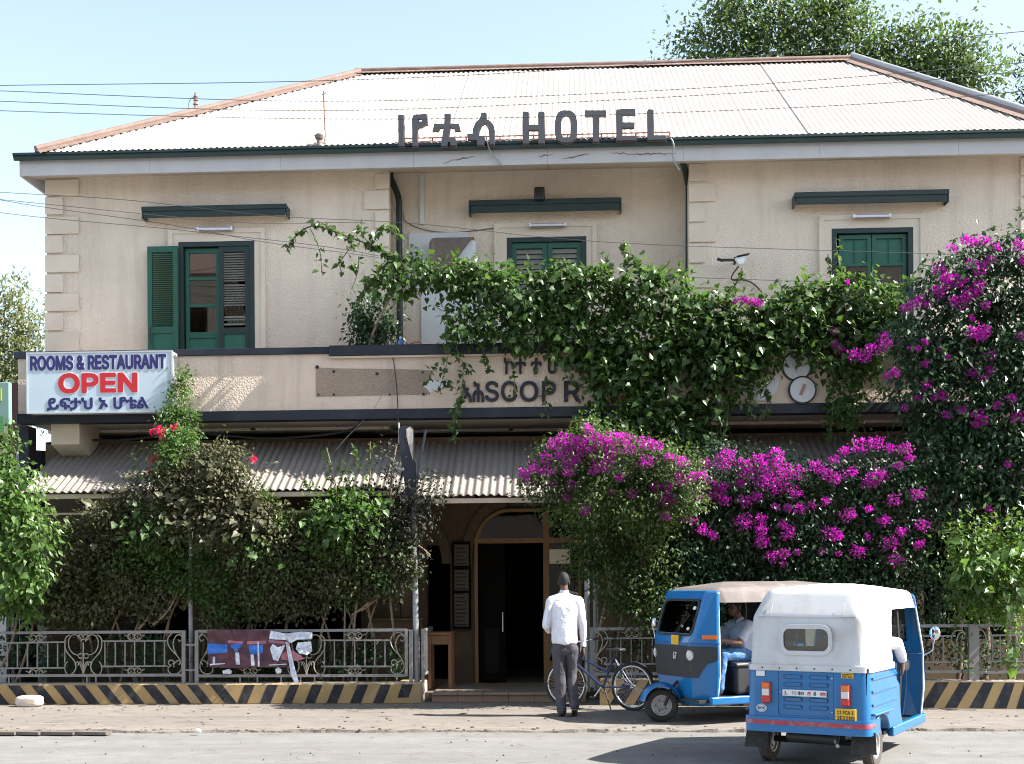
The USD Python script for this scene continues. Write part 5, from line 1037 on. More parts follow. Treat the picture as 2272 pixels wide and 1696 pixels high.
ex = strand([Dk(900, 1040, 17.2), Dk(945, 1020, 17.15), Dk(975, 1045, 17.15)], 60, r) + strand([Dk(910, 1100, 17.25), Dk(950, 1070, 17.2), Dk(940, 1140, 17.2)], 50, r) + strand([Dk(845, 1040, 17.3), Dk(850, 980, 17.3), Dk(862, 955, 17.3)], 60, r)
foliage(t, B4, 3.2, .065, M['lf_dry'], 25, 'ovate', .07, 9, .5, extra=ex)
stems(t, [[np.array([Dk(850, 1350, 17.7)[0], 17.7, .12]), Dk(840, 1250, 17.5), Dk(860, 1120, 17.35), Dk(925, 1055, 17.2)], [Dk(850, 1150, 17.35), Dk(890, 1170, 17.3), Dk(930, 1200, 17.25)], [Dk(845, 1120, 17.35), Dk(845, 1040, 17.3), Dk(858, 960, 17.3)]], .022, M['twig'])
# ivy column beside the signboard
t = thing('ivy', 'narrow column of small-leaved ivy with red blossoms climbing beside the signboard', 'ivy')
B5 = [blob(*b) for b in ((394, 815, 14, 26, 17.9, .14), (392, 860, 22, 36, 17.85, .16), (385, 915, 32, 44, 17.75, .2), (392, 970, 38, 44, 17.35, .2), (370, 1000, 40, 40, 17.25, .2), (415, 930, 14, 40, 17.7, .12))]
ex = strand([Dk(395, 800, 17.9), Dk(410, 815, 17.85), Dk(405, 850, 17.85)], 60, r) + strand([Dk(370, 880, 17.8), Dk(350, 890, 17.75), Dk(338, 915, 17.7)], 50, r) + strand([Dk(375, 830, 17.8), Dk(362, 850, 17.75), Dk(366, 880, 17.75)], 50, r)
foliage(t, B5, 6.5, .058, M['lf_lime'], 26, 'ovate', .06, 10, .5, extra=ex)
stems(t, [[Dk(390, 1090, 17.6), Dk(388, 980, 17.65), Dk(392, 880, 17.85), Dk(395, 800, 17.9)]], .016, M['twig'])
flowers(t, [(Dk(u, v, 17.35), q) for u, v, q in ((345, 930, .07), (352, 945, .06), (342, 985, .08), (334, 995, .07), (378, 925, .05), (326, 1022, .04), (330, 935, .04))], r, M['pinkred'])
# dark pot plant on the balcony
t = thing('balcony_plant', 'dark leafy plant rising behind the balcony parapet beside the downpipe', 'plant')
B6 = [blob(*b) for b in ((805, 690, 40, 36, 18.55, .25), (825, 720, 34, 28, 18.5, .25), (775, 668, 16, 18, 18.55, .15), (785, 725, 30, 24, 18.5, .2))]
foliage(t, B6, 9, .085, M['lf_dark'], 27, 'ovate', .09, 10, .6, rough=.8)
stems(t, [[np.array([Dk(805, 700, 18.6)[0], 18.6, 4.2]), Dk(800, 730, 18.6), Dk(790, 690, 18.55)], [np.array([Dk(812, 700, 18.6)[0], 18.6, 4.2]), Dk(815, 730, 18.6), Dk(830, 690, 18.55)]], .02, M['twig'])
bt = thing('bottle', 'small blue plastic bottle on the parapet beside the dark balcony plant', 'bottle', P(889, 774, YB + .1))
MB().man(Manifold.cylinder(.11, .045, .045, 12)).man(Manifold.cylinder(.04, .045, .016, 12).translate((0, 0, .11))).build('bottle_body', mat('blue_plastic', (.05, .16, .42), .3, .1), bt, smooth=40)
MB().man(Manifold.cylinder(.03, .018, .018, 10).translate((0, 0, .15))).build('cap', M['white'], bt, smooth=40)
tp = thing('tap', 'small brown garden tap on the parapet right of the blue bottle', 'tap', P(918, 772, YB + .1))
MB().tube(spline([(-.06, 0, -.02), (-.06, 0, .05), (.0, 0, .075), (.10, 0, .07), (.11, 0, .02)], 5), .014, 8).build('spout', M['letter_edge'], tp, smooth=50)
# creeper over the parapet
t = thing('creeper', 'heart-leaved green creeper spilling over the balcony from the branch to the right window', 'creeper')
topb = ((885, 590, 62, 38), (850, 615, 46, 24), (980, 600, 66, 40), (1060, 615, 56, 42), (1130, 645, 66, 56), (1210, 645, 66, 56), (1290, 640, 76, 60), (1380, 640, 76, 60), (1450, 655, 66, 54), (1530, 675, 66, 44), (1600, 690, 66, 36), (1680, 680, 56, 46), (1760, 665, 66, 50), (1830, 655, 66, 50), (1890, 665, 56, 46))
low = ((1000, 695, 46, 50), (1150, 720, 56, 50), (1240, 725, 60, 56), (1310, 760, 60, 76), (1330, 840, 46, 76), (1400, 780, 66, 96), (1420, 880, 54, 50), (1470, 760, 56, 76), (1535, 765, 46, 56), (1600, 740, 62, 38), (1515, 890, 34, 50), (1640, 790, 34, 50), (1720, 725, 50, 40), (1800, 715, 60, 40), (1830, 830, 34, 86), (1765, 775, 34, 36), (1330, 925, 44, 24), (1470, 925, 44, 34), (1060, 700, 40, 40), (1650, 740, 50, 46), (1870, 745, 50, 56), (1580, 800, 40, 56), (1540, 720, 50, 50))
BC = [blob(*b, 18.08, .36) for b in topb] + [blob(*b, 17.95, .20) for b in low]
ex = []; tw = []
def shoot(pts, Y, dens=42, rad=.008):
    q = [Dk(u, v, Y) for u, v in pts]; ex.extend(strand(q, dens, r, .07)); tw.append((q, rad))
shoot([(870, 600), (830, 545), (780, 522), (720, 500), (670, 490), (640, 510), (618, 545)], 17.75, 60, .012)
shoot([(720, 500), (700, 485), (685, 478)], 17.75, 60); shoot([(760, 515), (750, 545), (735, 570), (740, 590)], 17.7, 40); shoot([(800, 530), (815, 500), (835, 492), (860, 515)], 17.75, 60)
shoot([(840, 550), (780, 500), (775, 485)], 17.75, 55); shoot([(670, 495), (690, 540), (695, 590)], 17.72, 22); shoot([(775, 555), (770, 600), (760, 625)], 17.7, 18); shoot([(845, 560), (800, 610), (770, 650)], 17.75, 50, .014)
shoot([(1350, 610), (1355, 560), (1348, 520)], 18.0, 55); shoot([(1380, 600), (1375, 560), (1350, 545)], 18.0, 50); shoot([(1185, 620), (1195, 580), (1200, 560)], 18.0, 60); shoot([(1300, 600), (1310, 570), (1306, 548)], 18.0, 60)
shoot([(1250, 600), (1230, 580), (1215, 570)], 18.0, 60); shoot([(1550, 660), (1590, 615), (1604, 580)], 18.0, 40, .012); shoot([(1680, 660), (1690, 625), (1680, 605)], 18.0, 45); shoot([(1900, 640), (1860, 600), (1850, 590)], 18.0, 55); shoot([(1820, 620), (1812, 560), (1806, 520)], 18.3, 55)
shoot([(1810, 590), (1790, 570), (1790, 550)], 18.3, 40); shoot([(1900, 625), (1960, 610), (1985, 600)], 18.0, 40)
for x0, y0, x1, y1, dn in ((970, 720, 945, 850, 42), (985, 740, 1010, 800, 40), (1000, 780, 985, 890, 46), (990, 880, 985, 960, 60), (985, 840, 960, 820, 40), (1040, 740, 1060, 800, 36), (1100, 780, 1110, 850, 26), (1190, 820, 1180, 890, 45), (1205, 760, 1235, 830, 45), (1260, 760, 1250, 900, 45), (1300, 840, 1290, 950, 40), (1365, 880, 1370, 960, 50), (1550, 820, 1560, 960, 42), (1580, 780, 1570, 930, 42), (1620, 780, 1625, 900, 40), (1655, 830, 1650, 900, 45), (1700, 760, 1690, 800, 40), (1800, 860, 1790, 945, 50), (1850, 900, 1840, 960, 46), (1880, 760, 1900, 830, 45), (1900, 830, 1925, 860, 40), (1500, 940, 1490, 985, 50), (1440, 930, 1450, 975, 45), (945, 790, 925, 830, 40)):
    shoot([(x0, y0), ((x0 + x1) / 2 + r.uniform(-8, 8), (y0 + y1) / 2), (x1, y1)], 17.88, dn * 1.15, .006)
foliage(t, BC, 4.6, .10, M['lf_creeper'], 28, 'heart', .085, 9, .75, extra=ex, parts=230, part_size=.125)
for q, rad in tw: MB().tube(spline(q, 6), rad, 5).build('shoot', M['twig_green'], t, smooth=60)
stems(t, [[np.array([Dk(850, 700, 18.4)[0] + .1, 18.4, 4.2]), Dk(800, 740, 18.3), Dk(835, 660, 18.1), Dk(870, 600, 17.9)]], .03, M['twig'])
k2 = 1 / 2.0644
fb = lambda x, y, Y: P(1200 + x * k2, 880 + y * k2, Y)
flowers(t, [(P(1600 + x / 3.293, 450 + y / 3.293, 17.75), q * 17.75 / 2700 / 3.293) for x, y, q in ((160, 715, 30), (210, 720, 35), (270, 735, 35), (100, 720, 25), (920, 580, 14), (820, 940, 28), (820, 1030, 30), (860, 1070, 35))], r, M['magenta'])
# bougainvillea over the entrance, in the sun
t = thing('bougainvillea', 'sunlit bougainvillea bush full of magenta flowers right above the entrance', 'bougainvillea')
BB = ((1280, 960, 70, 44), (1225, 1000, 72, 52), (1330, 1010, 94, 64), (1430, 1010, 74, 54), (1180, 1040, 44, 36), (1270, 1080, 94, 64), (1390, 1090, 100, 74), (1480, 1065, 44, 54), (1300, 1165, 78, 60), (1262, 1215, 36, 44), (1400, 1190, 74, 74), (1330, 1250, 50, 70), (1400, 1290, 60, 60), (1270, 930, 34, 24))
B7 = [blob(u, v, a, b, 16.75 if v < 1130 else 17.05, .55 if v < 1130 else .35) for u, v, a, b in BB]
ex = strand([Dk(1290, 1150, 16.4), Dk(1310, 1200, 16.4), Dk(1315, 1250, 16.45)], 70, r) + strand([Dk(1150, 1060, 16.7), Dk(1120, 1065, 16.7), Dk(1105, 1070, 16.7)], 60, r) + strand([Dk(1250, 940, 16.7), Dk(1255, 920, 16.7), Dk(1262, 910, 16.7)], 60, r) + strand([Dk(1330, 970, 16.7), Dk(1345, 940, 16.7), Dk(1352, 925, 16.7)], 60, r)
foliage(t, B7, 6.0, .062, M['lf_boug'], 29, 'ovate', .07, 12, .5, extra=ex)
stems(t, [[np.array([XU(1330, 17.6), 17.6, .12]), Dk(1310, 1300, 17.5), Dk(1330, 1180, 17.2), Dk(1290, 1050, 16.9)], [np.array([XU(1400, 17.6), 17.6, .12]), Dk(1390, 1280, 17.4), Dk(1400, 1150, 17.1), Dk(1440, 1020, 16.9)], [np.array([XU(1365, 17.4), 17.4, .12]), Dk(1345, 1330, 17.2), Dk(1360, 1270, 17.1)]], .028, M['twig'])
F1 = ((100, 200, 40), (60, 220, 30), (150, 230, 45), (210, 245, 45), (270, 215, 45), (330, 195, 45), (385, 190, 30), (25, 280, 30), (30, 340, 40), (100, 270, 35), (160, 290, 30), (215, 150, 25), (300, 290, 35), (330, 270, 30), (470, 215, 40), (525, 225, 30), (480, 300, 40), (400, 240, 30), (280, 320, 45), (245, 335, 30), (125, 345, 30), (55, 400, 15), (140, 405, 25), (118, 463, 15), (200, 518, 25), (585, 275, 20), (650, 300, 30), (650, 380, 40), (700, 370, 20), (740, 360, 20), (520, 415, 20), (570, 470, 40), (600, 470, 20), (565, 550, 22), (360, 375, 15), (415, 450, 25), (320, 440, 12), (585, 410, 20), (180, 210, 40), (240, 200, 40), (130, 300, 30), (-40, 330, 30), (-80, 350, 22), (-55, 380, 26), (300, 230, 40))
flowers(t, [(fb(x, y, 16.22 if y < 380 else 16.35), q * k2 * 16.3 / 2700 * 1.15) for x, y, q in F1], r, M['magenta'])
# shaded bougainvillea hedge to the right
t = thing('bougainvillea', 'shaded bougainvillea hedge with violet flowers behind the two three-wheelers', 'bougainvillea')
RB = ((1560, 1050, 66, 74), (1640, 1045, 74, 74), (1720, 1085, 74, 94), (1800, 1085, 84, 94), (1900, 1045, 74, 76), (1960, 1100, 64, 94), (1570, 1160, 76, 84), (1680, 1190, 84, 84), (1800, 1200, 94, 84), (1920, 1200, 84, 84), (1560, 1270, 94, 66), (1700, 1280, 114, 66), (1850, 1280, 114, 56), (1450, 1275, 74, 66), (1980, 1290, 74, 56), (1500, 1200, 54, 74))
B8 = [blob(*b, 17.3, .42) for b in RB]
foliage(t, B8, 6.5, .075, M['lf_dark'], 30, 'ovate', .085, 12, .6)
F2 = ((850, 270, 50), (830, 310, 40), (930, 320, 50), (1000, 290, 45), (1075, 265, 40), (1085, 310, 40), (1020, 330, 50), (940, 360, 40), (910, 400, 30), (780, 400, 40), (840, 410, 30), (1020, 390, 60), (1100, 370, 60), (1170, 350, 50), (1080, 420, 50), (1160, 440, 40), (700, 460, 45), (775, 455, 30), (820, 440, 25), (840, 475, 30), (930, 480, 35), (990, 460, 30), (1075, 505, 20), (1130, 510, 20), (1185, 515, 30), (1240, 500, 25), (1305, 480, 20), (1260, 320, 35), (1300, 350, 40), (1350, 375, 45), (1340, 290, 25), (1425, 345, 25), (1390, 250, 25), (1460, 230, 50), (1530, 215, 40), (1560, 360, 40), (1510, 390, 45), (1530, 370, 40), (1600, 240, 25), (1670, 240, 35), (1640, 320, 25), (1690, 280, 20), (1405, 540, 40), (1500, 515, 18), (1615, 480, 35), (1720, 450, 38), (930, 575, 50), (1005, 560, 30), (1010, 610, 30), (1115, 590, 30), (1130, 630, 35), (1010, 665, 40), (740, 610, 40), (790, 640, 26), (1330, 630, 50), (1360, 635, 30), (1495, 640, 18), (1570, 570, 35), (1740, 590, 38), (1650, 620, 30), (1600, 670, 45), (1450, 710, 40), (1730, 680, 25), (1620, 745, 40), (1060, 735, 40), (1110, 720, 30), (1175, 715, 15), (1290, 710, 14), (1360, 720, 14), (1105, 765, 14), (690, 560, 30), (645, 560, 20), (760, 310, 30))
flowers(t, [(fb(x, y, 16.85), q * k2 * 16.85 / 2700) for x, y, q in F2], r, M['magenta'])
st_ = []
for x, fan in ((1480, 3), (1560, 2), (1650, 2), (1760, 2), (1880, 3), (1960, 2)):
    a = np.array([Dk(x, 1350, 17.5)[0], 17.5, .1])
    for k in range(fan): dx = r.uniform(-60, 60); st_.append([a, Dk(x + dx * .3, 1320, 17.35), Dk(x + dx * .8, 1240, 17.2), Dk(x + dx * 1.3, 1160, 17.1)])
stems(t, st_, .02, M['twig'])
# the tall mass at the right edge
t = thing('bougainvillea', 'huge dark climbing bougainvillea covering the right end of the facade', 'bougainvillea')
TB = ((2120, 565, 62, 34), (2200, 545, 62, 46), (2060, 605, 62, 44), (2150, 625, 84, 62), (2000, 665, 62, 44), (2080, 690, 84, 64), (2180, 720, 76, 84), (1955, 725, 52, 44), (2020, 785, 84, 64), (2120, 800, 84, 76), (2210, 830, 66, 86), (1980, 855, 54, 74), (2060, 880, 84, 84), (2160, 920, 84, 84), (2010, 965, 54, 74), (2100, 1000, 84, 84), (2190, 1030, 76, 86), (2060, 1085, 74, 74), (2150, 1120, 76, 66), (2260, 700, 60, 160), (2280, 950, 60, 160), (2230, 1150, 60, 80))
B9 = [blob(u, v, a, b, 17.45, .5) for u, v, a, b in TB]
ex = strand([Dk(2060, 520, 17.3), Dk(2090, 510, 17.3), Dk(2140, 535, 17.3), Dk(2170, 560, 17.2)], 60, r) + strand([Dk(2175, 540, 17.3), Dk(2150, 500, 17.3), Dk(2135, 488, 17.3)], 55, r) + strand([Dk(2225, 480, 17.3), Dk(2205, 455, 17.3), Dk(2190, 440, 17.3)], 50, r) + strand([Dk(2050, 560, 17.3), Dk(2000, 600, 17.3), Dk(1975, 620, 17.3)], 60, r)
foliage(t, B9, 6.5, .098, M['lf_dark'], 31, 'ovate', .09, 12, .9, extra=ex)
c5 = lambda x, y, Y: P(1600 + x / 3.293, 450 + y / 3.293, Y)
F3 = ((1690, 340, 40), (1790, 270, 40), (1850, 290, 40), (1920, 280, 40), (2000, 330, 40), (2170, 310, 60), (1600, 490, 60), (1830, 450, 50), (1900, 480, 60), (1870, 520, 30), (1750, 580, 60), (1650, 590, 50), (1580, 650, 60), (1700, 560, 60), (1880, 610, 70), (1800, 680, 70), (1750, 730, 70), (1700, 720, 50), (1850, 660, 60), (1930, 750, 35), (1400, 740, 50), (1340, 770, 40), (1460, 700, 30), (1490, 740, 25), (1830, 845, 22), (1850, 950, 60), (1920, 930, 60), (1900, 980, 50), (980, 1110, 55), (1100, 1070, 55), (1190, 1040, 55), (1190, 980, 35), (1050, 1130, 45), (2190, 970, 30), (1490, 1020, 25), (1390, 1065, 22), (1440, 1070, 22), (1600, 1065, 18), (1650, 1130, 22), (1970, 1120, 40), (1270, 1240, 35), (1210, 1270, 20), (1490, 1180, 25), (1830, 1240, 50), (1960, 1220, 40), (1910, 1280, 40), (1505, 1345, 45), (1610, 1400, 45), (1560, 1420, 30), (1440, 1430, 30), (2120, 1430, 45), (2010, 1480, 35), (1750, 1510, 38), (1650, 1550, 28), (1870, 1550, 50), (1920, 1590, 40), (2160, 1570, 55), (1860, 1620, 40), (1340, 1500, 25), (1960, 420, 40), (1640, 560, 50), (2200, 430, 40))
flowers(t, [(c5(x, y, 16.98), q / 3.293 * 17 / 2700) for x, y, q in F3] + [(fb(x, y, 16.95), q * k2 * 17 / 2700) for x, y, q in ((2135, 310, 12), (2048, 512, 14))], r, M['magenta'])
stems(t, [[np.array([XU(u, 17.5), 17.5, .1]), P(u + 8, 1350, 17.5), P(u - 14, 1150, 17.5), P(u + 10, 900, 17.5)] for u in (2120, 2180, 2240)], .04, M['bark'])
# bright shrub low at the right
t = thing('leafy_shrub', 'sunlit yellow-green shrub leaning over the right railing', 'shrub')
B10 = [blob(*b) for b in ((2100, 1180, 46, 46, 16.7, .3), (2150, 1220, 54, 60, 16.5, .35), (2085, 1250, 46, 50, 16.6, .3), (2170, 1290, 44, 50, 16.5, .3), (2110, 1310, 36, 32, 16.6, .25), (2210, 1200, 40, 80, 16.5, .35))]
ex = strand([Dk(2200, 1300, 16.4), Dk(2205, 1350, 16.3), Dk(2190, 1420, 16.2)], 70, r) + strand([Dk(2180, 1340, 16.35), Dk(2180, 1400, 16.2), Dk(2195, 1450, 16.15)], 60, r) + strand([Dk(2060, 1330, 16.5), Dk(2070, 1390, 16.35), Dk(2095, 1455, 16.25)], 45, r)
foliage(t, B10, 6.5, .085, M['lf_vine'], 32, 'ovate', .1, 9, .7, extra=ex, parts=60, part_size=.15, rough=.8)
stems(t, [[np.array([XU(2150, 16.9), 16.9, .1]), Dk(2110, 1340, 16.7), Dk(2130, 1250, 16.6)], [np.array([XU(2240, 16.9), 16.9, .1]), Dk(2185, 1330, 16.7), Dk(2205, 1220, 16.6)], [np.array([XU(2120, 16.9), 16.9, .1]), Dk(2080, 1330, 16.7), Dk(2060, 1280, 16.6)]], .022, M['bark'])
# low growth behind the railings
t = thing('undergrowth', 'low dark leaves growing behind the railings at ground level', 'plants', kind='stuff')
UG = [blob(u, 1420 + r.uniform(-15, 20), 30, 34, 17.66, .15) for u in range(-20, 900, 42)] + [blob(u, 1400 + r.uniform(-15, 20), 34, 40, 17.1 - .6 * (u - 1300) / 900 + .12, .15) for u in range(1340, 2260, 46)]
foliage(t, UG, 2.6, .07, M['lf_dark'], 33, 'ovate', .07, 10, .3)
# trees behind the hotel
def tree(name, label, blobs, dens, size, m, seed, base, limbs, shape='ovate', clump=.3, per=16, r0=.25, droop=.3, extra=(), rough=.5):
    t = thing(name, label, 'tree'); foliage(t, blobs, dens, size, m, seed, shape, clump, per, droop, 'crown', rough=rough, shell=.45, extra=extra)
    MB().tube(spline(base, 6), np.linspace(r0, r0 * .5, 6 * (len(base) - 1) + 1), 10).build('trunk', M['bark'], t, smooth=60)
    for ln in limbs:
        c = spline(ln, 6); MB().tube(c, np.linspace(r0 * .4, r0 * .08, len(c)), 7).build('limb', M['bark'], t, smooth=60)
YT = 32.0
TB = ((1640, 40, 92, 48), (1760, 55, 94, 50), (1560, 105, 100, 40), (1700, 112, 124, 54), (1830, 112, 104, 50), (1930, 110, 70, 36), (1990, 135, 80, 52), (2055, 140, 64, 56), (2105, 190, 62, 46), (2000, 195, 90, 50), (1600, 0, 50, 44), (1480, 112, 46, 22), (1850, 190, 160, 60), (1640, 190, 160, 60), (1810, 40, 60, 30))
ex = []
for pts in ([(2040, 110), (2035, 60), (2038, 28)], [(2090, 130), (2110, 90), (2120, 55)], [(2130, 150), (2145, 110), (2150, 92)], [(2120, 160), (2148, 165), (2160, 190)], [(1990, 100), (1985, 70), (1975, 62)], [(1870, 90), (1890, 60), (1895, 30)], [(1910, 90), (1925, 75), (1945, 60)], [(1450, 110), (1430, 95), (1420, 90)], [(1690, 20), (1720, 5), (1740, -10)], [(1600, 20), (1575, 5), (1560, 0)], [(2130, 200), (2160, 215), (2170, 230)]):
    ex += strand([Dk(u, v, YT) for u, v in pts], 34, r, .16)
xt = Dk(1790, 300, YT)[0]
tree('broadleaf_tree', 'large bright green feathery tree rising behind the right half of the roof', [blob(*b, YT, 1.3) for b in TB], 7.0, .15, M['lf_tree'], 41, [(xt, YT, 0), (xt + .2, YT, 5), (xt + .1, YT, 10.5)],
     [[(xt + .1, YT, 9.5), Dk(1740, 140, YT), Dk(1650, 20, YT)], [(xt + .1, YT, 9.5), Dk(1800, 130, YT), Dk(1770, 20, YT)], [(xt + .1, YT, 9.5), Dk(1900, 170, YT), Dk(2060, 120, YT)], [(xt + .1, YT, 9.5), Dk(1640, 150, YT), Dk(1500, 110, YT)], [(xt + .1, YT, 9.5), Dk(1950, 200, YT), Dk(2110, 190, YT)], [Dk(1700, 80, YT), Dk(1690, 30, YT - .8), Dk(1680, -15, YT - .8)]], extra=ex, rough=.75, clump=.26)
x2 = Dk(2215, 250, 36)[0]
tree('conifer', 'dark narrow conifer at the right edge behind the roof', [blob(2212 + dx, v, w, 22, 36.0, .6) for dx, v, w in ((0, 150, 14), (4, 175, 24), (6, 200, 30), (8, 225, 38), (10, 255, 44), (12, 290, 50))], 7, .2, M['lf_cedar'], 42, [(x2, 36, 0), (x2, 36, 7), (x2, 36, 15.2)], [], 'long', .2, 14, .25, -.3)
BL = ((40, 645, 34, 34), (22, 700, 52, 52), (72, 720, 36, 56), (45, 770, 60, 50), (0, 800, 50, 70), (80, 800, 36, 60), (30, 860, 60, 56), (-40, 720, 50, 80), (75, 880, 40, 60))
ex = strand([Dk(40, 630, 30), Dk(44, 605, 30), Dk(42, 590, 30)], 40, r, .15) + strand([Dk(50, 620, 30), Dk(60, 605, 30), Dk(66, 598, 30)], 40, r, .15) + strand([Dk(80, 690, 30), Dk(96, 660, 30), Dk(104, 655, 30)], 30, r, .15)
x3 = Dk(35, 900, 30)[0]
tree('olive_tree', 'pale olive-coloured wispy tree far behind the left end of the balcony', [blob(*b, 30, 1.0) for b in BL], 10, .17, M['lf_olive'], 43, [(x3, 30, 0), (x3, 30, 4), Dk(45, 660, 30)], [[(x3, 30, 4.5), Dk(70, 800, 30), Dk(86, 700, 30)], [(x3, 30, 4), Dk(10, 800, 30), Dk(-10, 720, 30)]], 'long', .22, 14, .14, .6, extra=ex, rough=.8)

rf = np.random.default_rng(77); n = 150
pf = np.stack([rf.uniform(-8, 7, n), np.where(rf.random(n) < .7, rf.uniform(16.4, 17.1, n), rf.uniform(14.3, 16.6, n)), np.full(n, .006)], 1)
d_ = unit(rf.normal(size=(n, 3)) * (1, 1, .15)); MB().add(*leaves(pf, d_, unit(np.array([0, 0, 1.]) + rf.normal(size=(n, 3)) * .25), rf.uniform(.03, .07, n), 'ovate')).build('fallen_leaves', M['lf_dry'], None, label='dry fallen leaves lying along the foot of the kerb walls', cat='leaves', kind='stuff')
# ------------------------------------------------------------------ three-wheelers
M['tuk_blue'] = mat('tuk_blue', (.002, .112, .30), .3, .06, 3, coat=.35, dirt=(.09, .13, .17), dscale=3.5, damt=.22)
M['tuk_blue_in'] = mat('tuk_blue_in', (.004, .06, .18), .5, .1, 3)
M['vinyl_white'] = mat('vinyl_white', (.47, .48, .50), .55, .06, 3, .0, 5, dirt=(.27, .245, .215), dscale=2.6, damt=.5)
M['vinyl_tan'] = mat('vinyl_tan', (.12, .103, .096), .75, .06, 3, .0, 5, dirt=(.3, .25, .22), dscale=3, damt=.4)
M['rubber'] = mat('rubber', (.018, .017, .016), .85, .2, 6, .2, 60, dirt=(.12, .10, .08), dscale=6, damt=.4)
M['tyre_dusty'] = mat('tyre_dusty', (.06, .053, .047), .9, .2, 6, .2, 60, dirt=(.2, .165, .13), dscale=5, damt=.6)
M['rim'] = mat('rim', (.34, .34, .34), .45, .12, 8, metal=.5, dirt=(.22, .18, .14), dscale=9, damt=.6)
M['trim_black'] = mat('trim_black', (.02, .021, .023), .5, .2, 6, .2, 90)
M['chrome'] = mat('chrome', (.75, .77, .8), .08, .02, 3, metal=1.0)
M['lens_red'] = mat('lens_red', (.42, .012, .012), .2, .05, 9, coat=.6); M['lens_orange'] = mat('lens_orange', (.60, .13, .012), .2, .05, 9, coat=.6); M['lens_clear'] = mat('lens_clear', (.55, .53, .50), .15, .05, 9, coat=.6)
M['plate_yellow'] = mat('plate_yellow', (.62, .37, .02), .5, .05, 8); M['stripe_red'] = mat('stripe_red', (.30, .03, .05), .55, .2, 9, dirt=(.25, .25, .3), dscale=11, damt=.7)
M['seat_vinyl'] = mat('seat_vinyl', (.022, .02, .022), .5, .15, 6)
M['screen'] = panemat('screen', (.55, .62, .62), .05)
def S(p, r, n=20): return Manifold.sphere(r, n).translate(tuple(map(float, p)))
def HULL(ps, r=None, n=20): return Manifold.batch_hull([S(p[:3], p[3] if r is None else p[3] + r, n) for p in ps])
def wheel(par, x, y, z, R_, W_, tm, turn=0.0, name='wheel'):
    """tyre (tread blocks), rim with bolts; axis along local y."""
    pr = np.array([(R_ * .60, -W_ * .40), (R_ * .72, -W_ * .5), (R_ * .90, -W_ * .5), (R_ * .985, -W_ * .36), (R_, -W_ * .15), (R_, W_ * .15), (R_ * .985, W_ * .36), (R_ * .90, W_ * .5), (R_ * .72, W_ * .5), (R_ * .60, W_ * .40)])
    def lathe(p, n=36):
        a = np.linspace(0, 2 * math.pi, n, endpoint=False); k = len(p)
        v = np.array([[r_ * math.cos(t), h, r_ * math.sin(t)] for t in a for r_, h in p])
        f = [[i * k + j, ((i + 1) % n) * k + j, ((i + 1) % n) * k + (j + 1) % k, i * k + (j + 1) % k] for i in range(n) for j in range(k)]
        return v, np.array(f)
    c, s_ = math.cos(turn), math.sin(turn)
    def put(v): v = np.asarray(v); return np.stack([v[:, 0] * c - v[:, 1] * s_ + x, v[:, 0] * s_ + v[:, 1] * c + y, v[:, 2] + z], 1)
    v, f = lathe(pr); w = MB().add(put(v), f).build(name, tm, par, smooth=40)
    mb = MB()
    for k in range(30):
        a = k * 2 * math.pi / 30
        for h in (-.25, .25):
            b = trimesh.creation.box((R_ * .13, W_ * .34, .008)); q = b.vertices @ np.array([[1, 0, 0], [0, 1, 0], [0, 0, 1.]]); q = q + (0, W_ * h, R_ - .001)
            ca, sa = math.cos(a + (.1 if h > 0 else 0)), math.sin(a + (.1 if h > 0 else 0)); q = np.stack([q[:, 0] * ca + q[:, 2] * sa, q[:, 1], -q[:, 0] * sa + q[:, 2] * ca], 1); mb.add(put(q), b.faces)
    mb.build('tread', tm, w, kind='stuff')
    for sd in (-1, 1):
        rp_ = [(R_ * .02, sd * W_ * .20), (R_ * .22, sd * W_ * .26), (R_ * .27, sd * W_ * .12), (R_ * .46, sd * W_ * .14), (R_ * .54, sd * W_ * .38), (R_ * .61, sd * W_ * .42), (R_ * .61, sd * W_ * .30), (R_ * .02, 0)]
        v, f = lathe(np.array(rp_), 32); rm = MB().add(put(v), f).build('rim', M['rim'], w, smooth=35)
        mb = MB()
        for k in range(5):
            a = k * 2 * math.pi / 5; b = trimesh.creation.cylinder(R_ * .045, W_ * .12, sections=6); q = b.vertices[:, [0, 2, 1]] + (R_ * .35 * math.cos(a), sd * W_ * .18, R_ * .35 * math.sin(a)); mb.add(put(q), b.faces[:, ::-1])
        mb.build('wheel_nut', M['trim_black'], rm, kind='stuff')
    return w
OUT = [(1.72, .56, .28, .05), (1.84, .34, .27, .06), (1.72, .595, .62, .05), (1.89, .38, .62, .06), (1.92, .37, .95, .06), (1.72, .585, 1.02, .05), (1.66, .50, 1.54, .06), (1.72, .42, 1.54, .06), (1.88, .43, 1.03, .06)]
OUT = [(x, s_ * y, z, r_) for x, y, z, r_ in OUT for s_ in (-1, 1)]
def xzprism(pts, y0=-2, y1=2):
    """A prism through y whose outline lies in the local x, z plane."""
    p = np.array(pts, float)
    if not Polygon(p).exterior.is_ccw: p = p[::-1]
    return CrossSection([p]).extrude(y1 - y0).rotate((90, 0, 0)).translate((0, y1, 0))
def yzprism(g, x0, x1):
    g = shapely.geometry.polygon.orient(g, 1.0)
    rings = [np.array(g.exterior.coords[:-1])] + [np.array(q.coords[:-1]) for q in g.interiors]
    return CrossSection(rings).extrude(x1 - x0).transform(np.array([[0, 0, 1, x0], [1, 0, 0, 0], [0, 1, 0, 0]], float))
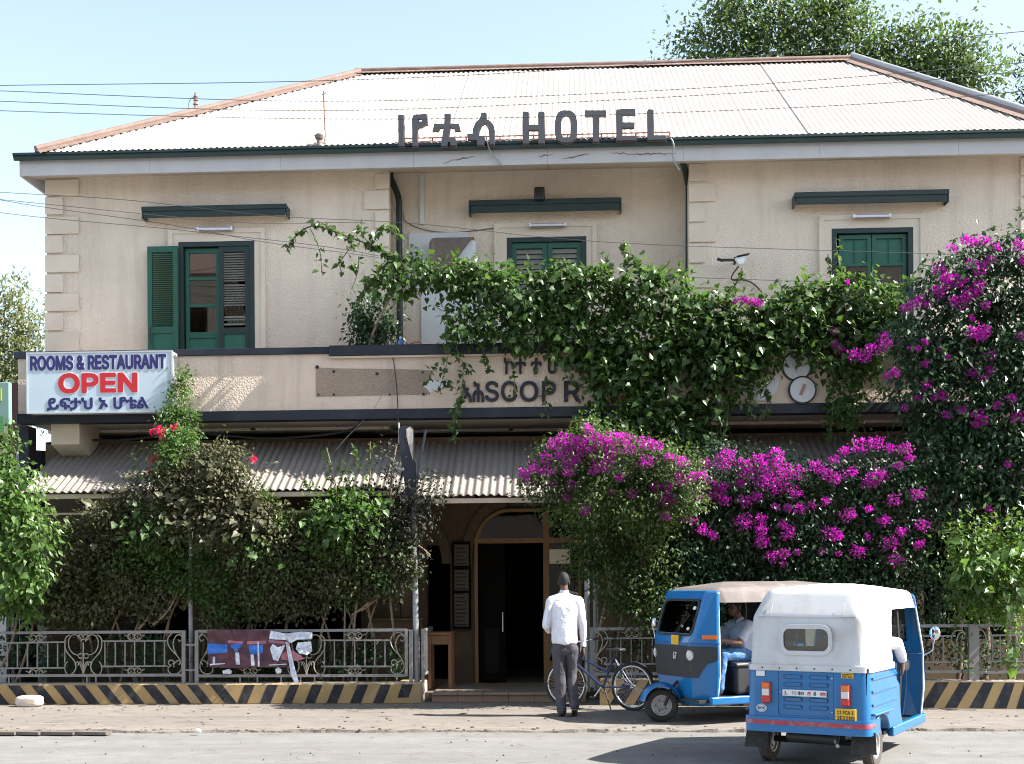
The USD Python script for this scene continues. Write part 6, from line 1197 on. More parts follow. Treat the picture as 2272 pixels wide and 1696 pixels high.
def make_tuk(label, loc, rz, vinyl, dusty, steer=0.0, wide=1.0):
    t = thing('three_wheeler', label, 'three-wheeler', loc, rz)
    UsdGeom.Xformable(t).AddScaleOp().Set(Gf.Vec3f(1, wide, 1))
    TY = M['tyre_dusty'] if dusty else M['rubber']
    B_ = M['tuk_blue']
    # tub
    plan = [(-.42, 0)]
    out = CrossSection([np.array([(-.32 - .10 * math.cos(a), -.53 - .10 * math.sin(a)) for a in np.linspace(0, math.pi / 2, 7)] + [(.62, -.635), (.62, .635)] + [(-.32 - .10 * math.sin(a), .53 + .10 * math.cos(a)) for a in np.linspace(0, math.pi / 2, 7)])])
    tub = out.extrude(.60, scale_top=(.985, .985)).translate((0, 0, .335))
    inn = CrossSection([np.array([(-.385, -.60), (.70, -.60), (.70, .60), (-.385, .60)])]).extrude(.7).translate((0, 0, .70))
    tub = tub - inn
    for sd in (-1, 1): tub = tub - Manifold.cylinder(.30, .285, .285, 32).rotate((90, 0, 0)).translate((0, sd * .62 + .15, .21))
    tub = tub - xzprism([(-.30, .2), (.7, .2), (.7, .36), (-.30, .36)], -.40, .40)
    door_cut = yzprism(rrect(-.285, .485, .285, .905, .02), -.5, -.409)
    tub = tub - door_cut
    body = MB().man(tub).build('rear_body', B_, t, smooth=30)
    for z in (.60, .72, .84):                         # pressed ridges along the side
        for sd in (-1, 1):
            MB().obox((-.30, sd * .634, z), (.60, sd * .634, z), .012, .022).build('ridge', B_, body)
    for sd in (-1, 1):                                # wheel-arch lip
        MB().tube([(.30 * math.cos(a), sd * .632, .21 + .30 * math.sin(a)) for a in np.linspace(.45, math.pi - .45, 16)], .016, 6).build('wheel_arch', B_, body, smooth=60)
        MB().man(rbox(-.33, .31, sd * .645 - .03, sd * .645 + .03, .505, .53, .012, 8)).build('arch_shelf', B_, body, smooth=40)
    # engine door with louvres
    ed = MB().man(yzprism(rrect(-.278, .492, .278, .898, .02), -.412, -.398)).build('engine_door', B_, t)
    for z in (.845, .775, .635, .565):
        for y0 in (-.235, .03):
            lv = yzprism(rrect(y0, z - .022, y0 + .205, z + .022, .021), -.414, -.4122); MB().man(lv).build('louvre_recess', M['tuk_blue_in'], ed)
            MB().add([(-.4145, y0 + .02, z - .012), (-.4145, y0 + .185, z - .012), (-.424, y0 + .185, z + .016), (-.424, y0 + .02, z + .016), (-.4140, y0 + .02, z + .020), (-.4140, y0 + .185, z + .020)], [[0, 1, 2, 3], [3, 2, 5, 4]]).build('louvre', B_, ed)
    for y_, z in ((-.265, .84), (-.265, .53), (.265, .70)): MB().man(S((-.414, y_, z), .009, 10)).build('rivet', M['chrome'], ed)
    # bumper
    bp = yzprism(rrect(-.645, .325, .645, .475, .03), -.46, -.34) ^ out.scale((1.05, 1.02)).extrude(1.0)
    bp = Manifold.batch_hull([Manifold.cylinder(.14, .09, .09, 20).translate((-.365, sd * .555, .33)) for sd in (-1, 1)] + [Manifold.cube((.05, .04, .14)).translate((-.15, sd * .63 - .02, .33)) for sd in (-1, 1)]) - Manifold.cube((.6, 1.16, .3), True).translate((-.05, 0, .4))
    bm = MB().man(bp).build('bumper', B_, t, smooth=30)
    st_ = Manifold.batch_hull([Manifold.cylinder(.04, .093, .093, 20).translate((-.365, sd * .555, .40)) for sd in (-1, 1)] + [Manifold.cube((.02, .04, .04)).translate((-.28, sd * .633 - .02, .40)) for sd in (-1, 1)]) - Manifold.cube((.6, 1.2, .3), True).translate((-.05, 0, .4))
    MB().man(st_ - bp).build('red_stripe', M['stripe_red'], bm, smooth=30)
    # soft top
    top = [(-.29, .49, .95, .12), (-.25, .465, 1.36, .135), (-.12, .39, 1.515, .155), (.55, .41, 1.53, .155), (1.58, .45, 1.545, .09), (1.69, .44, 1.52, .07), (.55, .56, 1.40, .06), (1.55, .535, 1.40, .06), (.50, .58, .95, .05)]
    top = [(x, s_ * y, z, r_) for x, y, z, r_ in top for s_ in (-1, 1)] + [(.1, 0, 1.60, .11), (1.2, 0, 1.595, .11)]
    shell = HULL(top, 0, 28) - HULL(top, -.018, 28)
    shell = shell - Manifold.cube((4, 3, 1), True).translate((0, 0, .42))
    op = unary_union([rrect(.44, .5, 1.40, 1.455, .10), sbox(.9, .3, 2.2, 1.455)]).intersection(sbox(0, 0, 3, 1.455))
    shell = shell - xzprism(list(op.exterior.coords[:-1])) - xzprism([(1.62, 1.3), (2.2, 1.3), (2.2, 1.55), (1.72, 1.55)])
    hole = rrect(-.235, 1.085, .235, 1.30, .07); shell = shell - yzprism(hole, -.6, -.2)
    sh_ = shell.refine_to_length(.05)
    q = sh_.to_mesh(); v = q.vert_properties[:, :3].copy(); 
    amp_ = .0025 * (meshkit.fbm(v * (3, 3, 5), 3, 5) * 2 - 1); cc = unit(v - np.array([.4, 0, 1.2])); v = v + cc * amp_[:, None]
    cn = MB().add(v, q.tri_verts).build('soft_top', vinyl, t, smooth=35)
    def sx(y_, z_):                                   # how far back the fabric stands at (y_, z_)
        k = (abs(v[:, 1] - y_) < .045) & (abs(v[:, 2] - z_) < .04) & (v[:, 0] < .4); return float(v[k, 0].min()) if k.any() else -.38
    MB().tube([(sx(y_, 1.405) - .002, y_, 1.405) for y_ in np.linspace(-.50, .50, 15)], .0045, 6).build('seam', vinyl, cn, smooth=60)
    for y_ in (-.37, .37): MB().tube([(sx(y_, z_) - .001, y_, z_) for z_ in (1.41, 1.44, 1.47, 1.50, 1.53)], .003, 5).build('seam', M['cap_grey'], cn)
    MB().man((Manifold.batch_hull([Manifold.cylinder(.055, .112, .112, 20).translate((-.31, sd * .525, .90)) for sd in (-1, 1)] + [Manifold.cube((.05, .03, .055)).translate((.40, sd * .636 - .015, .90)) for sd in (-1, 1)]) - Manifold.cube((.78, 1.235, .3), True).translate((.0, 0, .9)))).build('hem', vinyl, cn, smooth=30)
    for y_ in (-.45, -.27, -.09, .09, .27, .45): MB().man(S((-.424, y_, .925), .008, 8)).build('stud', M['trim_black'], cn)
    ring = hole.buffer(.035).difference(hole.buffer(-.005)); MB().man(yzprism(ring, -.014, .006).rotate((0, -3.2, 0)).translate((-.405 + .066, 0, -.02)).translate((0, 0, 0.0)).translate((0, 0, .02)).translate((0, 0, 0))).build('window_frame', vinyl, cn)
    MB().man(yzprism(hole.buffer(.0), -.002, .002).rotate((0, -3.2, 0)).translate((-.33, 0, 0))).build('rear_window', M['screen'], cn)
    # tail lights
    for sd in (-1, 1):
        y0 = sd * .405
        tl = MB().box(-.452, -.40, y0 - .045, y0 + .045, .595, .795, .012).build('tail_light', M['lens_red'], t)
        MB().box(-.462, -.4525, y0 - .037, y0 + .037, .735, .787, .004).build('indicator_lens', M['lens_orange'], tl)
        MB().box(-.462, -.4525, y0 - .037, y0 + .037, .665, .732, .004).build('reversing_lens', M['lens_clear'], tl)
        MB().box(-.464, -.4525, y0 - .037, y0 + .037, .603, .662, .004).build('brake_lens', M['lens_red'], tl)
    # plate, strip, stickers
    def rear_text(par, s, y0, y1, z0, z1, x, m, bold=True, name='lettering'):
        g = affinity.affine_transform(text_shape(s, bold), [y1 - y0, 0, 0, z1 - z0, y0, z0]); MB().poly(g, (x, 0, 0), (0, -1, 0), (0, 0, 1), .002, .001).build(name, m, par)
    np_ = MB().box(-.446, -.432, -.51, -.305, .455, .575, .003).build('number_plate', M['plate_yellow'], t)
    rear_text(np_, '11 FCA 1', .325, .485, .522, .558, -.4465, M['ink_navy'] if False else M['black']); rear_text(np_, '2E220S', .325, .495, .470, .508, -.4465, M['black'])
    sp_ = MB().box(-.432, -.425, -.215, .235, .668, .728, .002).build('name_strip', M['white'], t)
    rear_text(sp_, '1.', -.215, -.185, .680, .715, -.4325, M['black']); rear_text(sp_, 'FB', -.135, -.09, .680, .715, -.4325, M['cap_grey'], False); rear_text(sp_, '$0', -.075, -.015, .680, .716, -.4325, M['black']); rear_text(sp_, '8', .085, .11, .680, .716, -.4325, M['black']); rear_text(sp_, 'K', .155, .175, .682, .714, -.4325, M['black'], False)
    for y_ in (-.038, -.19): MB().poly(Point(-y_ * -1 * -1, .697).buffer(.017).difference(Point(-y_ * -1 * -1, .69).buffer(.008)), (-.4325, 0, 0), (0, -1, 0), (0, 0, 1), .002, .001).build('mark', M['lens_red'], sp_)
    ov = affinity.scale(Point(0, 0).buffer(.055, 16), 1, .68); 
    o_ = MB().poly(affinity.translate(ov, -.46, .545), (-.4215, 0, 0), (0, -1, 0), (0, 0, 1), .003, .012).build('oval_sticker', M['white'], t)
    MB().poly(affinity.translate(affinity.scale(ov, .9, .86), -.46, .545).difference(affinity.translate(affinity.scale(ov, .83, .76), -.46, .545)), (-.4246, 0, 0), (0, -1, 0), (0, 0, 1), .001, .0003).build('sticker_ring', M['tuk_blue_in'], o_)
    rear_text(o_, 'NCK', -.495, -.425, .530, .560, -.4248, M['tuk_blue_in'])
    MB().box(-.4235, -.415, .425, .515, .845, .895).build('sticker', M['white'], t); s2 = MB().box(-.4235, -.415, -.48, -.36, .85, .895).build('sticker', M['plate_yellow'], t)
    rear_text(s2, 'SAFETY', .37, .47, .874, .889, -.424, M['black']); rear_text(s2, 'FIRST RIDE', .37, .47, .856, .868, -.424, M['black'])
    # running gear
    for sd in (-1, 1):
        MB().add([(-.30, sd * .43, .355), (-.30, sd * .66, .355), (-.33, sd * .68, .16), (-.33, sd * .42, .16), (-.31, sd * .43, .355), (-.31, sd * .66, .355), (-.34, sd * .68, .16), (-.34, sd * .42, .16)], [[0, 1, 2, 3], [7, 6, 5, 4], [0, 4, 5, 1], [1, 5, 6, 2], [2, 6, 7, 3], [3, 7, 4, 0]]).build('mudflap', M['rubber'], t)
    wheel(t, 0, .535, .205, .205, .115, TY); wheel(t, 0, -.535, .205, .205, .115, TY)
    ms = MB().tube([(-.22, -.27, .27), (-.22, -.25, .27), (-.22, .25, .27), (-.22, .27, .27)], [.03, .06, .06, .03], 14).build('silencer', M['trim_black'], t, smooth=50)
    MB().tube([(-.24, -.2, .30), (-.27, -.26, .24), (-.36, -.3, .22)], .018, 8).build('tail_pipe', M['rim'], ms)
    MB().tube([(0, -.48, .21), (0, .48, .21)], .03, 8).obox((-.12, -.3, .36), (-.12, .3, .36), .06, .05).obox((0, -.25, .23), (0, -.25, .4), .05, .05).obox((0, .25, .23), (0, .25, .4), .05, .05).build('axle', M['trim_black'], t)
    MB().man(rbox(-.12, .25, -.22, .22, .2, .45, .05)).build('engine', M['trim_black'], t, smooth=40)
    # floor, sills, seats
    MB().box(.3, 1.95, -.57, .57, .262, .30).build('floor', M['trim_black'], t)
    for sd in (-1, 1):
        MB().man(rbox(.45, 1.82, sd * .60 - .035, sd * .60 + .035, .235, .335, .02)).build('sill', B_, t, smooth=40)
        MB().poly(Polygon([(.60, .32), (.86, .32), (.80, .38), (.74, .50), (.72, .72), (.60, .78)]), (0, sd * .615 + .01, 0), (1, 0, 0), (0, 0, 1), .02).build('entry_panel', B_, t)
        MB().tube([(1.71, sd * .60, .30), (1.70, sd * .635, .6), (1.70, sd * .63, 1.0), (1.665, sd * .56, 1.46)], .011, 6).build('door_piping', M['white'], t, smooth=60)
        MB().tube([(.92, sd * .57, .32), (.92, sd * .585, .9), (.95, sd * .54, 1.46)], .012, 6).build('grab_rail', M['trim_black'], t, smooth=60)
    MB().man(rbox(.82, 1.24, -.26, .30, .31, .68, .05)).build('driver_seat', M['seat_vinyl'], t, smooth=40)
    MB().man(rbox(.80, 1.26, -.28, .32, .64, .71, .035)).build('seat_cushion', M['seat_vinyl'], t, smooth=40)
    MB().man(rbox(-.02, .46, -.56, .56, .45, .72, .06)).man(rbox(-.22, -.08, -.55, .55, .70, 1.12, .06)).build('passenger_bench', M['seat_vinyl'], t, smooth=40)
    # front cowl
    full = HULL(OUT, 0, 24); cowl = full - HULL(OUT, -.02, 24) - xzprism([(1.0, 0), (1.70, 0), (1.70, 1.1), (1.66, 1.46), (1.60, 1.9), (1.0, 1.9)])
    cowl = cowl - xzprism([(1.68, 1.085), (2.5, 1.085), (2.5, 1.49), (1.68, 1.49)], -.40, .40) - Manifold.cylinder(.4, .255, .255, 28).rotate((90, 0, 0)).translate((2.13, .2, .205))
    c_ = MB().man(cowl).build('front_cowl', B_, t, smooth=25)
    xf = lambda z: 1.945 - (z - 1.03) * .315
    gl = [(xf(z) + .0, y_, z) for z, y_ in ((1.07, -.42), (1.07, .42), (1.50, .41), (1.50, -.41))]
    g8 = np.array(gl); n_ = unit(np.cross(g8[1] - g8[0], g8[3] - g8[0])); n_ = n_ if n_[0] > 0 else -n_
    MB().man(Manifold.hull_points(np.vstack([g8 - n_ * .006, g8 - n_ * .002]))).build('windscreen', M['screen'], c_)
    e_ = rrect(-.405, 0, .405, .47, .07); ax = unit(g8[3] - g8[0] - np.array([0, (g8[3] - g8[0])[1], 0]))
    MB().poly(e_.difference(rrect(-.375, .03, .375, .445, .06)), np.array([xf(1.045), 0, 1.045]) + n_ * .002, (0, 1, 0), ax, .012, .004).build('screen_seal', M['rubber'], c_)
    for y_, h, r_ in ((.30, .36, .03), (.12, .13, .024), (.27, .10, .026)): MB().poly(affinity.scale(Point(y_, h).buffer(r_), 1.2, .8), np.array([xf(1.045), 0, 1.045]) - n_ * .0005, (0, 1, 0), ax, .002).build('round_sticker', M['white'], c_)
    MB().tube([np.array([xf(1.08), .05, 1.08]) + n_ * .012, np.array([xf(1.3), .25, 1.3]) + n_ * .012], .006, 5).build('wiper', M['rubber'], c_)
    off = HULL(OUT, .009, 24) - HULL(OUT, -.004, 24)
    nose = off ^ xzprism([(1.73, .935), (2.6, .935), (2.6, .48), (1.90, .56), (1.865, .66), (1.83, .735), (1.77, .755), (1.73, .78)])
    ns_ = MB().man(nose).build('nose_panel', M['trim_black'], t, smooth=30)
    for sd in (-1, 1):
        MB().man(Manifold.sphere(1, 20).scale((.035, .055, .072)).rotate((0, 0, sd * 42)).translate((1.955, sd * .395, .83))).build('headlight', M['lens_clear'], ns_, smooth=60)
        MB().man(off ^ xzprism([(1.74, 1.02), (1.87, 1.02), (1.87, 1.065), (1.74, 1.065)], min(0, sd * 2), max(0, sd * 2))).build('indicator', M['lens_orange'], c_, smooth=30)
    g = affinity.affine_transform(text_shape('67'), [.075, 0, 0, .085, .06, .77]); MB().poly(g, (1.991, 0, 0), (0, 1, 0), (0, 0, 1), .003, .004).build('lettering', M['white'], ns_)
    MB().box(1.975, 1.995, .02, .18, .945, 1.06, .003).build('front_plate', M['plate_yellow'], t)
    MB().man(off ^ xzprism([(1.5, .965), (2.5, .965), (2.5, .973), (1.5, .973)])).build('cowl_seam', M['tuk_blue_in'], c_)
    # front wheel, mudguard
    wheel(t, 2.13, 0, .205, .205, .115, TY, steer)
    mg = MB(); mg.grid(lambda s, q: np.array([2.13 + (.265 - .05 * (2 * q - 1) ** 2) * math.cos(.15 + s * 2.75) * math.cos(steer) - (.21 * (q - .5)) * math.sin(steer), (.265 - .05 * (2 * q - 1) ** 2) * math.cos(.15 + s * 2.75) * math.sin(steer) + .21 * (q - .5) * math.cos(steer), .225 + (.265 - .05 * (2 * q - 1) ** 2) * math.sin(.15 + s * 2.75)]), 20, 8)
    mg.build('mudguard', B_, t, smooth=True)
    MB().tube([(2.13, .085, .205), (2.03, .085, .42), (1.84, .03, .55), (1.72, 0, 1.0)], .02, 8).build('fork', M['trim_black'], t, smooth=50)
    MB().tube([(1.48, -.30, .98), (1.58, -.2, 1.01), (1.68, 0, 1.03), (1.58, .2, 1.01), (1.48, .30, .98)], .014, 8).build('handlebar', M['trim_black'], t, smooth=50)
    for sd in (-1,):
        mr = MB().tube([(1.76, sd * .60, .93), (1.78, sd * .72, 1.0), (1.78, sd * .74, 1.12)], .008, 6).build('mirror_stalk', M['chrome'], t, smooth=50)
        MB().man(Manifold.sphere(1, 20).scale((.035, .062, .075)).translate((1.78, sd * .745, 1.18))).build('mirror', M['chrome'], t, smooth=60)
    return t
H2 = math.radians(90 - 28.5)
o2 = (G(1954, 1697, -.03) + G(1687, 1690, -.03)) / 2; o2[2] = -.03
make_tuk('nearest blue three-wheeler with white soft top seen from behind, yellow rear number plate', o2, H2, M['vinyl_white'], True, wide=.92)
H1 = math.radians(207)
o1 = G(1467, 1602, 0) - np.array([2.13 * math.cos(H1), 2.13 * math.sin(H1), 0])
make_tuk('blue three-wheeler with tan roof seen from its side, driver at the handlebar', o1, H1, M['vinyl_tan'], False, steer=math.radians(-23))
# ------------------------------------------------------------------ people
M['skin'] = mat('skin', (.10, .052, .034), .5, .12, 9, .1, 60); M['skin_mid'] = mat('skin_mid', (.13, .06, .035), .5, .12, 9, .1, 60)
M['hair'] = mat('hair', (.012, .010, .010), .85, .2, 60, .5, 200)
M['shirt_white'] = mat('shirt_white', (.60, .60, .66), .8, .04, 8, .35, 14); M['tee_white'] = mat('tee_white', (.52, .52, .60), .85, .05, 8, .3, 16)
M['trouser'] = mat('trouser', (.05, .047, .058), .85, .12, 8, .4, 16); M['jeans'] = mat('jeans', (.04, .13, .30), .85, .35, 10, .3, 24, dirt=(.22, .36, .5), dscale=9, damt=.7)
M['shoe'] = mat('shoe', (.014, .012, .012), .4, .2, 8); M['sole'] = mat('sole', (.11, .095, .08), .8, .2, 8)
def chain(*pts): return [Manifold.batch_hull([S(a[:3], a[3], 14), S(b[:3], b[3], 14)]) for a, b in zip(pts, pts[1:])]
def ell(c, rx, ry, rz, rot=(0, 0, 0)): return Manifold.sphere(1, 20).scale((rx, ry, rz)).rotate(rot).translate(tuple(map(float, c)))
def skinmesh(parts, L=.02, it=8):
    m = Manifold.batch_boolean(parts, __import__('manifold3d').OpType.Add).refine_to_length(L).to_mesh()
    t = trimesh.Trimesh(m.vert_properties[:, :3], m.tri_verts, process=True); trimesh.smoothing.filter_taubin(t, iterations=it); return t
def folds(t, amp, sc, seed=0):
    v = t.vertices; n = t.vertex_normals; t.vertices = v + n * (amp * (meshkit.fbm(v * np.array(sc), 3, seed) * 2 - 1))[:, None]; return t
def hand(wr, dr, side, out, curl=.5, k=1.0):
    """Palm, four bent fingers of different lengths and a thumb leaving the side of the palm. dr: along the hand; out: towards the back of the hand; side: towards the thumb."""
    wr, dr, side, out = (np.asarray(a, float) for a in (wr, dr, side, out)); ps = []
    pm = wr + dr * .085 * k
    ps += [Manifold.batch_hull([S(wr, .024 * k, 12), S(pm + side * .03 * k, .015 * k, 12), S(pm - side * .032 * k, .014 * k, 12)])]
    for i, (off, ln) in enumerate(((.030, .070), (.010, .078), (-.011, .073), (-.031, .058))):
        a = pm + side * off * k; b = a + (dr * .9 - out * .35 * curl) * ln * .5 * k; c = b + (dr * (1 - .7 * curl) - out * 1.1 * curl) * ln * .45 * k
        ps += chain((*a, .0095 * k), (*b, .0088 * k), (*c, .0075 * k))
    a = wr + dr * .03 * k + side * .022 * k; b = a + (side * .7 + dr * .6) * .042 * k; c = b + (dr * .9 - out * .3 + side * .1) * .034 * k
    ps += chain((*a, .013 * k), (*b, .011 * k), (*c, .009 * k)); return ps
def head(c, f, up=(0, 0, 1), k=1.0):
    """Skull, jaw, neck root, nose, brow, lips and ears; f: where the face looks."""
    c, f = np.asarray(c, float), unit(np.asarray(f, float)); l = np.cross(up, f); yaw = math.degrees(math.atan2(f[1], f[0]))
    E = lambda o, rx, ry, rz: ell(c + f * o[0] * k + l * o[1] * k + np.array([0, 0, o[2] * k]), rx * k, ry * k, rz * k, (0, 0, yaw))
    ps = [E((-.008, 0, .03), .095, .074, .088), E((.035, 0, -.035), .062, .056, .075), E((.05, 0, -.075), .03, .034, .028), E((.095, 0, -.018), .018, .014, .024), E((.08, 0, .03), .018, .05, .014), E((.088, 0, -.055), .012, .024, .010)]
    for s in (-1, 1): ps += [E((-.012, s * .077, -.005), .018, .009, .032), E((.085, s * .032, .012), .010, .014, .008)]
    return ps
def cap(c, f, k=1.0, lo=-.02):
    c, f = np.asarray(c, float), unit(np.asarray(f, float)); yaw = math.degrees(math.atan2(f[1], f[0]))
    m = ell(c + f * -.012 * k + (0, 0, .033 * k), .096 * k, .076 * k, .089 * k, (0, 0, yaw))
    return m.trim_by_plane((float(-f[0] * .75), float(-f[1] * .75), .66), float(np.dot(c, (-f[0] * .75, -f[1] * .75, .66)) + lo * k))
# the man walking to the door, seen from behind
mo = G(1254, 1590)
pm_ = thing('person', 'person in white long-sleeved shirt and grey trousers walking to the entrance, seen from behind', 'person', mo, rotz=.10)
UsdGeom.Xformable(pm_).AddScaleOp().Set(Gf.Vec3f(.87, .96, 1.0))
hc = (-.005, .03, 1.715)
body = head(hc, (.06, 1, -.02), k=1.04) + chain((0, .005, 1.50, .06), (0, .015, 1.60, .056), (0, .02, 1.66, .056)) + chain((-.15, 0, 1.435, .055), (.15, 0, 1.435, .055)) + [ell((0, 0, 1.25), .17, .11, .26)] + [ell((0, 0, .98), .155, .115, .13)]
body += chain((.215, -.01, 1.45, .055), (.262, -.03, 1.14, .043), (.268, .0, .90, .028)) + hand((.27, .0, .885), (0.02, .12, -.99), (-.25, .95, .1), (.97, .2, 0), .45, 1.05)
body += chain((-.215, -.01, 1.45, .055), (-.262, -.02, 1.17, .043), (-.20, .20, 1.08, .028)) + hand((-.195, .215, 1.08), (.35, .93, .1), (.1, 0, .99), (-.9, .3, .1), .5, 1.05)
body += chain((-.085, 0, .93, .085), (-.07, .03, .52, .058), (-.045, .0, .10, .042)) + chain((.085, 0, .93, .085), (.10, .07, .52, .056), (.125, -.06, .14, .042))
body += chain((-.045, -.03, .05, .035), (-.055, .12, .035, .032)) + chain((.125, -.08, .12, .034), (.135, .05, .045, .03))
MB().tm(skinmesh(body, .022, 4)).build('body', M['skin'], pm_, smooth=True)
MB().man(cap(hc, (.06, 1, -.02), 1.05)).build('hair', M['hair'], pm_, smooth=50)
sh = chain((-.185, -.005, 1.455, .075), (0, 0, 1.50, .085), (.185, -.005, 1.455, .075)) + [Manifold.batch_hull([ell((0, -.01, 1.38), .215, .135, .12), ell((0, -.005, 1.12), .185, .135, .08), ell((0, -.005, .935), .195, .142, .035)])]
sh += chain((.205, -.01, 1.455, .075), (.262, -.03, 1.15, .064), (.270, -.005, .925, .046)) + chain((-.205, -.01, 1.455, .075), (-.266, -.02, 1.165, .064), (-.212, .165, 1.085, .046))
sh += chain((0, .01, 1.53, .075), (0, .015, 1.58, .066))
t_ = skinmesh(sh, .02, 6); trimesh.smoothing.filter_laplacian(t_, iterations=5); folds(t_, .016, (7, 7, 3.2), 3); folds(t_, .007, (16, 16, 8), 5)
MB().tm(t_).build('shirt', M['shirt_white'], pm_, smooth=True)
MB().man(Manifold.cylinder(.035, .070, .064, 20).translate((0, .018, 1.572)) - Manifold.cylinder(.05, .060, .056, 20).translate((0, .018, 1.567))).build('collar', M['shirt_white'], pm_, smooth=40)
for c, d in (((.271, -.002, .905), (0, .1, -1)),): MB().tube([np.array(c) + (0, 0, .035), np.array(c) - (0, 0, .012)], .045, 12).build('cuff', M['shirt_white'], pm_, smooth=50)
tr = [Manifold.batch_hull([ell((0, 0, 1.0), .168, .128, .06), ell((-.08, 0, .86), .105, .118, .09), ell((.08, 0, .86), .105, .118, .09)])] + chain((-.088, 0, .86, .108), (-.075, .03, .52, .086), (-.052, -.005, .12, .078), (-.052, .0, .075, .08)) + chain((.092, 0, .86, .108), (.105, .07, .52, .084), (.125, -.05, .19, .074), (.128, -.07, .15, .075))
t_ = skinmesh(tr, .02, 6); folds(t_, .018, (8, 8, 5), 8); folds(t_, .009, (15, 15, 14), 9)
MB().tm(t_).build('trousers', M['trouser'], pm_, smooth=True)
for s_, pts in (('l', ((-.045, -.035, .055, .045), (-.052, .06, .045, .046), (-.062, .16, .035, .036))),): MB().tm(skinmesh(chain(*pts), .015, 3)).build('shoe', M['shoe'], pm_, smooth=True)
rsh = MB().tm(skinmesh(chain((.126, -.115, .125, .040), (.132, -.03, .075, .044), (.138, .07, .042, .036)), .015, 3)).build('shoe', M['shoe'], pm_, smooth=True)
MB().obox((.127, -.158, .105), (.138, .05, .008), .085, .014, up=(0, .5, .8)).build('sole', M['sole'], rsh)
# the driver of the side-on three-wheeler
dp_ = thing('person', 'person in white T-shirt and blue jeans sitting at the handlebar of the side-on three-wheeler', 'person', o1, H1)
hc = (1.06, .03, 1.385)
b = head(hc, (1, .1, -.05), k=.98) + chain((.99, .03, 1.17, .062), (1.02, .03, 1.25, .055), (1.03, .03, 1.30, .054)) + chain((.98, -.13, 1.14, .07), (.98, .19, 1.14, .07)) + [Manifold.batch_hull([ell((.975, .03, 1.08), .105, .15, .12), ell((.95, .03, .82), .115, .155, .10)])]
b += chain((.98, .21, 1.14, .052), (1.17, .27, .95, .042), (1.44, .27, .985, .030)) + hand((1.45, .27, .985), (.95, .05, .05), (0, -.95, .1), (0, .1, .99), .9)
b += chain((.98, -.15, 1.14, .052), (1.17, -.21, .95, .042), (1.44, -.25, .985, .030)) + hand((1.45, -.25, .985), (.95, -.05, .05), (0, .95, .1), (0, .1, .99), .9)
b += chain((.95, .12, .80, .085), (1.36, .17, .80, .06), (1.40, .16, .42, .045), (1.40, .16, .36, .04)) + chain((.95, -.06, .80, .085), (1.36, -.12, .80, .06), (1.40, -.12, .42, .045), (1.40, -.12, .36, .04)) + chain((1.40, .16, .35, .04), (1.52, .17, .335, .03)) + chain((1.40, -.12, .35, .04), (1.52, -.13, .335, .03))
MB().tm(skinmesh(b, .022, 4)).build('body', M['skin_mid'], dp_, smooth=True)
MB().man(cap(hc, (1, .1, -.05), 1.0)).build('hair', M['hair'], dp_, smooth=50)
s_ = chain((.98, -.13, 1.145, .085), (.98, .19, 1.145, .085)) + [Manifold.batch_hull([ell((.975, .03, 1.08), .125, .175, .11), ell((.94, .03, .80), .14, .185, .06)])] + chain((.98, .21, 1.14, .072), (1.11, .255, 1.01, .068)) + chain((.98, -.15, 1.14, .072), (1.11, -.195, 1.01, .068)) + chain((.99, .03, 1.19, .07), (1.0, .03, 1.215, .066))
t_ = folds(skinmesh(s_, .02, 6), .012, (9, 9, 6), 4); MB().tm(t_).build('t_shirt', M['tee_white'], dp_, smooth=True)
j = chain((.95, .12, .80, .105), (1.36, .17, .80, .082), (1.40, .165, .45, .068), (1.40, .165, .40, .066)) + chain((.95, -.06, .80, .105), (1.36, -.12, .80, .082), (1.40, -.12, .45, .068), (1.40, -.12, .40, .066)) + [ell((.93, .03, .80), .125, .165, .085)]
t_ = folds(skinmesh(j, .02, 6), .014, (11, 11, 9), 6); MB().tm(t_).build('jeans', M['jeans'], dp_, smooth=True)
for y_ in (.165, -.12): MB().tm(skinmesh(chain((1.38, y_, .345, .042), (1.47, y_ + .003, .342, .042), (1.55, y_ + .006, .335, .034)), .015, 3)).build('shoe', M['shoe'], dp_, smooth=True)
# passenger in the nearer three-wheeler, arm at the opening
pp_ = thing('person', 'person in white sleeves riding in the nearest three-wheeler, arm at the side opening', 'person', o2, H2)
hc = (.27, -.20, 1.36)
b = head(hc, (1, -.1, 0), k=.98) + chain((.22, -.2, 1.16, .06), (.24, -.2, 1.28, .054)) + chain((.22, -.36, 1.13, .07), (.22, -.04, 1.13, .07)) + [Manifold.batch_hull([ell((.20, -.2, 1.05), .105, .15, .12), ell((.15, -.2, .82), .115, .155, .10)])]
b += chain((.23, -.39, 1.12, .05), (.50, -.60, 1.13, .042), (.62, -.625, .96, .030)) + hand((.625, -.626, .945), (.2, 0, -.98), (.95, .1, .2), (0, -1, 0), .5)
b += chain((.23, -.01, 1.12, .05), (.40, .03, .92, .042), (.62, -.05, .86, .030)) + hand((.625, -.05, .86), (.95, 0, -.2), (0, -.9, .1), (.1, 0, .99), .6)
b += chain((.16, -.10, .80, .085), (.60, -.08, .80, .06), (.66, -.08, .38, .045)) + chain((.16, -.30, .80, .085), (.60, -.32, .80, .06), (.66, -.32, .38, .045)) + chain((.66, -.08, .35, .04), (.78, -.08, .335, .03)) + chain((.66, -.32, .35, .04), (.78, -.32, .335, .03))
MB().tm(skinmesh(b, .022, 4)).build('body', M['skin_mid'], pp_, smooth=True)
MB().man(cap(hc, (1, -.1, 0), 1.0)).build('hair', M['hair'], pp_, smooth=50)
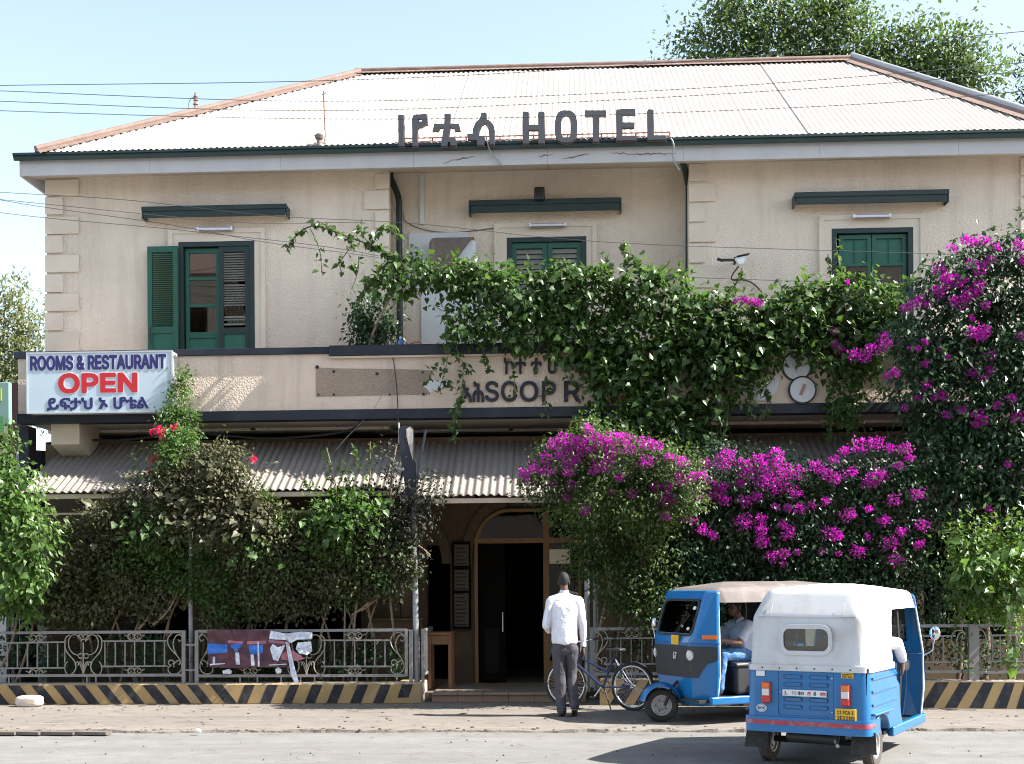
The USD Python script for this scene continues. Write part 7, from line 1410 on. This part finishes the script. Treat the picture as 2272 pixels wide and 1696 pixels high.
s_ = chain((.22, -.36, 1.135, .085), (.22, -.04, 1.135, .085)) + [Manifold.batch_hull([ell((.20, -.2, 1.06), .125, .175, .11), ell((.15, -.2, .80), .14, .185, .06)])] + chain((.23, -.39, 1.12, .072), (.50, -.605, 1.13, .06), (.615, -.625, .975, .045)) + chain((.23, -.01, 1.12, .072), (.40, .03, .92, .06), (.58, -.04, .865, .045))
t_ = folds(skinmesh(s_, .02, 6), .012, (9, 9, 6), 4); MB().tm(t_).build('shirt', M['shirt_white'], pp_, smooth=True)
j = chain((.16, -.10, .80, .1), (.60, -.08, .80, .08), (.66, -.08, .42, .066)) + chain((.16, -.30, .80, .1), (.60, -.32, .80, .08), (.66, -.32, .42, .066))
MB().tm(folds(skinmesh(j, .02, 6), .012, (11, 11, 9), 6)).build('trousers', M['trouser'], pp_, smooth=True)
for y_ in (-.08, -.32): MB().tm(skinmesh(chain((.64, y_, .345, .042), (.73, y_, .342, .042), (.81, y_, .335, .034)), .015, 3)).build('shoe', M['shoe'], pp_, smooth=True)

# ------------------------------------------------------------------ bicycle
M['frame_blue'] = mat('frame_blue', (.012, .018, .06), .35, .15, 6); M['rim_steel'] = mat('rim_steel', (.62, .63, .64), .25, .1, 8, metal=.7)
bo = G(1404, 1577); hb = math.radians(180 - 31)
bk = thing('bicycle', 'dark blue bicycle leaning by the railing between the walking man and the three-wheeler', 'bicycle', bo, hb)
def bwheel(x, turn=0.0):
    c, s_ = math.cos(turn), math.sin(turn); a = np.linspace(0, 2 * math.pi, 49)[:-1]
    q = lambda r_, t, o=0: np.array([x + r_ * math.cos(t) * c - o * s_, r_ * math.cos(t) * s_ + o * c, .318 + r_ * math.sin(t)])
    w = MB().tube([q(.30, t) for t in a], .021, 10, closed=True).build('wheel', M['rubber'], bk, smooth=60)
    MB().tube([q(.274, t) for t in a], .0125, 8, closed=True).build('rim', M['rim_steel'], w, smooth=60)
    mb = MB()
    for k in range(32):
        t = k * 2 * math.pi / 32; mb.tube([q(.018, t + (.9 if k % 2 else -.9), .03 if k % 4 < 2 else -.03), q(.268, t)], .0016, 4)
    mb.build('spokes', M['rim_steel'], w, kind='stuff')
    MB().tube([q(0, 0, -.055), q(0, 0, .055)], .018, 10).build('hub', M['rim_steel'], w, smooth=50)
bwheel(0); bwheel(1.03, .12)
T_ = lambda pts, r_, nm, m=M['frame_blue']: MB().tube([(x, y, z) for x, y, z in pts], r_, 10).build(nm, m, bk, smooth=50)
BBk, ST, HT, HB_ = (.45, 0, .29), (.28, 0, .70), (.80, 0, .72), (.86, 0, .55)
T_([BBk, ST], .016, 'seat_tube'); T_([ST, (.80, 0, .70)], .015, 'top_tube') if False else T_([(.36, 0, .50), (.81, 0, .68)], .015, 'top_tube'); T_([BBk, (.845, 0, .58)], .019, 'down_tube'); T_([(.79, 0, .76), HB_], .020, 'head_tube')
for s_ in (-1, 1):
    T_([BBk, (.12, s_ * .045, .31), (0, s_ * .05, .318)], .010, 'chain_stay'); T_([ST, (.1, s_ * .045, .41), (0, s_ * .05, .318)], .009, 'seat_stay'); T_([HB_, (.90, s_ * .045, .50), (1.03, s_ * .05, .318)], .012, 'fork_blade')
T_([ST, (.255, 0, .78)], .012, 'seat_post', M['trim_black'])
sd_ = Manifold.batch_hull([S((.16, .06, .80), .025, 12), S((.16, -.06, .80), .025, 12), S((.25, .04, .805), .022, 12), S((.25, -.04, .805), .022, 12), S((.40, 0, .80), .018, 12)])
MB().man(sd_).build('saddle', M['seat_vinyl'], bk, smooth=50)
T_([(.79, 0, .76), (.78, 0, .90)], .012, 'stem', M['rim_steel']); T_([(.72, -.27, .93), (.79, -.2, .91), (.79, 0, .90), (.79, .2, .91), (.72, .27, .93)], .011, 'handlebar', M['rim_steel'])
for s_ in (-1, 1): T_([(.74, s_ * .24, .925), (.67, s_ * .30, .935)], .016, 'grip', M['rubber'])
MB().tube([np.array([.45 + .085 * math.cos(t), -.05, .29 + .085 * math.sin(t)]) for t in np.linspace(0, 2 * math.pi, 25)[:-1]], .006, 6, closed=True).build('chainring', M['trim_black'], bk)
for s_ in (-1, 1):
    cr_ = T_([(.45, s_ * .06, .29), (.45 + s_ * .10, s_ * .07, .29 - s_ * .13)], .009, 'crank', M['rim_steel']); MB().box(.45 + s_ * .10 - .04, .45 + s_ * .10 + .04, min(s_ * .07, s_ * .15), max(s_ * .07, s_ * .15), .29 - s_ * .13 - .012, .29 - s_ * .13 + .012, .004).build('pedal', M['rubber'], bk)
MB().grid(lambda s, q: np.array([.335 * math.cos(.6 + s * 2.1) + 0, .05 * (q - .5), .318 + .335 * math.sin(.6 + s * 2.1)]), 16, 3).build('rear_mudguard', M['trim_black'], bk, smooth=True)
T_([(.40, .06, .29), (.22, .20, .02)], .009, 'kickstand', M['trim_black'])
